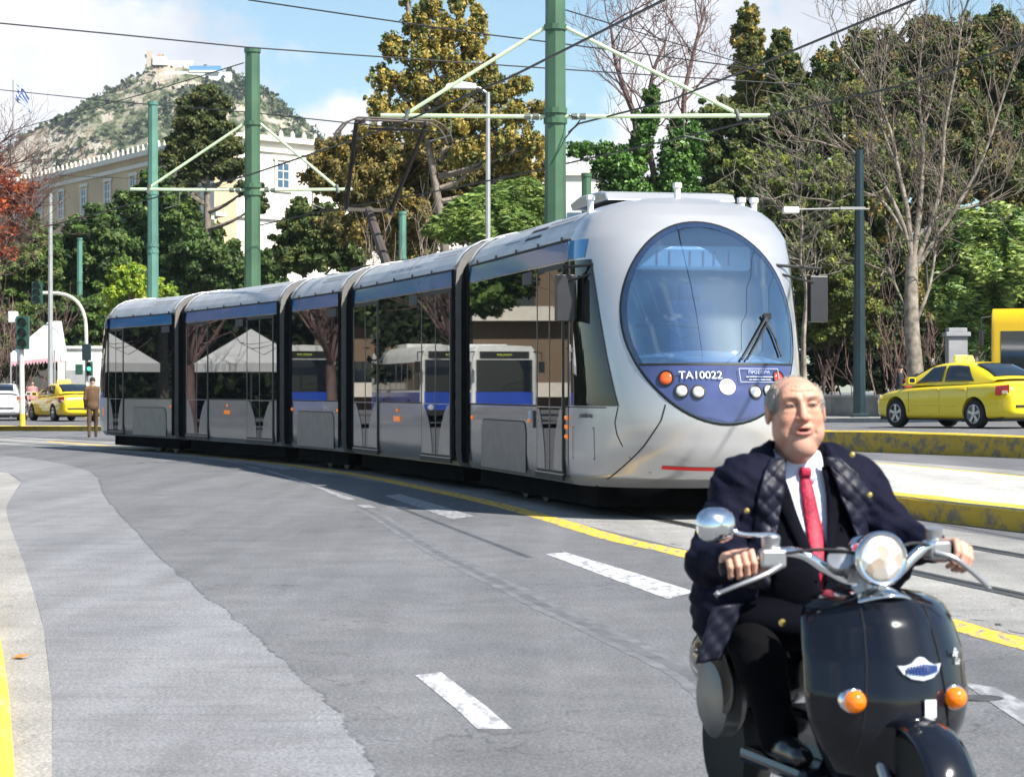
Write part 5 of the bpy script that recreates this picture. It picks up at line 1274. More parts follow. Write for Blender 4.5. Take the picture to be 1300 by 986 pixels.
tree('dense_tree', 'large bushy pine filling the top right corner', base(1240, 92), [(1225, 55, 92, 36, 32), (1270, 40, 92, 34, 28), (1300, 60, 92, 34, 34), (1205, 95, 92, 36, 34), (1255, 100, 92, 44, 38), (1305, 120, 92, 40, 40), (1180, 45, 93, 34, 24), (1200, 70, 92, 36, 28), (1160, 80, 93, 30, 28), (1250, 70, 92, 40, 30), (1180, 130, 92, 40, 34), (1220, 150, 91, 44, 40), (1270, 165, 92, 46, 40), (1215, 205, 91, 44, 38), (1265, 225, 91, 50, 38), (1320, 200, 92, 40, 44), (1190, 250, 90, 40, 40), (1290, 260, 91, 44, 36)], 90000, .19, [(.06, .095, .03), (.09, .12, .035), (.14, .13, .045), (.18, .13, .045), (.04, .06, .02)], 37, group='dense trees behind the low wall', sub=30, shell=.4, vert=1.1)
tree('pepper_tree', 'bright green drooping pepper tree above the yellow bus', base(1240, 80), [(1220, 285, 79, 34, 24), (1270, 285, 79, 36, 26), (1195, 315, 79, 24, 30), (1235, 330, 79, 36, 34), (1285, 330, 79, 34, 40), (1205, 370, 79, 30, 28), (1260, 375, 80, 36, 34), (1230, 410, 80, 36, 26), (1310, 380, 80, 30, 40)], 46000, .17, WEEP+[(.05, .10, .03)], 38, aspect=3.4, droop=.75, subr=.3, mtl=M_leafg, group='pepper trees with drooping leaves')
# more of the same park beyond the right edge of the view
srcs = [o for o in bpy.data.objects if o.parent is None and o.get('group') == 'dense trees behind the low wall']
for i_, (dx_, dy_) in enumerate(((16, -6), (21, -10), (27, -4), (33, -12), (39, -7))):
    c_ = copy_tree(srcs[i_ % len(srcs)]); c_.location = c_.location+Vector((dx_, dy_, 0)); c_.rotation_euler = (0, 0, .8*i_)
    c_['label'] = ['first', 'second', 'third', 'fourth', 'fifth'][i_]+' park tree beyond the right edge of the view, counted from the pepper tree'
# dark undergrowth behind the wall
t = empty('hedge', base(1130, 88), label='deep shaded shrubbery behind the low wall on the right', cat='hedge'); rt = Vector(t.location)
leaf_cloud('leaves', t, [pcl(rt, *c) for c in [(1040+34*k, 465-6*(k % 2), 86, 30, 34) for k in range(9)]+[(1050+40*k, 420, 89, 36, 34) for k in range(7)]+[(1060+44*k, 370, 91, 40, 34) for k in range(6)]], 40000, .2, [(.018, .035, .012), (.03, .05, .018), (.045, .07, .02), (.02, .03, .012)], 41)
b = MB(); rg_ = random.Random(41)
for k in range(34):
    x_ = rg_.uniform(1030, 1250); p0 = P(x_, 496, 85+rg_.uniform(-1, 1.5))-rt; p0.z = .6; grow(b, p0, Vector((rg_.uniform(-.5, .5), 0, 1)), rg_.uniform(1.2, 2.6), .035, 2, rg_, spread=.35, min_r=.012, up=.2, wig=.3, sides=4)
tag(b.build('stems', M_twigd, t, smooth=60), kind='stuff')
# big bare tree on the right
rt = base(1163, 76); rt.z = avenue_z(rt)
t = empty('bare_tree', rt, label='large bare tree with a pale trunk and wide leafless crown behind the yellow taxi', cat='tree')
b = MB(); rg_ = random.Random(52); tw = MB()
b1 = pb([(1166, 520), (1163, 480), (1158, 420), (1157, 370), (1158, 325)], 76, .30, .20, rt, sides=10)
limbs = [([(1158, 330), (1148, 290), (1128, 245), (1105, 205), (1070, 190), (1035, 178)], .15), ([(1158, 335), (1152, 270), (1140, 215), (1130, 165), (1105, 110), (1070, 60)], .17),
         ([(1159, 330), (1168, 260), (1172, 180), (1166, 110), (1172, 40)], .19), ([(1160, 340), (1180, 290), (1195, 230), (1200, 160), (1215, 80), (1222, 20)], .16),
         ([(1160, 345), (1190, 300), (1222, 250), (1250, 195), (1275, 120), (1292, 70)], .15), ([(1155, 400), (1140, 370), (1128, 340), (1118, 350)], .07), ([(1150, 300), (1120, 255), (1085, 245), (1050, 262)], .08),
         ([(1165, 300), (1200, 270), (1235, 262), (1270, 240)], .08), ([(1158, 420), (1178, 370), (1186, 330), (1190, 290)], .13), ([(1140, 215), (1120, 160), (1118, 100), (1130, 40)], .08)]
for pts, r0 in limbs:
    w = pb(pts, 76+rg_.uniform(-1.5, 1.5)*0, r0*.62, .025, rt, sides=7)
    for k in range(4, len(w)):
        for _ in range(1):
            d = (w[k]-w[k-1]).normalized()*.7+Vector((rg_.uniform(-1, 1), rg_.uniform(-.8, .8), rg_.uniform(-.1, .9)))*.8
            grow(tw, w[k], d, rg_.uniform(1.0, 2.2), .032, 2 if rg_.random() < .45 else 3, rg_, spread=.5, min_r=.012, up=.10, wig=.28, kids=(2, 3), sides=4)
b.build('trunk', M_bark2, t, smooth=60); tw.build('twigs', mat('grey_twig', (.155, .125, .10), .85, var=.35, vscale=1), t, smooth=60)
# thin bare sapling by the tram mirror
rt = base(1010, 77); rt.z = avenue_z(rt)
t = empty('bare_sapling', rt, label='thin bare sapling with a crooked pale stem beside the tram mirror', cat='tree'); b = MB(); rg_ = random.Random(61)
w = pb([(1022, 500), (1020, 430), (1024, 370), (1016, 330), (1018, 280), (1010, 235), (1012, 180)], 77, .10, .03, rt)
for k in range(8, len(w)):
    for _ in range(2): grow(b, w[k], Vector((rg_.uniform(-1, 1), rg_.uniform(-.6, .6), rg_.uniform(.0, .7))), rg_.uniform(1.0, 1.9), .025, 2, rg_, spread=.5, min_r=.01, up=.08, wig=.3, sides=4)
b.build('stem', M_bark2, t, smooth=60)
# twiggy bare bushes in front of the golden trees and at left
for (px_, Y_, py0, hh, lab, sd, mm) in ((520, 74, 330, 4.2, 'leafless grey-brown bush behind the tram roof near the pantograph foot', 71, M_twig), (560, 76, 320, 4.6, 'leafless bush between the pantograph and the thin lamp post', 73, M_twig), (15, 104, 430, 4.0, 'purple-brown leafless bush at the left edge behind the signal', 72, M_twigd)):
    rt = P(px_, 496, Y_); rt.z = .2; t = empty('bare_bush', rt, label=lab, cat='bush'); b = MB(); rg_ = random.Random(sd)
    for _ in range(15): grow(b, Vector((rg_.uniform(-.8, .8), rg_.uniform(-.5, .5), 0)), Vector((rg_.uniform(-.6, .6), rg_.uniform(-.4, .4), 1)), hh*rg_.uniform(.4, .8), .035, 3, rg_, spread=.4, min_r=.011, up=.15, wig=.18, sides=4)
    b.build('branches', mm, t, smooth=60)
# red-leaved tree at the left edge
rt = P(-75, 496, 44); rt.z = .1
t = empty('red_leaved_tree', rt, label='tree with hanging dry red leaves reaching in from the left edge', cat='tree'); b = MB(); rg_ = random.Random(81)
b.tube(smooth_pts([Vector((0, 0, 0)), Vector((.1, 0, 1.5)), Vector((0, 0, 3.2)), Vector((.2, 0, 5.5))], 4), [.2-.011*i for i in range(13)], 8)
tips = []
for pts in ([(-70, 330), (-30, 290), (10, 262), (42, 240)], [(-70, 300), (-30, 240), (0, 215), (28, 205)], [(-70, 350), (-30, 330), (5, 310), (36, 290)], [(-70, 380), (-30, 340), (-5, 330), (20, 322)], [(-70, 260), (-30, 220), (-8, 190), (8, 175)], [(-70, 345), (-20, 318), (20, 280), (50, 262)]):
    w = pb(pts, 44, .05, .012, rt); tips.append(w)
    for k in range(3, len(w)): 
        for _ in range(3): grow(b, w[k], Vector((rg_.uniform(-.3, 1), rg_.uniform(-.5, .5), rg_.uniform(-.1, 1))), rg_.uniform(.3, .75), .010, 2, rg_, spread=.5, min_r=.004, up=.05, wig=.25, sides=3)
b.build('branches', M_twigd, t, smooth=60)
leaf_cloud('dry_leaves', t, [pcl(rt, *c) for c in [(8, 225, 44, 26, 16), (32, 240, 44, 20, 14), (-10, 250, 44, 30, 18), (25, 262, 44, 22, 10), (5, 290, 44, 24, 14), (-15, 310, 44, 26, 14), (10, 318, 44, 16, 8), (-20, 200, 44, 26, 18)]], 1500, .075, [(.30, .07, .03), (.40, .11, .04), (.22, .05, .03), (.45, .16, .06)], 82, aspect=2.3, droop=.9, subr=.34, sub=14)
# ================================================================== vehicles
def bake(o):
    """fix the modifiers of an object into its mesh"""
    dg = bpy.context.evaluated_depsgraph_get(); dg.update(); me = bpy.data.meshes.new_from_object(o.evaluated_get(dg)); old = o.data; o.modifiers.clear(); o.data = me; me.name = o.name
    return o
M_tyre = mat('tyre_rubber', (.018, .018, .018), .8, var=.2); M_rim = mat('alloy_rim', (.5, .5, .52), .3, .8, var=.1)
M_cg = mat('car_glass', (.012, .018, .025), .03, ior=1.75, var=.1)
M_trim = mat('black_trim', (.02, .02, .02), .5); M_carred = mat('tail_lamp_red', (.55, .02, .02), .15, coat=.8); M_carwh = mat('lamp_clear', (.7, .72, .72), .1, .3, coat=1)
M_plate = mat('number_plate', (.75, .75, .72), .4)
def wheel(parent, x, y, r=.32, w=.20, spokes=5, side=-1):
    t = MB(); t.lathe([(r*.66, -w/2), (r*.95, -w/2), (r, -w/2+.03), (r, w/2-.03), (r*.95, w/2), (r*.66, w/2), (r*.66, -w/2)], (x, y, r), (side, 0, 0), 32)
    to = t.build('wheel', M_tyre, parent, smooth=35)
    b = MB(); b.mi = 1; b.lathe([(0, w*.12), (r*.62, w*.12), (r*.66, w*.3)], (x, y, r), (side, 0, 0), 24); b.mi = 0
    b.lathe([(r*.67, w*.30), (r*.67, w*.47), (r*.60, w*.49), (r*.58, w*.30)], (x, y, r), (side, 0, 0), 32)
    for k in range(spokes):
        a = 2*math.pi*k/spokes+.3; d = Vector((0, math.cos(a), math.sin(a))); n = Vector((0, -math.sin(a), math.cos(a))); o = Vector((x+side*w*.36, y, r))
        b.prism([o+d*r*.08-n*r*.09, o+d*r*.62-n*r*.11, o+d*r*.62+n*r*.11, o+d*r*.08+n*r*.09], (side*w*.10, 0, 0))
    b.lathe([(r*.16, w*.3), (r*.15, w*.48), (0, w*.5)], (x, y, r), (side, 0, 0), 16)
    b.build('rim', [M_rim, M_trim], to, smooth=35)
CAR = dict(L=4.57, wb=(1.355, -1.223))
def car_shape(s, key, T):
    return float(np.interp(s, [t[0] for t in T], [t[key] for t in T]))
# s from the front, lower edge, top edge at the side, half width, centre height
SED = [(0, .30, .60, .52, .62), (.06, .22, .68, .66, .71), (.25, .19, .74, .78, .79), (.6, .18, .80, .85, .86), (1.0, .18, .86, .875, .93), (1.4, .18, .90, .882, .99), (2.0, .18, .925, .885, 1.0), (3.0, .18, .955, .885, 1.02),
       (3.6, .19, .975, .88, 1.04), (4.0, .20, .99, .865, 1.06), (4.3, .22, .99, .83, 1.045), (4.46, .25, .96, .77, 1.01), (4.54, .30, .86, .72, .90), (4.57, .36, .66, .66, .68)]
def make_car(name, label, paintm, rear='notch', taxi=False, group=None, arch=True):
    root = empty(name, label=label, cat='taxi' if taxi else 'car', group=group)
    L = 4.57; b = MB(); rows = []
    for s in [0, .03, .10, .22, .4, .62, .85, 1.1, 1.3, 1.6, 2.0, 2.4, 2.8, 3.1, 3.4, 3.7, 3.95, 4.15, 4.3, 4.42, 4.5, 4.55, 4.57]:
        lo, hi, hw, ct = [car_shape(s, i, SED) for i in (1, 2, 3, 4)]; y = L/2-s
        half = [(0, lo), (hw*.80, lo), (hw*.955, lo+.05), (hw*.985, lo+.16), (hw*.99, (lo+hi)*.5), (hw, (lo+hi)*.5+.10), (hw*.985, hi-.10), (hw*.955, hi-.03), (hw*.86, hi+.012), (hw*.5, ct-.005), (0, ct)]
        rows.append([Vector((x, y, z)) for x, z in half]+[Vector((-x, y, z)) for x, z in reversed(half[1:-1])])
    b.grid(rows, closed=True); n = len(rows[0]); b.add(rows[0], [tuple(range(n))]); b.add(rows[-1], [tuple(range(n-1, -1, -1))])
    bo = b.build('body', paintm, root, smooth=180); me = bo.data; bm = bmesh.new(); bm.from_mesh(me); bmesh.ops.remove_doubles(bm, verts=bm.verts, dist=1e-5); bmesh.ops.recalc_face_normals(bm, faces=bm.faces); bm.to_mesh(me); bm.free()
    md = bo.modifiers.new('s', 'SUBSURF'); md.levels = 2; md.render_levels = 2; bake(bo)
    c = MB()
    for y in CAR['wb']: c.lathe([(.0, -1.1), (.365, -1.1), (.365, 1.1), (0, 1.1)], (0, y, .335), (1, 0, 0), 40)
    c.box((0, 0, -.0), (3, 6, .0001)) if False else None
    co = c.build('cut', M_trim); md = bo.modifiers.new('b', 'BOOLEAN'); md.operation = 'DIFFERENCE'; md.object = co; md.solver = 'EXACT'; bake(bo); bpy.data.objects.remove(co)
    bo.data.polygons.foreach_set('use_smooth', [True]*len(bo.data.polygons)); bo.data.set_sharp_from_angle(angle=R(40))
    w = MB()
    for y in CAR['wb']: w.box((0, y, .42), (1.45, .74, .5))
    w.box((0, 0, .24), (1.5, 4.0, .14)); w.build('underbody', M_trim, root)
    for y in CAR['wb']:
        for s_ in (-1, 1): wheel(root, s_*.775, y, .318, .205, side=s_)
    # greenhouse: roof shell in body colour with dark panes let in
    end = 4.02 if rear == 'notch' else 4.35
    st = [(1.12, .98, .98, .80, .80), (1.55, .99, 1.24, .79, .64), (1.92, 1.0, 1.41, .785, .58), (2.3, 1.0, 1.455, .785, .575), (2.8, 1.01, 1.465, .785, .575), (3.2, 1.02, 1.43, .78, .57), (end-.38, 1.04, 1.27, .76, .60), (end, 1.06, 1.07, .72, .68)]
    if rear != 'notch': st[-3] = (3.5, 1.02, 1.42, .78, .58); st[-2] = (4.05, 1.03, 1.32, .76, .60)
    def gh(s, f_):
        i0, i1, h0, h1 = [float(np.interp(s, [q[0] for q in st], [q[k] for q in st])) for k in (1, 2, 3, 4)]
        return Vector((h0+(h1-h0)*f_+.025*math.sin(math.pi*f_), L/2-s, i0-.05+(i1-i0+.05)*f_))
    b = MB(); rows = []
    for q in st:
        s = q[0]; half = [gh(s, 0), gh(s, .5), gh(s, .9)]; t_ = gh(s, 1.0); half += [Vector((t_.x*.90, t_.y, t_.z+.006)), Vector((t_.x*.5, t_.y, t_.z+.022)), Vector((0, t_.y, t_.z+.028))]
        rows.append(half+[Vector((-p.x, p.y, p.z)) for p in reversed(half[:-1])])
    b.grid(rows); ro = b.build('roof', paintm, root, smooth=180); md = ro.modifiers.new('s', 'SUBSURF'); md.levels = 2; md.render_levels = 2; bake(ro)
    def pane(name, sf, offx=.010):
        for s_ in (-1, 1):
            b = MB(); b.grid([[Vector((s_*(p.x+offx), p.y, p.z)) for p in row] for row in sf]); b.build(name, M_cg, root, smooth=60, solid=.004)
    def quad(s00, s01, s10, s11, f0, f1, n=8): # bottom s00..s01, top s10..s11
        return [[gh((s00+(s01-s00)*j/n)*(1-i/n)+(s10+(s11-s10)*j/n)*i/n, f0+(f1-f0)*i/n) for j in range(n+1)] for i in range(n+1)]
    pane('side_window', quad(1.52, 2.38, 1.98, 2.40, .16, .86)); pane('side_window', quad(2.48, 3.42, 2.47, 3.12, .16, .86))
    def screen(name, sa, sb, fa, m_=M_cg):
        b = MB(); rows = []
        for i in range(9):
            s = sa+(sb-sa)*i/8; t_ = gh(s, 1.0); w_ = t_.x*.93; rows.append([Vector((w_*k/6, L/2-s, t_.z+.018+.022*(1-(k/6)**2))) for k in range(-6, 7)])
        b.grid(rows); b.build(name, m_, root, smooth=60, solid=.004)
    screen('windscreen', 1.24, 1.88, 1); screen('rear_window', 3.26 if rear == 'notch' else 3.6, end-.10, 1)
    for s_ in (-1, 1):
        b = MB(); b.prism([(s_*.70, -2.16, .66), (s_*.845, -1.86, .74), (s_*.855, -1.90, .93), (s_*.72, -2.19, .965)], (s_*.035, -.03, 0)); o_ = b.build('tail_light', M_carred, root, bevel=.015)
        b = MB(); b.prism([(s_*.745, -2.15, .76), (s_*.80, -2.04, .77), (s_*.805, -2.05, .83), (s_*.75, -2.16, .83)], (s_*.045, -.036, 0)); b.build('reverse_lens', M_carwh, o_, bevel=.006)
        b = MB(); b.prism([(s_*.55, 2.20, .60), (s_*.80, 1.98, .62), (s_*.82, 1.92, .74), (s_*.58, 2.14, .73)], (s_*.02, .03, .01)); b.build('headlight', M_carwh, root, bevel=.01)
        b = MB(); b.tube([(s_*.84, .72, 1.02), (s_*.95, .70, 1.05)], .03, 6); b.box((s_*.99, .70, 1.06), (.20, .11, .14)); b.mi = 1; b.box((s_*.99, .642, 1.06), (.16, .01, .10)); b.build('door_mirror', [paintm, M_cg], root, bevel=.025)
        for y in (.02, -.98):
            b = MB(); b.box((s_*.885, y-.04 if y > 0 else y+.10, .86), (.03, .20, .035)); b.build('door_handle', paintm, root, bevel=.01)
        b = MB(); b.box((s_*.878, .02, .53), (.022, 1.62, .06)); b.build('side_moulding', paintm if taxi and group is None else M_trim, root, bevel=.01)
        for y in (.90, -.12, -1.02):
            s__ = L/2-y; lo, hi, hw, ct = [car_shape(s__, i, SED) for i in (1, 2, 3, 4)]; zz_ = [.34+.06*k for k in range(11)] if y > -1 else [.60+.05*k for k in range(8)]
            xx_ = [np.interp(z, [lo+.05, lo+.16, (lo+hi)*.5, (lo+hi)*.5+.10, hi-.10, hi-.03], [.955, .985, .99, 1.0, .985, .955])*hw*.9965 for z in zz_]
            b = MB(); b.tube([(s_*x_, y+(.0 if y > -1 else .22*max(0, (.95-z))*0), z) for x_, z in zip(xx_, zz_) if z < hi-.02], .0055, 5); b.build('door_gap', M_trim, root)
    b = MB(); b.box((0, -2.285, .50), (1.25, .05, .05)); b.build('bumper_strip', M_trim, root, bevel=.01)
    b = MB(); b.box((0, -2.245 if rear == 'notch' else -2.25, .78), (.52, .02, .12)); b.build('number_plate', M_plate, root)
    text_mesh('plate_text', 'TAE 4182' if False else '', .08, M_trim, root, Matrix()) if False else None
    b = MB(); b.box((0, 2.24, .45), (1.1, .08, .12)); b.build('grille', M_trim, root, bevel=.01)
    if taxi:
        b = MB(); b.prism([(-.30, -.06, 1.48), (.30, -.06, 1.48), (.25, -.03, 1.63), (-.25, -.03, 1.63)], (0, .12, 0)); o_ = b.build('taxi_sign', mat('taxi_sign_yellow', (.85, .72, .12), .4), root, bevel=.03)
        for s_ in (1, -1):
            text_mesh('sign_lettering', 'TAXI', .11, M_trim, o_, basis(Vector((0, -.052 if s_ > 0 else .062, 1.555)), Vector((s_, 0, 0)), Vector((0, 0, 1)), Vector((0, -s_, 0))))
    return root
M_ty = mat('taxi_yellow', (.86, .65, .01), .22, var=.03, coat=.8); M_ty2 = mat('taxi_golden_yellow', (.78, .53, .015), .25, var=.03, coat=.7); M_cw = mat('car_white', (.75, .76, .77), .25, var=.03, coat=.8)
def put(o, px, py, Y, z, ang):
    q = P(px, py, Y); o.location = (q.x, Y, z); o.rotation_euler = (0, 0, ang)
c1 = make_car('taxi_sedan', 'bright yellow taxi saloon with a roof sign on the raised road at the right', M_ty, taxi=True)
# heading: away and to the left
Yc = 53.6; c1.location = (0, 0, 0)
q = P(1224, 496, Yc); c1.location = (q.x, Yc, avenue_z(q)+.0); c1.rotation_euler = (0, 0, R(32)); c1.scale = (1.03, 1.03, 1.04)
c2 = make_car('taxi_sedan', 'golden-yellow taxi saloon waiting behind the left kerb near the traffic light', M_ty2, taxi=True)
q = P(81, 496, 90); c2.location = (q.x, 90, .17); c2.rotation_euler = (0, 0, R(30))
c3 = make_car('hatchback', 'white hatchback cut off by the left edge, beside the golden-yellow taxi', M_cw, rear='hatch')
q = P(3, 496, 92); c3.location = (q.x, 92, .17); c3.rotation_euler = (0, 0, R(8))

def make_bus(name, label, lower, upper, L=11.5, Hh=2.95, sign='', group=None, sign_col=(.6, .7, .1)):
    """x right, y forward, z up"""
    root = empty(name, label=label, cat='bus', group=group); W2 = 1.25
    def ring(y, k=1.0, lo=.32): return [Vector((x*k, y, z)) for x, z in ((-W2, lo), (-W2, 1.2), (-W2, 2.55), (-W2+.05, 2.8), (-W2+.18, Hh), (0, Hh+.04), (W2-.18, Hh), (W2-.05, 2.8), (W2, 2.55), (W2, 1.2), (W2, lo))]
    b = MB(); rows = [ring(-L/2), ring(L/2-.12), ring(L/2-.03, .97), ring(L/2, .90)]; b.grid(rows, closed=True); n = 11
    b.add(rows[0], [tuple(range(n))]); b.add(rows[-1], [tuple(range(n-1, -1, -1))]); b.build('body', upper, root, smooth=30)
    b = MB()
    for s_ in (-1, 1): b.box((s_*(W2+.004), -.05, .76), (.012, L-.3, .86))
    b.box((0, L/2+.006, .78), (2.2, .02, .9)); b.build('lower_panel', lower, root)
    b = MB(); b.box((0, L/2+.012, 1.82), (2.16, .024, 1.22)); b.build('windscreen', M_cg, root, bevel=.01)
    b = MB(); b.box((0, L/2+.014, 2.62), (1.9, .026, .26)); o_ = b.build('destination_sign', M_trim, root)
    if sign: text_mesh('sign_text', sign, .2, mat('sign_dots', sign_col, .5, emit=sign_col, estr=.5), o_, basis(Vector((0, L/2+.032, 2.62)), Vector((-1, 0, 0)), Vector((0, 0, 1)), Vector((0, 1, 0))))
    for s_ in (-1, 1):
        y = L/2-.25
        while y > -L/2+1.0:
            b = MB(); b.box((s_*(W2+.006), y-.62, 1.82), (.016, 1.2, 1.05)); b.build('side_window', M_cg, root); y -= 1.32
        for y in (L/2-2.6, -L/2+3.1): wheel(root, s_*(W2-.12), y, .48, .28, spokes=8, side=s_)
        b = MB(); b.lathe([(.12, 0), (.10, .03), (0, .04)], (s_*.85, L/2+.01, .62), (0, 1, 0), 16); b.build('headlight', M_carwh, root)
        b = MB(); b.tube([(s_*1.1, L/2-.05, 2.75), (s_*1.42, L/2+.25, 2.7), (s_*1.42, L/2+.25, 2.4)], .025, 6); b.box((s_*1.42, L/2+.25, 2.15), (.22, .12, .42)); b.build('wing_mirror', M_trim, root, bevel=.03)
    b = MB(); b.box((0, L/2+.02, .42), (2.3, .08, .22)); b.build('bumper', M_trim, root, bevel=.02)
    b = MB(); b.tube([(-.2, L/2+.05, 1.22), (.1, L/2+.05, 1.5), (.75, L/2+.05, 1.62)], .012, 4); b.tube([(.9, L/2+.05, 1.22), (.5, L/2+.05, 1.35), (-.1, L/2+.05, 1.3)], .012, 4); b.build('wiper', M_trim, root)
    b = MB(); b.box((0, -1, Hh+.10), (1.6, 2.4, .18)); b.build('roof_unit', upper, root, bevel=.04)
    return root
M_by = mat('bus_yellow', (.80, .50, .01), .35, var=.04, coat=.4); M_bb = mat('bus_blue', (.02, .07, .42), .3, coat=.5); M_bw = mat('bus_white', (.72, .72, .68), .35, coat=.4)
bus = make_bus('city_bus', 'yellow city bus entering at the right edge behind the yellow taxi', M_by, M_by)
# its front corner shows at the right edge
ang = R(72); Yb = 63.0; corner = P(1258, 496, Yb); hd = Vector((-math.sin(ang), math.cos(ang), 0)); rt_ = Vector((math.cos(ang), math.sin(ang), 0))
bus.rotation_euler = (0, 0, ang); loc = corner-hd*5.75+rt_*1.25; bus.location = (loc.x, loc.y, avenue_z(loc)+.02); bus.scale = (1, 1, 1.02)
# two blue and white buses waiting off to the left: the tram's windows mirror them
for (x_, y_, a_, lab) in ((-31.5, 84, 200, 'blue and white bus mirrored in the tram windows, standing left of the view, nearer one'), (-26.8, 87, 198, 'blue and white bus mirrored in the tram windows, standing left of the view, farther one')):
    o_ = make_bus('city_bus', lab, M_bb, M_bw, sign='•:•:•::•:•')
    o_.location = (x_, y_, .1); o_.rotation_euler = (0, 0, R(a_))

# ================================================================== off to the left: what the tram mirrors
M_apt = mat('apartment_render', (.20, .14, .09), .85, var=.1, vscale=.4); M_apt2 = mat('pale_render', (.15, .14, .125), .85, var=.1, vscale=.4)
def block(x, y, w, d, h, rz, m, label, nf=6, nc=5):
    t = empty('apartment_block', (x, y, 0), rz, label=label, cat='building')
    b = MB(); b.box((0, 0, h/2), (w, d, h)); b.build('wall', m, t)
    b = MB(); b.box((0, 0, h+.2), (w+.8, d+.8, .4)); b.build('cornice', M_lgt, t)
    for i in range(nf):
        z = 1.5+i*(h-2)/nf
        b = MB(); b.box((0, -d/2-.5, z-.45), (w*.9, 1.0, .15)); b.box((0, -d/2-.97, z-.02), (w*.9, .05, .75)); b.build('balcony', M_lgt, t)
        for j in range(nc):
            x_ = -w/2+w*(j+.5)/nc; b = MB(); b.box((x_, -d/2-.03, z+.7), (w/nc*.45, .08, 1.9)); b.build('window', M_cg, t)
    return t
block(-52, 136, 24, 14, 30, R(30), M_apt, 'ochre apartment block with balconies seen only as a reflection in the tram windows')
tree('street_tree', 'dark tree standing left of the view between the reflected buildings', base(650, 1, 0)+Vector((-46, 96, 0)), [], 1, .2, DKGRN, 91) if False else None
def side_tree(x, y, h, r, seed, label, pal):
    t = empty('street_tree', (x, y, 0), label=label, cat='tree'); rg_ = random.Random(seed)
    cl = [((rg_.uniform(-.5, .5)*r, rg_.uniform(-.5, .5)*r, h*rg_.uniform(.55, .95)), (r*.6, r*.6, r*.5)) for _ in range(6)]
    leaf_cloud('crown', t, cl, 9000, .45, pal, seed); b = MB(); b.tube([(0, 0, 0), (.1, 0, h*.4), (0, 0, h*.75)], [.25, .2, .1], 8); b.build('trunk', M_bark, t, smooth=60)
side_tree(-34, 84, 10, 3.2, 92, 'dark street tree left of the view, mirrored in the rear tram windows', DKGRN)
side_tree(-44, 99, 12, 4.0, 93, 'olive street tree left of the view beside the waiting buses', OLIVE)
side_tree(-44, 82, 12, 4.5, 94, 'broad dark street tree left of the view, behind the white parasol', DKGRN+OLIVE)
side_tree(-31, 98, 11, 3.0, 95, 'green street tree left of the view, in front of the waiting buses', MIDGRN)
for (x_, y_, sd, lab) in ((-23.5, 68, 97, 'bare street tree left of the view, the nearer one mirrored in the tram'), (-30, 76, 98, 'bare street tree left of the view, the farther one mirrored in the tram')):
    t = empty('bare_street_tree', (x_, y_, 0), label=lab, cat='tree'); b = MB(); rg_ = random.Random(sd)
    b.tube([(0, 0, 0), (.1, 0, 2.2)], [.2, .16], 8)
    for _ in range(9): grow(b, Vector((.1, 0, 2.1)), Vector((rg_.uniform(-.7, .7), rg_.uniform(-.7, .7), 1)), rg_.uniform(2.5, 3.6), .09, 3, rg_, spread=.5, min_r=.014, up=.1, wig=.25, sides=4)
    b.build('trunk', M_twigd, t, smooth=60)
for i_, (x_, y_, h_, r_) in enumerate(((-47, 93, 15, 5.5), (-56, 102, 16, 6), (-44, 104, 15, 5.5), (-64, 108, 17, 6), (-52, 116, 17, 6), (-38, 97, 9, 3.5))):  # dark trees added out of view to tone down bright window reflections
    side_tree(x_, y_, h_, r_, 120+i_, ['first', 'second', 'third', 'fourth', 'fifth', 'sixth'][i_]+' of the dark trees added left of the view to darken window reflections, counted from the road', DKGRN if i_ % 2 else OLIVE)
t = empty('added_dark_hedge', (-50, 96, 0), label='tall dark hedge added left of the view to darken the rear tram windows', cat='hedge')  # unseen hedge put in so the rear windows mirror something dark
leaf_cloud('leaves', t, [((-42+5.2*k, 26-3.4*k+1.5*(k % 2), 3.0), (4.2, 3.2, 3.8)) for k in range(12)], 26000, .5, [(.02, .035, .014), (.03, .045, .018), (.025, .03, .016)], 140, sub=30, shell=.5)
b = MB(); b.tube([(0, 0, 0), (0, 0, 3)], .2, 6); b.build('trunk', M_bark, t)
M_canvas = mat('white_canvas', (.74, .74, .72), .8, var=.05)
t = empty('market_parasol', (-28.6, 71, 0), label='white square parasol with fringe left of the view, mirrored in the tram', cat='parasol')
b = MB(); b.tube([(0, 0, 0), (0, 0, 2.8)], .03, 6); b.build('pole', M_galv, t)
b = MB(); b.add([(-1.4, -1.4, 2.3), (1.4, -1.4, 2.3), (1.4, 1.4, 2.3), (-1.4, 1.4, 2.3), (0, 0, 3.5), (-1.4, -1.4, 2.0), (1.4, -1.4, 2.0), (1.4, 1.4, 2.0), (-1.4, 1.4, 2.0)], [(0, 1, 4), (1, 2, 4), (2, 3, 4), (3, 0, 4), (0, 1, 6, 5), (1, 2, 7, 6), (2, 3, 8, 7), (3, 0, 5, 8)]); b.build('canopy', M_canvas, t, solid=.01)

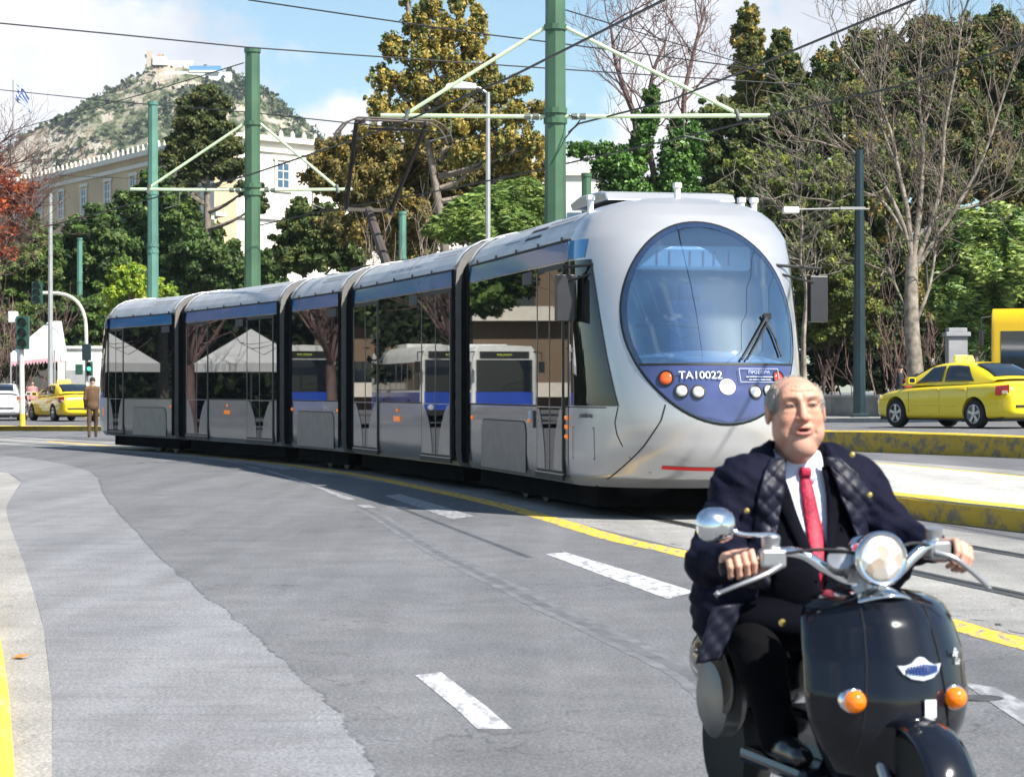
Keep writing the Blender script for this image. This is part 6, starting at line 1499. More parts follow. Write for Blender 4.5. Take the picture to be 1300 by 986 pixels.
# ================================================================== market stall behind the left taxi
q = P(52, 496, 101); t = empty('market_tent', (q.x, q.y, .2), label='white peaked market tent with a scalloped pink-edged valance behind the golden-yellow taxi', cat='tent')
def offT(px, py, dy=0): p = P(px, py, 101+dy); return Vector((p.x-q.x, dy, p.z-.2))
a0, a1, pk = offT(13, 449, -1.5), offT(70, 444, -1.5), offT(62, 408, 0)
a2, a3 = offT(84, 444, 2.2), offT(20, 449, 2.2)
b = MB(); b.add([a0, a1, a2, a3, pk, offT(78, 408, 1)], [(0, 1, 4), (1, 2, 5, 4), (2, 3, 5), (3, 0, 4), (3, 4, 5)]); b.build('canopy', M_canvas, t, solid=.02)
b = MB(); M_val = mat('valance_pink', (.62, .36, .40), .8)
for (pa_, pb_) in ((a0, a1), (a1, a2), (a3, a0)):
    n = 14
    for k in range(n):
        p0, p1 = pa_.lerp(pb_, k/n), pa_.lerp(pb_, (k+1)/n); m_ = (p0+p1)/2; b.mi = 0
        b.add([p0, p1, p1-Vector((0, 0, .42)), m_-Vector((0, 0, .55)), p0-Vector((0, 0, .42))], [(0, 1, 2, 3, 4)])
        b.mi = 1; b.add([p0-Vector((0, .02, .34)), p1-Vector((0, .02, .34)), p1-Vector((0, .02, .44)), m_-Vector((0, .02, .57)), p0-Vector((0, .02, .44))], [(0, 1, 2, 3, 4)])
b.build('valance', [M_canvas, M_val], t, solid=.008)
for p_ in (a0, a1, a2, a3): b = MB(); b.tube([(p_.x*.98, p_.y, 0), (p_.x*.98, p_.y, p_.z)], .035, 6); b.build('leg', M_galv, t)
b = MB(); b.box((.1, .6, .5), (1.6, .9, 1.0)); b.build('counter', mat('counter_brown', (.12, .06, .05), .7), t, bevel=.02)
p_ = P(104, 496, 106); t = empty('white_kiosk', (p_.x, p_.y, .2), label='plain white kiosk with flat roof between the tent and the tram tail', cat='kiosk')
b = MB(); b.box((0.3, 0, 1.55), (2.3, 3, 3.1)); b.build('wall', M_bw, t, bevel=.03); b = MB(); b.box((.3, 0, 3.14), (2.5, 3.2, .12)); b.build('roof', M_lh, t)
b = MB(); b.box((.2, -1.52, 1.6), (1.2, .06, 1.0)); b.build('shutter', mat('shutter_grey', (.35, .36, .38), .5), t)
# ================================================================== implicit surfaces for figures
def seg(p, a, b):
    a = np.array(a, float); b = np.array(b, float); pa = p-a; ba = b-a; h = np.clip((pa@ba)/max(ba@ba, 1e-9), 0, 1); return np.linalg.norm(pa-h[..., None]*ba, axis=-1), h
def cap(p, a, b, ra, rb): d, h = seg(p, a, b); return d-(ra+(rb-ra)*h)
def ell(p, c, r, rot=None):
    q = p-np.array(c, float)
    if rot is not None: q = q@np.array(rot)            # rot columns = local axes
    r = np.array(r, float); k0 = np.linalg.norm(q/r, axis=-1); k1 = np.linalg.norm(q/(r*r), axis=-1); return k0*(k0-1)/np.maximum(k1, 1e-9)
def smin(a, b, k): h = np.clip(.5+.5*(b-a)/k, 0, 1); return b+(a-b)*h-k*h*(1-h)
def smax(a, b, k): return -smin(-a, -b, k)
def surface(f, lo, hi, h):
    lo = np.array(lo, float); n = np.ceil((np.array(hi)-lo)/h).astype(int)+1
    ax = [lo[i]+h*np.arange(n[i]) for i in range(3)]; G_ = np.stack(np.meshgrid(*ax, indexing='ij'), -1)
    v = f(G_.reshape(-1, 3)).reshape(n)
    s = v < 0; c = np.zeros(n-1, int)
    for dx_ in (0, 1):
        for dy_ in (0, 1):
            for dz_ in (0, 1): c += s[dx_:n[0]-1+dx_, dy_:n[1]-1+dy_, dz_:n[2]-1+dz_]
    act = (c > 0) & (c < 8); idx = -np.ones(n-1, int); cells = np.argwhere(act); idx[act] = np.arange(len(cells))
    acc = np.zeros((len(cells), 3)); cnt = np.zeros(len(cells)); corner = [(i, j, k) for i in (0, 1) for j in (0, 1) for k in (0, 1)]
    for a in corner:
        for ax_ in range(3):
            if a[ax_]: continue
            b_ = list(a); b_[ax_] = 1
            va = v[cells[:, 0]+a[0], cells[:, 1]+a[1], cells[:, 2]+a[2]]; vb = v[cells[:, 0]+b_[0], cells[:, 1]+b_[1], cells[:, 2]+b_[2]]
            m_ = (va < 0) != (vb < 0); t = np.where(m_, va/np.where(m_, va-vb, 1), 0)
            pt = np.array(a, float)+t[:, None]*(np.array(b_)-np.array(a)); acc += np.where(m_[:, None], pt, 0); cnt += m_
    V = lo+(cells+acc/cnt[:, None])*h; Q = []
    for ax_ in range(3):
        sl0 = [slice(None)]*3; sl1 = [slice(None)]*3; sl0[ax_] = slice(0, -1); sl1[ax_] = slice(1, None)
        ch = s[tuple(sl0)] != s[tuple(sl1)]; e = np.argwhere(ch); o1, o2 = [i for i in range(3) if i != ax_]
        e = e[(e[:, o1] > 0) & (e[:, o2] > 0) & (e[:, o1] < n[o1]-1) & (e[:, o2] < n[o2]-1)]
        def cell(d1, d2): q_ = e.copy(); q_[:, o1] -= d1; q_[:, o2] -= d2; return idx[q_[:, 0], q_[:, 1], q_[:, 2]]
        q4 = np.stack([cell(0, 0), cell(1, 0), cell(1, 1), cell(0, 1)], 1)
        flip = s[e[:, 0], e[:, 1], e[:, 2]]
        if ax_ == 1: flip = ~flip
        q4[~flip] = q4[~flip][:, ::-1]; Q.append(q4)
    Q = np.concatenate(Q); Q = Q[(Q >= 0).all(1)][:, ::-1]
    return V, Q
def sdf_obj(name, f, lo, hi, h, m, parent, colf=None, relax=2):
    V, Q = surface(f, lo, hi, h)
    for _ in range(relax):                                  # a light relaxation takes the grid out of the surface
        A = np.zeros_like(V); c = np.zeros(len(V))
        for i in range(4):
            np.add.at(A, Q[:, i], V[Q[:, (i+1) % 4]]+V[Q[:, (i-1) % 4]]); np.add.at(c, Q[:, i], 2)
        V = V*.5+.5*A/np.maximum(c, 1)[:, None]
    o = np_mesh(name, V, Q, m, parent, colors=colf(V) if colf else None, smooth=True); return o

# ------------------------------------------------------------------ simple walking / standing figures far away
def simple_person(name_label, loc, rz, coat, trousers, hair, hgt=1.72, bag=None, h=.022, stride=.12, tone=(.45, .28, .2), skirt=.0, arm_fwd=.05):
    t = empty('person', loc, rz, label=name_label, cat='person'); k = hgt/1.75
    def legs(p):
        d = 9
        for s_ in (-1, 1):
            hip = (s_*.09, 0, .92); kn = (s_*.10, s_*stride*.7+.02, .49); an = (s_*.10, s_*stride*1.3-.02, .07)
            d = smin(d, cap(p, hip, kn, .09, .065), .04); d = smin(d, cap(p, kn, an, .062, .045), .03); d = smin(d, cap(p, an, (s_*.11, s_*stride*1.3+.13, .04), .045, .035), .02)
        return d
    def torso(p):
        d = ell(p, (0, 0, 1.20), (.19, .13, .30)); d = smin(d, ell(p, (0, 0, .92), (.18, .14, .16+skirt)), .08); d = smin(d, cap(p, (-.15, 0, 1.42), (.15, 0, 1.42), .07, .07), .08)
        for s_ in (-1, 1):
            d = smin(d, cap(p, (s_*.19, 0, 1.40), (s_*.225, -.02, 1.12), .06, .05), .04); d = smin(d, cap(p, (s_*.225, -.02, 1.12), (s_*.21, arm_fwd+.05, .88), .048, .038), .03)
        return d
    def skin(p):
        d = ell(p, (0, .01, 1.635), (.075, .095, .115)); d = smin(d, cap(p, (0, 0, 1.44), (0, 0, 1.58), .055, .05), .03); d = smin(d, ell(p, (0, .10, 1.62), (.018, .02, .03)), .02)
        for s_ in (-1, 1): d = np.minimum(d, cap(p, (s_*.21, arm_fwd+.05, .88), (s_*.205, arm_fwd+.08, .79), .03, .024))
        d = smin(d, cap(p, (0, 0, 1.0), (0, 0, 1.45), .08, .06), .03); return d
    lo, hi = (-.4, -.45, 0), (.4, .5, 1.85)
    b = sdf_obj('body', skin, lo, hi, h, mat('far_skin_%.2f' % tone[0], tone, .6), t)
    c = sdf_obj('coat', torso, lo, hi, h, coat, t); l = sdf_obj('trousers', legs, lo, hi, h, trousers, t)
    hr = sdf_obj('hair', lambda p: smax(ell(p, (0, -.01, 1.66), (.085, .105, .105)), -(p[:, 2]-1.60+(-p[:, 1])*-.6), .02), lo, hi, h*.7, hair, t)
    t.scale = (k, k, k)
    if bag:
        q = MB(); q.box((0, -.22, 1.08), (.34, .20, .50)); bo = q.build('backpack', bag, t, bevel=.06)
        q = MB(); q.box((0, -.33, 1.0), (.24, .06, .24)); q.build('pocket', bag, bo, bevel=.03)
    return t
M_brown = mat('brown_cloth', (.11, .06, .03), .85, var=.2, vscale=8); M_brown2 = mat('dark_brown_cloth', (.07, .04, .022), .85); M_hair = mat('dark_hair', (.02, .015, .012), .6)
M_navy2 = mat('dark_cloth', (.02, .022, .03), .85); M_redbag = mat('red_bag', (.50, .02, .02), .6)
q = G(117.5, 555.5); simple_person('pedestrian in a brown jacket and trousers standing by the tail of the tram', q, R(12), M_brown, M_brown2, M_hair, 1.74)
q = P(1143, 496, 70.5); q.z = avenue_z(q)+.02; simple_person('person in dark clothes carrying a red backpack, walking on the right pavement', q, R(75), M_navy2, M_navy2, M_hair, 1.72, bag=M_redbag, stride=.2)
q = P(41, 496, 95.5); q.z = .17; simple_person('person with dark hair partly hidden behind the roof of the golden-yellow taxi', q, R(200), mat('pink_cloth', (.45, .2, .2), .8), M_navy2, M_hair, 1.6)
q = P(1189, 496, 71.0); q.z = avenue_z(q)+.02; simple_person('person in dark clothes whose head shows above the yellow taxi', q, R(120), M_navy2, M_navy2, mat('grey_hair_far', (.5, .5, .5), .7), 1.66)
# ================================================================== the scooter
O = Vector((.985, 6.55, 0)); yaw = R(16); fw = Vector((math.sin(yaw), -math.cos(yaw), 0)); rt = Vector((math.cos(yaw), math.sin(yaw), 0))
scooter = empty('scooter', O, label='black retro motor scooter with a round chrome headlight, coming towards the viewer', cat='motor scooter')
def SL(f_, r_, z): return fw*f_+rt*r_+Vector((0, 0, z))           # local to the scooter's foot
def SW(f_, r_, z): return O+SL(f_, r_, z)
M_blk = mat('scooter_black', (.006, .007, .012), .10, var=.2, vscale=2, coat=.4, spec=.35); M_chr = mat('chrome', (.78, .79, .80), .08, 1.0, var=.06, vscale=6)
M_sat = mat('satin_metal', (.42, .42, .43), .35, .8, var=.15, vscale=12); M_grip = mat('grip_rubber', (.02, .02, .02), .7)
M_amber = mat('amber_lens', (.85, .17, .005), .12, var=.18, vscale=60, coat=.9, emit=(1, .25, 0), estr=.12)
zr = [.785, .775, .755, .73, .69, .63, .56, .49, .42, .35, .28, .22]
def s_hw(z): return 1.1*float(np.interp(z, [.22, .28, .35, .42, .5, .62, .70, .74, .765, .785], [.11, .155, .19, .217, .228, .222, .212, .198, .165, .06]))
def s_F(z): return float(np.interp(z, [.22, .3, .4, .5, .6, .7, .76, .785], [.20, .225, .242, .236, .212, .168, .125, .09]))
def shield_pt(r_, z, off=0.0):
    hw = s_hw(z); t = min(abs(r_)/hw, 1); ridge = .018*math.exp(-(r_/.085)**4)
    return SL(s_F(z)+ridge-.135*t**2.6+off, r_+.055, z)
b = MB(); rows = []
for z in [.785-.565*i/34 for i in range(35)]:
    hw = s_hw(z); fr = [shield_pt(hw*k/16, z) for k in range(-16, 17)]; bk = [SL(s_F(z)-.135*min(abs(k/16), 1)**2.6-.035, hw*k/16*.97+.055, z) for k in range(16, -17, -1)]
    rows.append(fr+bk)
b.grid(rows, closed=True); b.add(rows[0], [tuple(range(len(rows[0])))]); b.add(rows[-1], [tuple(range(len(rows[-1])-1, -1, -1))])
shieldo = b.build('front_shield', M_blk, scooter, smooth=50)
b = MB()
for s_ in (-1, 1):
    pth = [shield_pt(s_*(.095+.05*(.77-z)/.5), z, .003) for z in [.77-.03*i for i in range(17)]]; b.tube(pth, .0022, 4)
b.build('panel_groove', M_trim, shieldo)
# winged badge
b = MB(); bc = .035; bz = .575
def bp_(x, z, o=.006): return shield_pt(bc+x, bz+z, o)
outl = [(-.074, .014), (-.05, .012), (-.028, .020), (-.012, .033), (0, .036), (.012, .033), (.028, .020), (.05, .012), (.074, .014), (.06, -.008), (.035, -.022), (0, -.028), (-.035, -.022), (-.06, -.008)]
b.add([bp_(x, z, .003) for x, z in outl]+[bp_(x*.98, z*.98, .011) for x, z in outl]+[bp_(0, 0, .014)], [(i, (i+1) % 14, 14+(i+1) % 14, 14+i) for i in range(14)]+[(14+i, 14+(i+1) % 14, 28) for i in range(14)])
bo = b.build('badge', mat('badge_silver', (.72, .74, .78), .28, .45, var=.05), shieldo, smooth=30); b = MB()
for k in range(-5, 6):
    h1 = .020-abs(k)*.0018; x = k*.0095; b.box(bp_(x, .002, .0180), (.0050, .005, h1*1.7), rot=Matrix.Rotation(yaw, 3, 'Z'))
b.build('badge_stripe', mat('badge_blue', (.03, .06, .22), .3), bo)
# script on the right flank
Ms = basis(shield_pt(.176, .60, .006), (shield_pt(.205, .60)-shield_pt(.150, .60)).normalized(), Vector((0, 0, 1)), Vector((0, -1, 0)))
for k, (tx_, dz_, dx_) in enumerate((('Be', .012, 0), ('Lu', -.012, .016))): text_mesh('side_script', tx_, .034, M_whitep, shieldo, Ms @ Matrix.Translation((dx_, dz_, .006)) @ Matrix.Rotation(R(-8), 4, 'Z'), shear=.4)
# small white number tab low on the shield
b = MB(); b.box(shield_pt(.05, .47, .012), (.035, .006, .05), rot=Matrix.Rotation(yaw, 3, 'Z')); b.build('number_tab', M_whitep, shieldo, bevel=.002)
for r_ in (-.155, .150):
    c_ = shield_pt(r_, .492, .0); b = MB(); b.lathe([(.036, -.02), (.036, .012), (.032, .016)], c_, fw, 24); b.mi = 1; b.lathe([(.0325, .010), (.031, .026), (.024, .040), (.012, .047), (0, .049)], c_, fw, 24)
    b.build('indicator_light', [M_chr, M_amber], scooter, smooth=50)
# chrome top cover and steering head
b = MB(); rows = []
for i in range(9):
    a = i/8; z = .772+.022*math.sin(a*math.pi); rows.append([SL(.155-.16*a+(-.10*(k/8)**2), k/8*(.125-.02*a)+.045, z-.045*(k/8)**2) for k in range(-8, 9)])
b.grid(rows); b.build('chrome_cover', M_chr, scooter, smooth=180, solid=.008)
b = MB(); b.tube([SL(.06, 0, .74), SL(.045, 0, .84)], [.034, .028], 16); b.box(SL(.05, 0, .825), (.11, .05, .035), rot=Matrix.Rotation(yaw, 3, 'Z')); b.build('steering_head', M_sat, scooter, smooth=40, bevel=.004)
# headlight
hc = SL(.150, .0, .880); b = MB(); ax = (fw+Vector((0, 0, .04))).normalized()
b.lathe([(0, -.095), (.03, -.09), (.055, -.07), (.070, -.03), (.074, .005), (.078, .012), (.078, .026), (.072, .031), (.067, .028)], hc, ax, 40); ho = b.build('headlight_bowl', M_chr, scooter, smooth=60)
m = bpy.data.materials.new('ribbed_lens'); m.use_nodes = True; t_ = m.node_tree; bs = t_.nodes['Principled BSDF']; bs.inputs['Roughness'].default_value = .18; bs.inputs['Metallic'].default_value = .55; bs.inputs['Coat Weight'].default_value = 1
tcn = t_.nodes.new('ShaderNodeTexCoord'); vo = t_.nodes.new('ShaderNodeTexVoronoi'); vo.inputs['Scale'].default_value = 28; t_.links.new(tcn.outputs['Object'], vo.inputs['Vector'])
rp = t_.nodes.new('ShaderNodeValToRGB'); t_.links.new(vo.outputs['Color'], rp.inputs[0]); rp.color_ramp.elements[0].color = (.62, .50, .38, 1); rp.color_ramp.elements[1].color = (.88, .88, .86, 1); rp.color_ramp.elements[0].position = .25; rp.color_ramp.elements[1].position = .7
t_.links.new(rp.outputs[0], bs.inputs['Base Color']); bpn = t_.nodes.new('ShaderNodeBump'); bpn.inputs['Strength'].default_value = .5; bpn.inputs['Distance'].default_value = .01; t_.links.new(vo.outputs['Distance'], bpn.inputs['Height']); t_.links.new(bpn.outputs[0], bs.inputs['Normal'])
b = MB(); b.lathe([(.068, .024), (.060, .031), (.04, .037), (.02, .040), (0, .041)], hc, ax, 40); b.build('headlight_lens', m, ho, smooth=60)
b = MB(); b.box(hc-Vector((0, 0, .080))+fw*.03, (.022, .012, .014)); b.build('rim_screw', M_chr, ho, bevel=.003)
b = MB(); b.lathe([(.0, -.03), (.035, -.028), (.04, .0), (.036, .012), (0, .014)], SL(.085, -.085, .872), (fw*.6-rt*.3+Vector((0, 0, .5))).normalized(), 20); b.build('horn_cup', M_sat, scooter, smooth=50)
b = MB(); b.lathe([(.048, -.04), (.05, .01), (.045, .02), (0, .022)], SL(.03, .02, .90), (0, -.35, .93), 24); b.build('speedometer', M_chr, scooter, smooth=50)
# handlebar
b = MB(); hb = smooth_pts([SL(-.045, -.31, .858), SL(-.02, -.265, .878), SL(.0, -.225, .892), SL(.02, -.165, .882), SL(.04, -.10, .838), SL(.05, -.04, .806), SL(.05, .03, .806), SL(.05, .10, .828), SL(.035, .16, .872), SL(.02, .215, .902), SL(-.0, .26, .900), SL(-.045, .31, .872)], 6)
b.tube(hb, .0165, 12); hbo = b.build('handlebar', M_chr, scooter, smooth=60)
GL = (SL(-.055, -.395, .842), SL(-.035, -.275, .866)); GR = (SL(-.035, .275, .890), SL(-.075, .385, .846))
for a, c in (GL, GR): b = MB(); b.tube([a, c], .019, 12); b.build('grip', M_grip, scooter, smooth=50, bevel=.003)
for (p0, s_) in ((SL(-.02, -.255, .875), -1), (SL(-.018, .255, .89), 1)):
    b = MB(); b.box(p0+fw*.015, (.075, .055, .055), rot=Matrix.Rotation(yaw+s_*.2, 3, 'Z')); b.build('switch_housing', M_sat, scooter, bevel=.010)
    b = MB(); b.lathe([(.024, -.022), (.026, .0), (.026, .018), (0, .020)], p0+Vector((0, 0, .045)), (0, -.2, 1), 16); b.build('fluid_reservoir', M_sat, scooter, smooth=50)
b = MB(); b.tube(smooth_pts([SL(.03, -.245, .856), SL(.055, -.30, .835), SL(.050, -.38, .806), SL(.035, -.435, .783)], 4), [.010, .010, .0095, .009, .009, .0085, .008, .0075, .007, .007, .007, .007, .007], 8); b.lathe([(0, -.011), (.011, 0), (0, .011)], SL(.035, -.437, .782), (0, 0, 1), 10); b.build('brake_lever', M_sat, scooter, smooth=60)
b = MB(); b.tube(smooth_pts([SL(.03, .235, .885), SL(.055, .285, .868), SL(.05, .35, .822), SL(.03, .405, .780)], 4), [.010, .010, .0095, .009, .009, .0085, .008, .0075, .007, .007, .007, .007, .007], 8); b.lathe([(0, -.011), (.011, 0), (0, .011)], SL(.03, .407, .778), (0, 0, 1), 10); b.build('brake_lever', M_sat, scooter, smooth=60)
b = MB(); b.tube(smooth_pts([SL(.02, -.23, .89), SL(.06, -.14, .902), SL(.10, -.05, .895), SL(.09, .0, .86)], 5), .005, 6); b.tube(smooth_pts([SL(.02, .24, .90), SL(.06, .16, .915), SL(.10, .09, .905), SL(.08, .05, .86)], 5), .005, 6); b.build('brake_cable', M_grip, scooter, smooth=60)
# rear-view mirror
mc = P(911, 666, 6.40)-O; b = MB(); mdir = (Vector((.35, -.93, .12))).normalized()
rows = []; mx_ = mdir.cross(Vector((0, 0, 1))).normalized()*-1; mz_ = mx_.cross(mdir).normalized()*-1
if mz_.z < 0: mz_ = -mz_
for k, (s_, o_) in enumerate(((0.02, .026), (.45, .022), (.8, .010), (.97, -.002), (1.0, -.014))):
    rows.append([mc+mdir*o_+(mx_*.060*math.copysign(abs(math.cos(a))**.75, math.cos(a))+mz_*.050*math.copysign(abs(math.sin(a))**.8, math.sin(a)))*s_ for a in [2*math.pi*j/28 for j in range(28)]])
b.grid(rows, closed=True); b.add(rows[-1], [tuple(range(28))]); b.build('mirror', M_chr, scooter, smooth=50)
b = MB(); b.tube(smooth_pts([SL(-.01, -.235, .905), SL(-.005, -.245, .94), mc+Vector((.075, .02, -.028)), mc+Vector((.02, .015, -.005))], 5), .0065, 8); b.build('mirror_stem', M_chr, scooter, smooth=60)
# lower parts: fork, wheel, fender, floor, seat, body, engine, rear wheel
b = MB(); rows = []
for i in range(15):
    a = R(-20+190*i/14); rr_ = .245; rows.append([SL(.30+rr_*math.cos(a)*1.0, w_+.05, .215+rr_*math.sin(a)*1.0-abs(w_)*abs(w_)*6) for w_ in (-.07, -.05, 0, .05, .07)])
b.grid(rows); b.build('front_fender', M_blk, scooter, smooth=60, solid=.006)
def swheel(f_, r=.21, w=.10, ro=0.0):
    b = MB(); b.lathe([(r*.62, -w*.4), (r*.9, -w*.48), (r, -w*.2), (r, w*.2), (r*.9, w*.48), (r*.62, w*.4)], SL(f_, ro, r), rt, 36); o_ = b.build('wheel', M_tyre, scooter, smooth=50)
    b = MB(); b.lathe([(0, -.03), (r*.2, -.035), (r*.25, -.01), (r*.63, -.03), (r*.63, .03), (r*.25, .01), (r*.2, .035), (0, .03)], SL(f_, ro, r), rt, 30); b.build('rim', M_sat, o_, smooth=40)
swheel(.30, ro=.05); swheel(-.92)
b = MB(); 
for s_ in (-1, 1): b.tube([SL(.12, .05+s_*.068, .42), SL(.22, .05+s_*.068, .30), SL(.30, .05+s_*.068, .21)], .018, 8)
b.build('fork', M_sat, scooter, smooth=60)
b = MB(); b.box(SL(-.22, 0, .25), (.36, .48, .05), rot=Matrix.Rotation(yaw, 3, 'Z')); b.box(SL(-.14, 0, .33), (.12, .62, .14), rot=Matrix.Rotation(yaw, 3, 'Z')); b.build('footboard', M_blk, scooter, bevel=.02)
def rbody(p):
    q = np.stack([(p-0)@np.array(fw), (p-0)@np.array(rt), p[:, 2]], 1)
    d = ell(q, (-.80, 0, .48), (.36, .165, .15)); d = smin(d, ell(q, (-.62, 0, .56), (.22, .14, .10)), .06); return d
sdf_obj('rear_body', rbody, (-.9, .2, .25), (.3, 1.5, .8), .02, M_blk, scooter)
def rseat(p):
    q = np.stack([p@np.array(fw), p@np.array(rt), p[:, 2]], 1); return smin(ell(q, (-.66, 0, .655), (.27, .14, .045)), ell(q, (-.85, 0, .67), (.16, .13, .045)), .04)
sdf_obj('seat', rseat, (-.9, .2, .5), (.4, 1.5, .85), .018, mat('seat_vinyl', (.02, .018, .017), .45), scooter)
b = MB(); b.lathe([(0, -.05), (.10, -.045), (.125, -.02), (.125, .03), (.09, .05), (0, .055)], SL(-.62, -.17, .40), -rt, 28); b.mi = 1
for k in range(6): b.lathe([(.075-.004*k, 0), (.075-.004*k, .008)], SL(-.50-.014*k, -.20, .44+.02*k), -rt, 20)
b.build('engine_cover', [mat('engine_grey', (.20, .20, .195), .45, .6, var=.2), M_trim], scooter, smooth=40)
b = MB(); b.tube([SL(-.55, .18, .22), SL(-.8, .20, .24), SL(-1.05, .21, .28)], [.03, .055, .05], 12); b.build('muffler', M_sat, scooter, smooth=60)

# ================================================================== the rider
RX, RY = .83, 7.0
rider = empty('person', (RX, RY+.05, 0), label='balding grey-haired man in dark suit, red tie and open navy coat riding the scooter', cat='person'); RO = np.array(rider.location)
SHL, SHR = np.array((.685, 6.93, 1.060)), np.array((1.062, 7.02, 1.068)); NB = np.array((.868, 6.985, 1.115)); HC = np.array((.862, 6.93, 1.276))
ELL_, ELR = np.array((.585, 6.80, .835)), np.array((1.195, 6.97, .885))
gl_m = np.array((O+(GL[0]+GL[1])/2)); gr_m = np.array((O+(GR[0]+GR[1])/2))
WRL = gl_m+np.array((.0, .115, .012)); WRR = gr_m+np.array((-.035, .10, .018))
HIP = np.array((.80, 7.10, .67)); 
def core(p):
    d = ell(p, (.872, 7.02, .955), (.180, .125, .20)); d = smin(d, ell(p, (.862, 6.985, .80), (.175, .155, .17)), .06); d = smin(d, ell(p, HIP, (.185, .16, .12)), .06)
    d = smin(d, cap(p, SHL+np.array((.03, 0, -.01)), NB+np.array((-.03, .02, -.015)), .062, .055), .05); d = smin(d, cap(p, SHR+np.array((-.03, 0, -.01)), NB+np.array((.03, .02, -.015)), .062, .055), .05); return d
# ---- head (local frame turned a little towards the picture's right)
hy = R(6); hcs, hsn = math.cos(hy), math.sin(hy)
def to_head(p):
    q = p-HC; x = q[:, 0]*hcs+q[:, 1]*hsn; y = -q[:, 0]*hsn+q[:, 1]*hcs; z = q[:, 2]; r_ = R(-2); return np.stack([(x*math.cos(r_)-z*math.sin(r_))/1.045, y, x*math.sin(r_)+z*math.cos(r_)], 1)
def head_local(q):
    ax = q.copy(); ax[:, 0] = np.abs(ax[:, 0])
    d = ell(q, (0, .018, .036), (.077, .096, .080)); d = smin(d, ell(q, (0, -.022, -.030), (.066, .066, .078)), .035)
    d = smin(d, ell(ax, (.040, -.022, -.052), (.033, .050, .045)), .025); d = smin(d, ell(q, (0, -.066, -.086), (.028, .022, .024)), .02)
    d = smin(d, ell(q, (0, -.035, -.108), (.046, .042, .026)), .025)
    d = smin(d, ell(q, (0, -.060, .066), (.055, .022, .034)), .03)
    d = smin(d, cap(ax, (.012, -.085, .050), (.046, -.066, .050), .009, .008), .014)
    d = smax(d, -ell(ax, (.030, -.097, .032), (.020, .021, .0145)), .011)
    d = smin(d, ell(ax, (.0305, -.0715, .031), (.0165, .0145, .0115)), .004)
    d = smin(d, ell(ax, (.033, -.072, .014), (.018, .010, .007)), .010)               # bags under the eyes
    d = smin(d, ell(ax, (.040, -.060, -.008), (.022, .020, .020)), .02)               # cheeks
    d = smin(d, cap(q, (0, -.084, .040), (0, -.106, -.006), .0085, .0125), .010)
    d = smin(d, ell(ax, (.0145, -.092, -.010), (.0095, .012, .009)), .006)
    d = smax(d, -ell(ax, (.008, -.104, -.0185), (.004, .006, .003)), .003)
    for z_ in (.070, .084): d = smax(d, -cap(ax, (0, -.0895+(z_-.066)*.35, z_), (.034, -.078+(z_-.066)*.45, z_+.003), .0008, .0006), .004)
    d = smax(d, -cap(ax, (.022, -.094, -.014), (.038, -.078, -.056), .0045, .004), .008)  # nasolabial fold
    d = smin(d, ell(q, (0, -.082, -.040), (.030, .012, .018)), .012)
    d = smin(d, ell(q, (0, -.0925, -.0365), (.024, .0075, .0055)), .005); d = smin(d, ell(q, (0, -.0905, -.0535), (.021, .0085, .0065)), .005)
    d = smax(d, -ell(q, (-.001, -.100, -.0447), (.0185, .016, .0058)), .003)
    e = ell(ax, (.0815, .010, .006), (.0095, .020, .033)); e = smax(e, -ell(ax, (.0895, .004, .010), (.006, .011, .020)), .004); d = smin(d, e, .006)
    return d
def head_sdf(p):
    d = head_local(to_head(p)); nk = cap(p, HC+np.array((.0, .035, -.05)), NB+np.array((0, .02, -.04)), .058, .066); return smin(d, nk, .03)
def skin_col(V):
    q = to_head(V+0); c = np.tile(np.array((.55, .295, .205)), (len(V), 1)); ax = np.abs(q[:, 0]); face = q[:, 1] < -.02
    def blend(m_, col): nonlocal c; m_ = np.clip(m_, 0, 1)[:, None]; c = c*(1-m_)+np.array(col)*m_
    blend(np.exp(-(((q[:, 0])/.016)**2+((q[:, 2]+.006)/.020)**2))*.75*face, (.62, .24, .17)); blend(np.exp(-(((ax-.045)/.022)**2+((q[:, 2]+.012)/.024)**2))*.45*face, (.62, .25, .18))
    blend((np.exp(-((q[:, 0]/.025)**4+((q[:, 2]+.0365)/.0055)**4))+np.exp(-((q[:, 0]/.022)**4+((q[:, 2]+.0535)/.0065)**4)))*.9*(q[:, 1] < -.08), (.50, .16, .13))
    blend(1.2*np.exp(-((q[:, 0]/.017)**4+((q[:, 2]+.0447)/.0052)**4))*(q[:, 1] < -.07), (.06, .015, .012))
    blend(1.1*np.exp(-(((ax-.031)/.0155)**4+((q[:, 2]-.0310)/.0058)**4))*(q[:, 1] < -.06), (.06, .03, .022)); blend(.9*np.exp(-(((ax-.031)/.0105)**4+((q[:, 2]-.0300)/.0032)**4))*(q[:, 1] < -.06), (.27, .22, .19)); blend(1.2*np.exp(-(((q[:, 0]-np.sign(q[:, 0])*.031-.001)/.0048)**4+((q[:, 2]-.0305)/.0040)**4))*(q[:, 1] < -.06), (.02, .014, .010))
    blend(.95*np.exp(-(((ax-.031)/.022)**4+((q[:, 2]-.053+.10*(ax-.031)*(ax-.031)*20)/.0045)**2))*(q[:, 1] < -.05), (.11, .075, .06))
    blend(.35*np.exp(-((q[:, 0]/.05)**4+((q[:, 2]+.085)/.035)**4))*face, (.50, .32, .27))
    return c
M_skin = mat('skin', (1, 1, 1), .48, attr='tone', var=.10, vscale=45, bump=.15, bscale=160, sss=.06, spec=.4)
HV, HQ = surface(head_sdf, HC-np.array((.115, .13, .17)), HC+np.array((.115, .15, .13)), .0026)
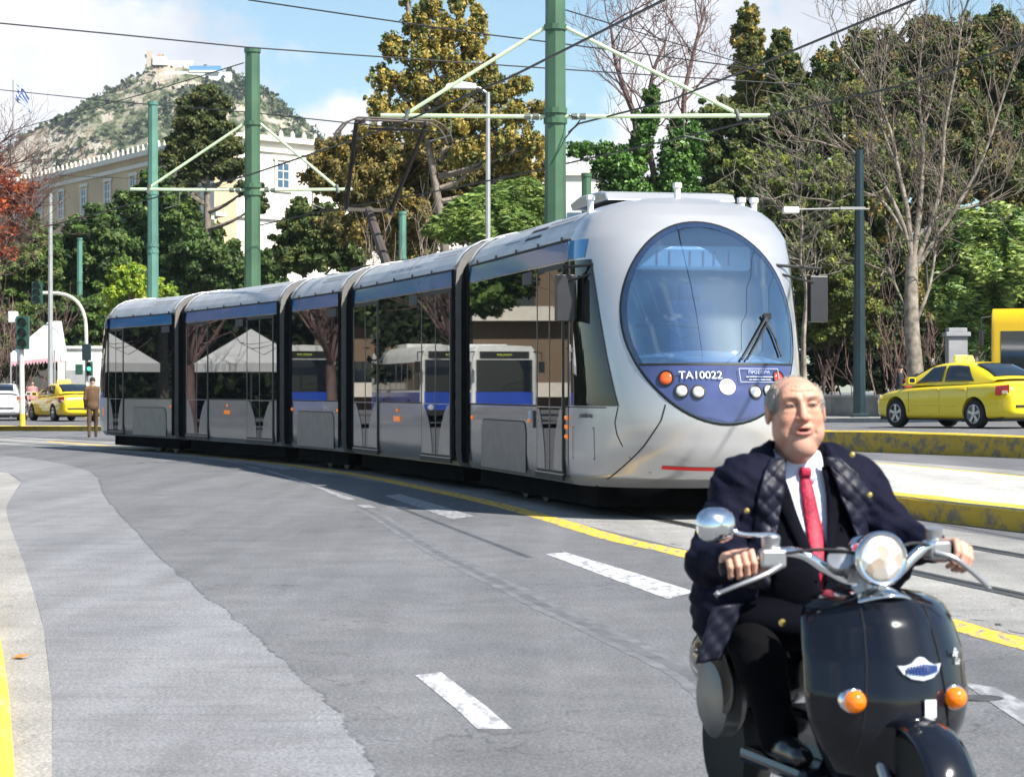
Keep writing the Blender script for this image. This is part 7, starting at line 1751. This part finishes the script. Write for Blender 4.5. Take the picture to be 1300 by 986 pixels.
for _ in range(1):
    A = np.zeros_like(HV); c_ = np.zeros(len(HV))
    for i in range(4): np.add.at(A, HQ[:, i], HV[HQ[:, (i+1) % 4]]+HV[HQ[:, (i-1) % 4]]); np.add.at(c_, HQ[:, i], 2)
    HV = HV*.6+.4*A/np.maximum(c_, 1)[:, None]
# ---- hands closed round the grips
def hand_sdf(grip_a, grip_b, wrist, side, extend=0.0):
    """grip_a: outer end, grip_b: inner end (world)"""
    a, b_ = np.array(grip_a), np.array(grip_b); along = (b_-a)/np.linalg.norm(b_-a); up = np.array((0, 0, 1.0)); F_ = np.cross(along, up); F_ /= np.linalg.norm(F_)
    if F_[1] > 0: F_ = -F_
    U = np.cross(F_, along); U = U if U[2] > 0 else -U; m_ = (a+b_)/2
    def L3(s, f_, u): return m_+along*s+F_*f_+U*u
    ch = []
    lens = (.88, 1.0, .97, .80)                                    # little finger outermost
    for i in range(4):
        s0 = -.036+.0225*i if True else 0; k = (.80, .97, 1.0, .92)[i]; e = extend*(1 if i > 1 else .6)
        pts = [L3(s0*.92, -.026, .030), L3(s0, .026*k+.010*e, .034-.004*i*0), L3(s0*1.02, .041*k+.014*e, .004), L3(s0*1.03, .030*k+.022*e, -.024*k-.006*e), L3(s0*1.03, .012*k+.018*e, -.032*k-.012*e)]
        ch.append((pts, (.0112, .0105, .0098, .0090, .0080)))
    th = [L3(.030, -.040, .012), L3(.052, -.020, -.008), L3(.060, .006, -.020), L3(.058, .026, -.020)]
    w = np.array(wrist)
    def f(p):
        palm = smin(cap(p, L3(-.030, -.032, .022), L3(.030, -.032, .020), .021, .021), cap(p, L3(-.026, -.050, .008), L3(.024, -.050, .006), .021, .022), .02)
        d = smin(palm, cap(p, L3(0, -.060, .008), w, .027, .026), .025)
        for pts, rs in ch:
            g = cap(p, pts[0], pts[1], rs[0], rs[1])
            for j in range(1, 4): g = smin(g, cap(p, pts[j], pts[j+1], rs[j], rs[j+1]), .003)
            d = smin(d, g, .004)
        g = cap(p, th[0], th[1], .0135, .0120)
        for j in (1, 2): g = smin(g, cap(p, th[j], th[j+1], .0115, .0095), .004)
        return smin(d, g, .008)
    return f, m_
hfL, cL = hand_sdf(O+GL[0], O+GL[1], WRL, -1); hfR, cR = hand_sdf(O+GR[1], O+GR[0], WRR, 1, extend=1.0)
VL, QL = surface(hfL, cL-np.array((.11, .10, .08)), cL+np.array((.11, .16, .08)), .0028); VR, QR = surface(hfR, cR-np.array((.11, .10, .08)), cR+np.array((.11, .16, .08)), .0028)
def arms(p):
    d = core(p)+.03
    for s0, e0, w0_ in ((SHL, ELL_, WRL), (SHR, ELR, WRR)): d = smin(d, cap(p, s0, e0, .045, .038), .03); d = smin(d, cap(p, e0, w0_, .038, .025), .02)
    for k0, kn, an in LEGS: d = smin(d, cap(p, k0, kn, .065, .045), .03); d = smin(d, cap(p, kn, an, .042, .03), .02)
    return d
def W(f_, r_, z): return np.array(SW(f_, r_, z))
LEGS = [(HIP+np.array((-.09, -.02, 0)), np.array((.735, 6.77, .555)), W(-.20, -.15, .33)), (HIP+np.array((.09, 0, 0)), W(-.23, .13, .53), W(-.20, .12, .33))]
VT, QT = surface(arms, np.array((.45, 6.5, .26)), np.array((1.45, 7.35, 1.2)), .018)
def handcol(V): 
    c = np.tile(np.array((.62, .34, .25)), (len(V), 1)); return c*(.95+.1*np.sin(V[:, 0:1]*130))
V = np.concatenate([HV, VL, VR, VT]); Q = np.concatenate([HQ, QL+len(HV), QR+len(HV)+len(VL), QT+len(HV)+len(VL)+len(VR)])
np_mesh('body', V-RO, Q, M_skin, rider, colors=np.concatenate([skin_col(HV), handcol(VL), handcol(VR), handcol(VT)]), smooth=True)
# hair: grey fringe round the sides and back, thinned on top
def hair(p):
    q = to_head(p); nz_ = .0022*np.sin(q[:, 0]*400+q[:, 2]*150)*np.sin(q[:, 1]*330)+.0018*np.sin(q[:, 2]*700+q[:, 1]*420)
    d = ell(q, (0, .018, .036), (.0855, .102, .0850))+nz_
    ax = np.abs(q[:, 0]); line = .030-.55*np.clip(q[:, 1]+.02, -.06, 1)                         # lower hairline falls towards the nape
    side = ax-.0545-.12*np.clip(q[:, 2]-.06, 0, 1); back = q[:, 1]-.03
    keep = np.maximum(side, back)                                                             # > 0 where hair grows
    d = smax(d, -keep, .006); d = smax(d, (line*0-.012-.25*np.clip(q[:, 1], 0, 1))-q[:, 2], .006); d = smax(d, -(q[:, 1]+.050), .006)
    d = smax(d, -ell(np.stack([ax, q[:, 1], q[:, 2]], 1), (.086, .004, -.004), (.016, .020, .028)), .004)
    return d
M_hairg = mat('grey_hair', (.30, .27, .24), .6, var=.35, vscale=40, stretch=(3, 1, .5), bump=.8, bscale=90)
HVh, HQh = surface(hair, HC-np.array((.11, .12, .08)), HC+np.array((.11, .14, .14)), .003)
np_mesh('hair', HVh-RO, HQh, M_hairg, rider, smooth=True)

M_shirt = mat('shirt_white', (.68, .74, .88), .7, var=.03, bump=.1, bscale=60); M_suit = mat('suit_cloth', (.004, .0045, .008), .9, spec=.08, var=.2, vscale=4, bump=.15, bscale=200)
M_coat = mat('navy_coat', (.0045, .005, .016), .8, var=.25, vscale=5, bump=.45, bscale=22, spec=.15); M_lin = mat('quilted_lining', (.007, .008, .020), .5, var=.2, vscale=6, spec=.35)
M_tie = mat('red_tie', (.36, .010, .040), .6, var=.35, vscale=110, cut=(.45, .55)); M_trs = mat('trouser_cloth', (.004, .004, .005), .9, var=.2, spec=.08, bump=.2, bscale=30); M_shoe = mat('black_leather', (.01, .01, .01), .25, coat=.5); M_brass = mat('brass_button', (.55, .38, .12), .3, .9)
def pxl(p): return 650+p[:, 0]/p[:, 1]*F, HZ-(p[:, 2]-H)/p[:, 1]*F
XL = lambda z: np.interp(z, [.70, .80, .95, 1.05, 1.13], [.915, .905, .862, .825, .80]); XR = lambda z: np.interp(z, [.70, .80, .90, 1.05, 1.13], [.917, .930, .950, .950, .945])
def wr(p, a=.004): return a*np.sin(p[:, 0]*38+9*p[:, 2]+2*np.sin(p[:, 2]*31))*np.sin(p[:, 2]*27+p[:, 1]*15)
def shirt(p): d = core(p)-.010; return smin(smax(d, .95-p[:, 2]-.35, .02), cap(p, NB+np.array((0, .022, -.02)), NB+np.array((-.002, .012, .03)), .072, .066), .012)
sdf_obj('shirt', shirt, (.62, 6.80, .62), (1.12, 7.2, 1.17), .009, M_shirt, rider, colf=None)
for s_ in (-1, 1):                                                # collar points
    b = MB(); 
    n0 = NB-RO; b.add([Vector((n0[0]+s_*.006, n0[1]-.066, n0[2]-.002)), Vector((n0[0]+s_*.060, n0[1]-.030, n0[2]+.040)), Vector((n0[0]+s_*.074, n0[1]+.01, n0[2]+.030)), Vector((n0[0]+s_*.072, n0[1]-.040, n0[2]-.008)), Vector((n0[0]+s_*.044, n0[1]-.082, n0[2]-.044))], [(0, 1, 3, 4), (1, 2, 3)])
    b.build('collar', M_shirt, rider, solid=.005, smooth=60)
def jacket(p):
    d = smin(core(p)-.024+wr(p, .003), ell(p, (.83, 6.98, .66), (.205, .19, .10)), .06)
    wedge = np.maximum(np.maximum(XL(p[:, 2])-p[:, 0], p[:, 0]-XR(p[:, 2])), p[:, 1]-6.99); d = smax(d, -wedge, .006)
    return smax(d, -cap(p, NB+np.array((0, .02, -.05)), NB+np.array((0, .0, .12)), .070, .075), .006)
sdf_obj('suit_jacket', jacket, (.56, 6.72, .56), (1.16, 7.32, 1.2), .010, M_suit, rider)
def front_y(f, x, z, y0=6.6, y1=7.02):
    ys_ = np.linspace(y0, y1, 140); v = f(np.stack([np.full(140, x), ys_, np.full(140, z)], 1)); i = np.argmax(v < 0); return ys_[i] if v[i] < 0 else y1
def strip(name, pts, m, off, nx_=6, thick=.005, quilt=0.0, f=None, parent=rider):
    """pts: list of (z, x_left, x_right)"""
    f = f or core; b = MB(); rows = []; pz = [q_[0] for q_ in pts]
    nz_ = max(2, int(abs(pz[0]-pz[-1])/.008))
    for i in range(nz_+1):
        z = pz[0]+(pz[-1]-pz[0])*i/nz_; xl = np.interp(-z, [-q_ for q_ in pz], [q_[1] for q_ in pts]); xr = np.interp(-z, [-q_ for q_ in pz], [q_[2] for q_ in pts]); row = []
        for j in range(nx_+1):
            x = xl+(xr-xl)*j/nx_; y = front_y(f, x, z)-off; e = math.sin(math.pi*j/nx_)*.006
            if quilt: s1 = abs(math.sin((x+z)*math.pi/.052)); s2 = abs(math.sin((x-z)*math.pi/.052)); e += quilt*(min(s1, .7)*min(s2, .7)*2-.5)+.003*math.sin(z*90+x*50)
            row.append(Vector((x, y-e, z))-Vector(RO))
        rows.append(row)
    b.grid(rows); return b.build(name, m, parent, smooth=70, solid=thick)
tie = strip('tie', [(1.118, .872, .902), (1.095, .868, .902), (1.088, .872, .900), (1.05, .872, .910), (.95, .882, .930), (.84, .893, .948), (.72, .902, .965)], M_tie, .016, 6, .006)
b = MB(); b.box(Vector((.888, 6.905, 1.104))-Vector(RO), (.034, .026, .030)); b.build('tie_knot', M_tie, tie, bevel=.008, smooth=60)
jf = lambda p: core(p)-.024
strip('jacket_lapel', [(1.12, .782, .812), (1.06, .775, .832), (1.03, .765, .842), (.98, .812, .856), (.88, .855, .892), (.78, .895, .915)], M_suit, .008, 5, .004, f=jf)
strip('jacket_lapel', [(1.12, .935, .962), (1.06, .945, .985), (1.02, .948, 1.0), (.98, .948, .985), (.88, .942, .968), (.78, .930, .945)], M_suit, .008, 5, .004, f=jf)
strip('jacket_panel', [(.86, .78, .905), (.74, .76, .925), (.66, .76, .93)], M_suit, .012, 6, .004, f=jf) 
b = MB(); q_ = P(993, 790, 6.72)-Vector(RO); b.lathe([(.011, 0), (.011, .004), (0, .006)], q_, (0, -1, .1), 14); b.build('jacket_button', M_brass, rider)
# the open navy coat
OXL = lambda z: np.interp(z, [.55, .70, .95, 1.05, 1.16], [.70, .735, .765, .775, .80]); OXR = lambda z: np.interp(z, [.55, .72, .86, .95, 1.05, 1.16], [1.05, 1.09, 1.07, 1.04, .99, .955])
def coat(p):
    d = smin(core(p)-.044, ell(p, (.85, 7.10, .70), (.235, .17, .20)), .05)
    for s0, e0, w0_, k in ((SHL, ELL_, WRL, 1), (SHR, ELR, WRR, 1)):
        w1 = e0+(w0_-e0)*.93; d = smin(d, cap(p, s0+np.array((0, 0, -.012)), e0, .078, .066), .045); d = smin(d, cap(p, e0, w1, .066, .050), .03)
    d = smin(d, smax(ell(p, (.665, 7.03, .70), (.115, .14, .17)), -(p[:, 2]-.505-.25*(p[:, 0]-.6)), .01), .04)           # skirt flaring at the near side
    d = smin(d, ell(p, (1.11, 7.02, .80), (.11, .10, .085)), .05)                                              # folds bunched under the right arm
    d = d+.006*np.sin(p[:, 2]*62+p[:, 0]*30+2*np.sin(p[:, 0]*40))*np.sin(p[:, 0]*26+p[:, 1]*34)+.003*np.sin(p[:, 2]*140+p[:, 0]*90)
    wedge = np.maximum(np.maximum(OXL(p[:, 2])-p[:, 0], p[:, 0]-OXR(p[:, 2])), p[:, 1]-7.02); d = smax(d, -wedge, .012)
    cb = NB+np.array((0, .03, .0)); d = smin(d, smax(cap(p, cb+np.array((-.085, .0, -.01)), cb+np.array((.085, .02, -.01)), .045, .045), -(p[:, 1]-6.965), .01), .025)
    return smax(d, -cap(p, NB+np.array((0, .0, -.06)), NB+np.array((0, -.02, .14)), .080, .082), .008)
sdf_obj('coat', coat, (.44, 6.52, .46), (1.40, 7.38, 1.22), .0095, M_coat, rider, relax=2)
cf = lambda p: core(p)-.040
strip('coat_lining', [(1.145, .782, .826), (1.10, .752, .818), (1.04, .735, .812), (.95, .722, .795), (.85, .70, .775), (.76, .69, .765)], M_lin, .016, 14, .010, quilt=.0085, f=cf)
strip('coat_lining', [(1.15, .945, .985), (1.10, .968, 1.045), (1.04, .985, 1.085), (.97, 1.015, 1.100), (.90, 1.045, 1.105), (.84, 1.070, 1.105)], M_lin, .014, 14, .010, quilt=.0085, f=cf)
b = MB(); rows = []                                               # lining turned out at the flaring hem
for i in range(15):
    u_ = i/14; rows.append([(P(905-22*u_+(40-8*u_)*v_, 770+72*u_-6*v_, 6.86)+Vector((0, -.012*abs(math.sin((u_*6+v_*3)*1.57))*abs(math.sin((u_*6-v_*3)*1.57)), 0)))-Vector(RO) for v_ in [k/8 for k in range(9)]])
b.grid(rows); b.build('hem_lining', M_lin, rider, smooth=70, solid=.012)
for (px_, py_, Y_) in ((948, 648, 6.80), (1082, 577, 6.84), (1104, 628, 6.82)):
    b = MB(); b.lathe([(.008, 0), (.008, .003), (0, .005)], P(px_, py_, Y_)-Vector(RO), (0, -1, .1), 12); b.build('coat_snap', M_brass, rider)
def trousers(p):
    d = ell(p, HIP+np.array((0, 0, -.01)), (.19, .17, .12))
    for k0, kn, an in LEGS: d = smin(d, cap(p, k0, kn, .092, .074), .04); d = smin(d, cap(p, kn, an, .070, .058), .03)
    return d+wr(p, .005)
sdf_obj('trousers', trousers, (.5, 6.45, .26), (1.25, 7.35, .85), .013, M_trs, rider)
for r_ in (-.15, .12):
    sdf_obj('shoe', lambda p: smax(smin(cap(p, W(-.22, r_, .32), W(-.12, r_, .305), .045, .04), cap(p, W(-.12, r_, .305), W(-.04, r_, .30), .04, .035), .02), .275-p[:, 2], .005), np.array(W(-.12, r_, .32))-.22, np.array(W(-.12, r_, .32))+.22, .011, M_shoe, rider)
# fix positions: implicit surfaces were built in world metres
for o_ in bpy.data.objects:
    if o_.parent == rider and o_.name.split('.')[0] in ('shirt', 'suit_jacket', 'coat', 'trousers', 'shoe'): o_.location = -Vector(RO)
# ================================================================== air
b = MB(); b.box((0, 940, 147), (3100, 2060, 300)); hz_o = b.build('haze', mat('haze_dummy', (1, 1, 1)))
hm = bpy.data.materials.new('haze_air'); hm.use_nodes = True; ht = hm.node_tree; ht.nodes.clear(); ho_ = ht.nodes.new('ShaderNodeOutputMaterial'); pv = ht.nodes.new('ShaderNodeVolumePrincipled')
pv.inputs['Color'].default_value = (.80, .88, 1.0, 1); pv.inputs['Density'].default_value = 0.00010; pv.inputs['Anisotropy'].default_value = .2
ht.links.new(pv.outputs[0], ho_.inputs['Volume']); hz_o.data.materials.clear(); hz_o.data.materials.append(hm); tag(hz_o, kind='stuff')
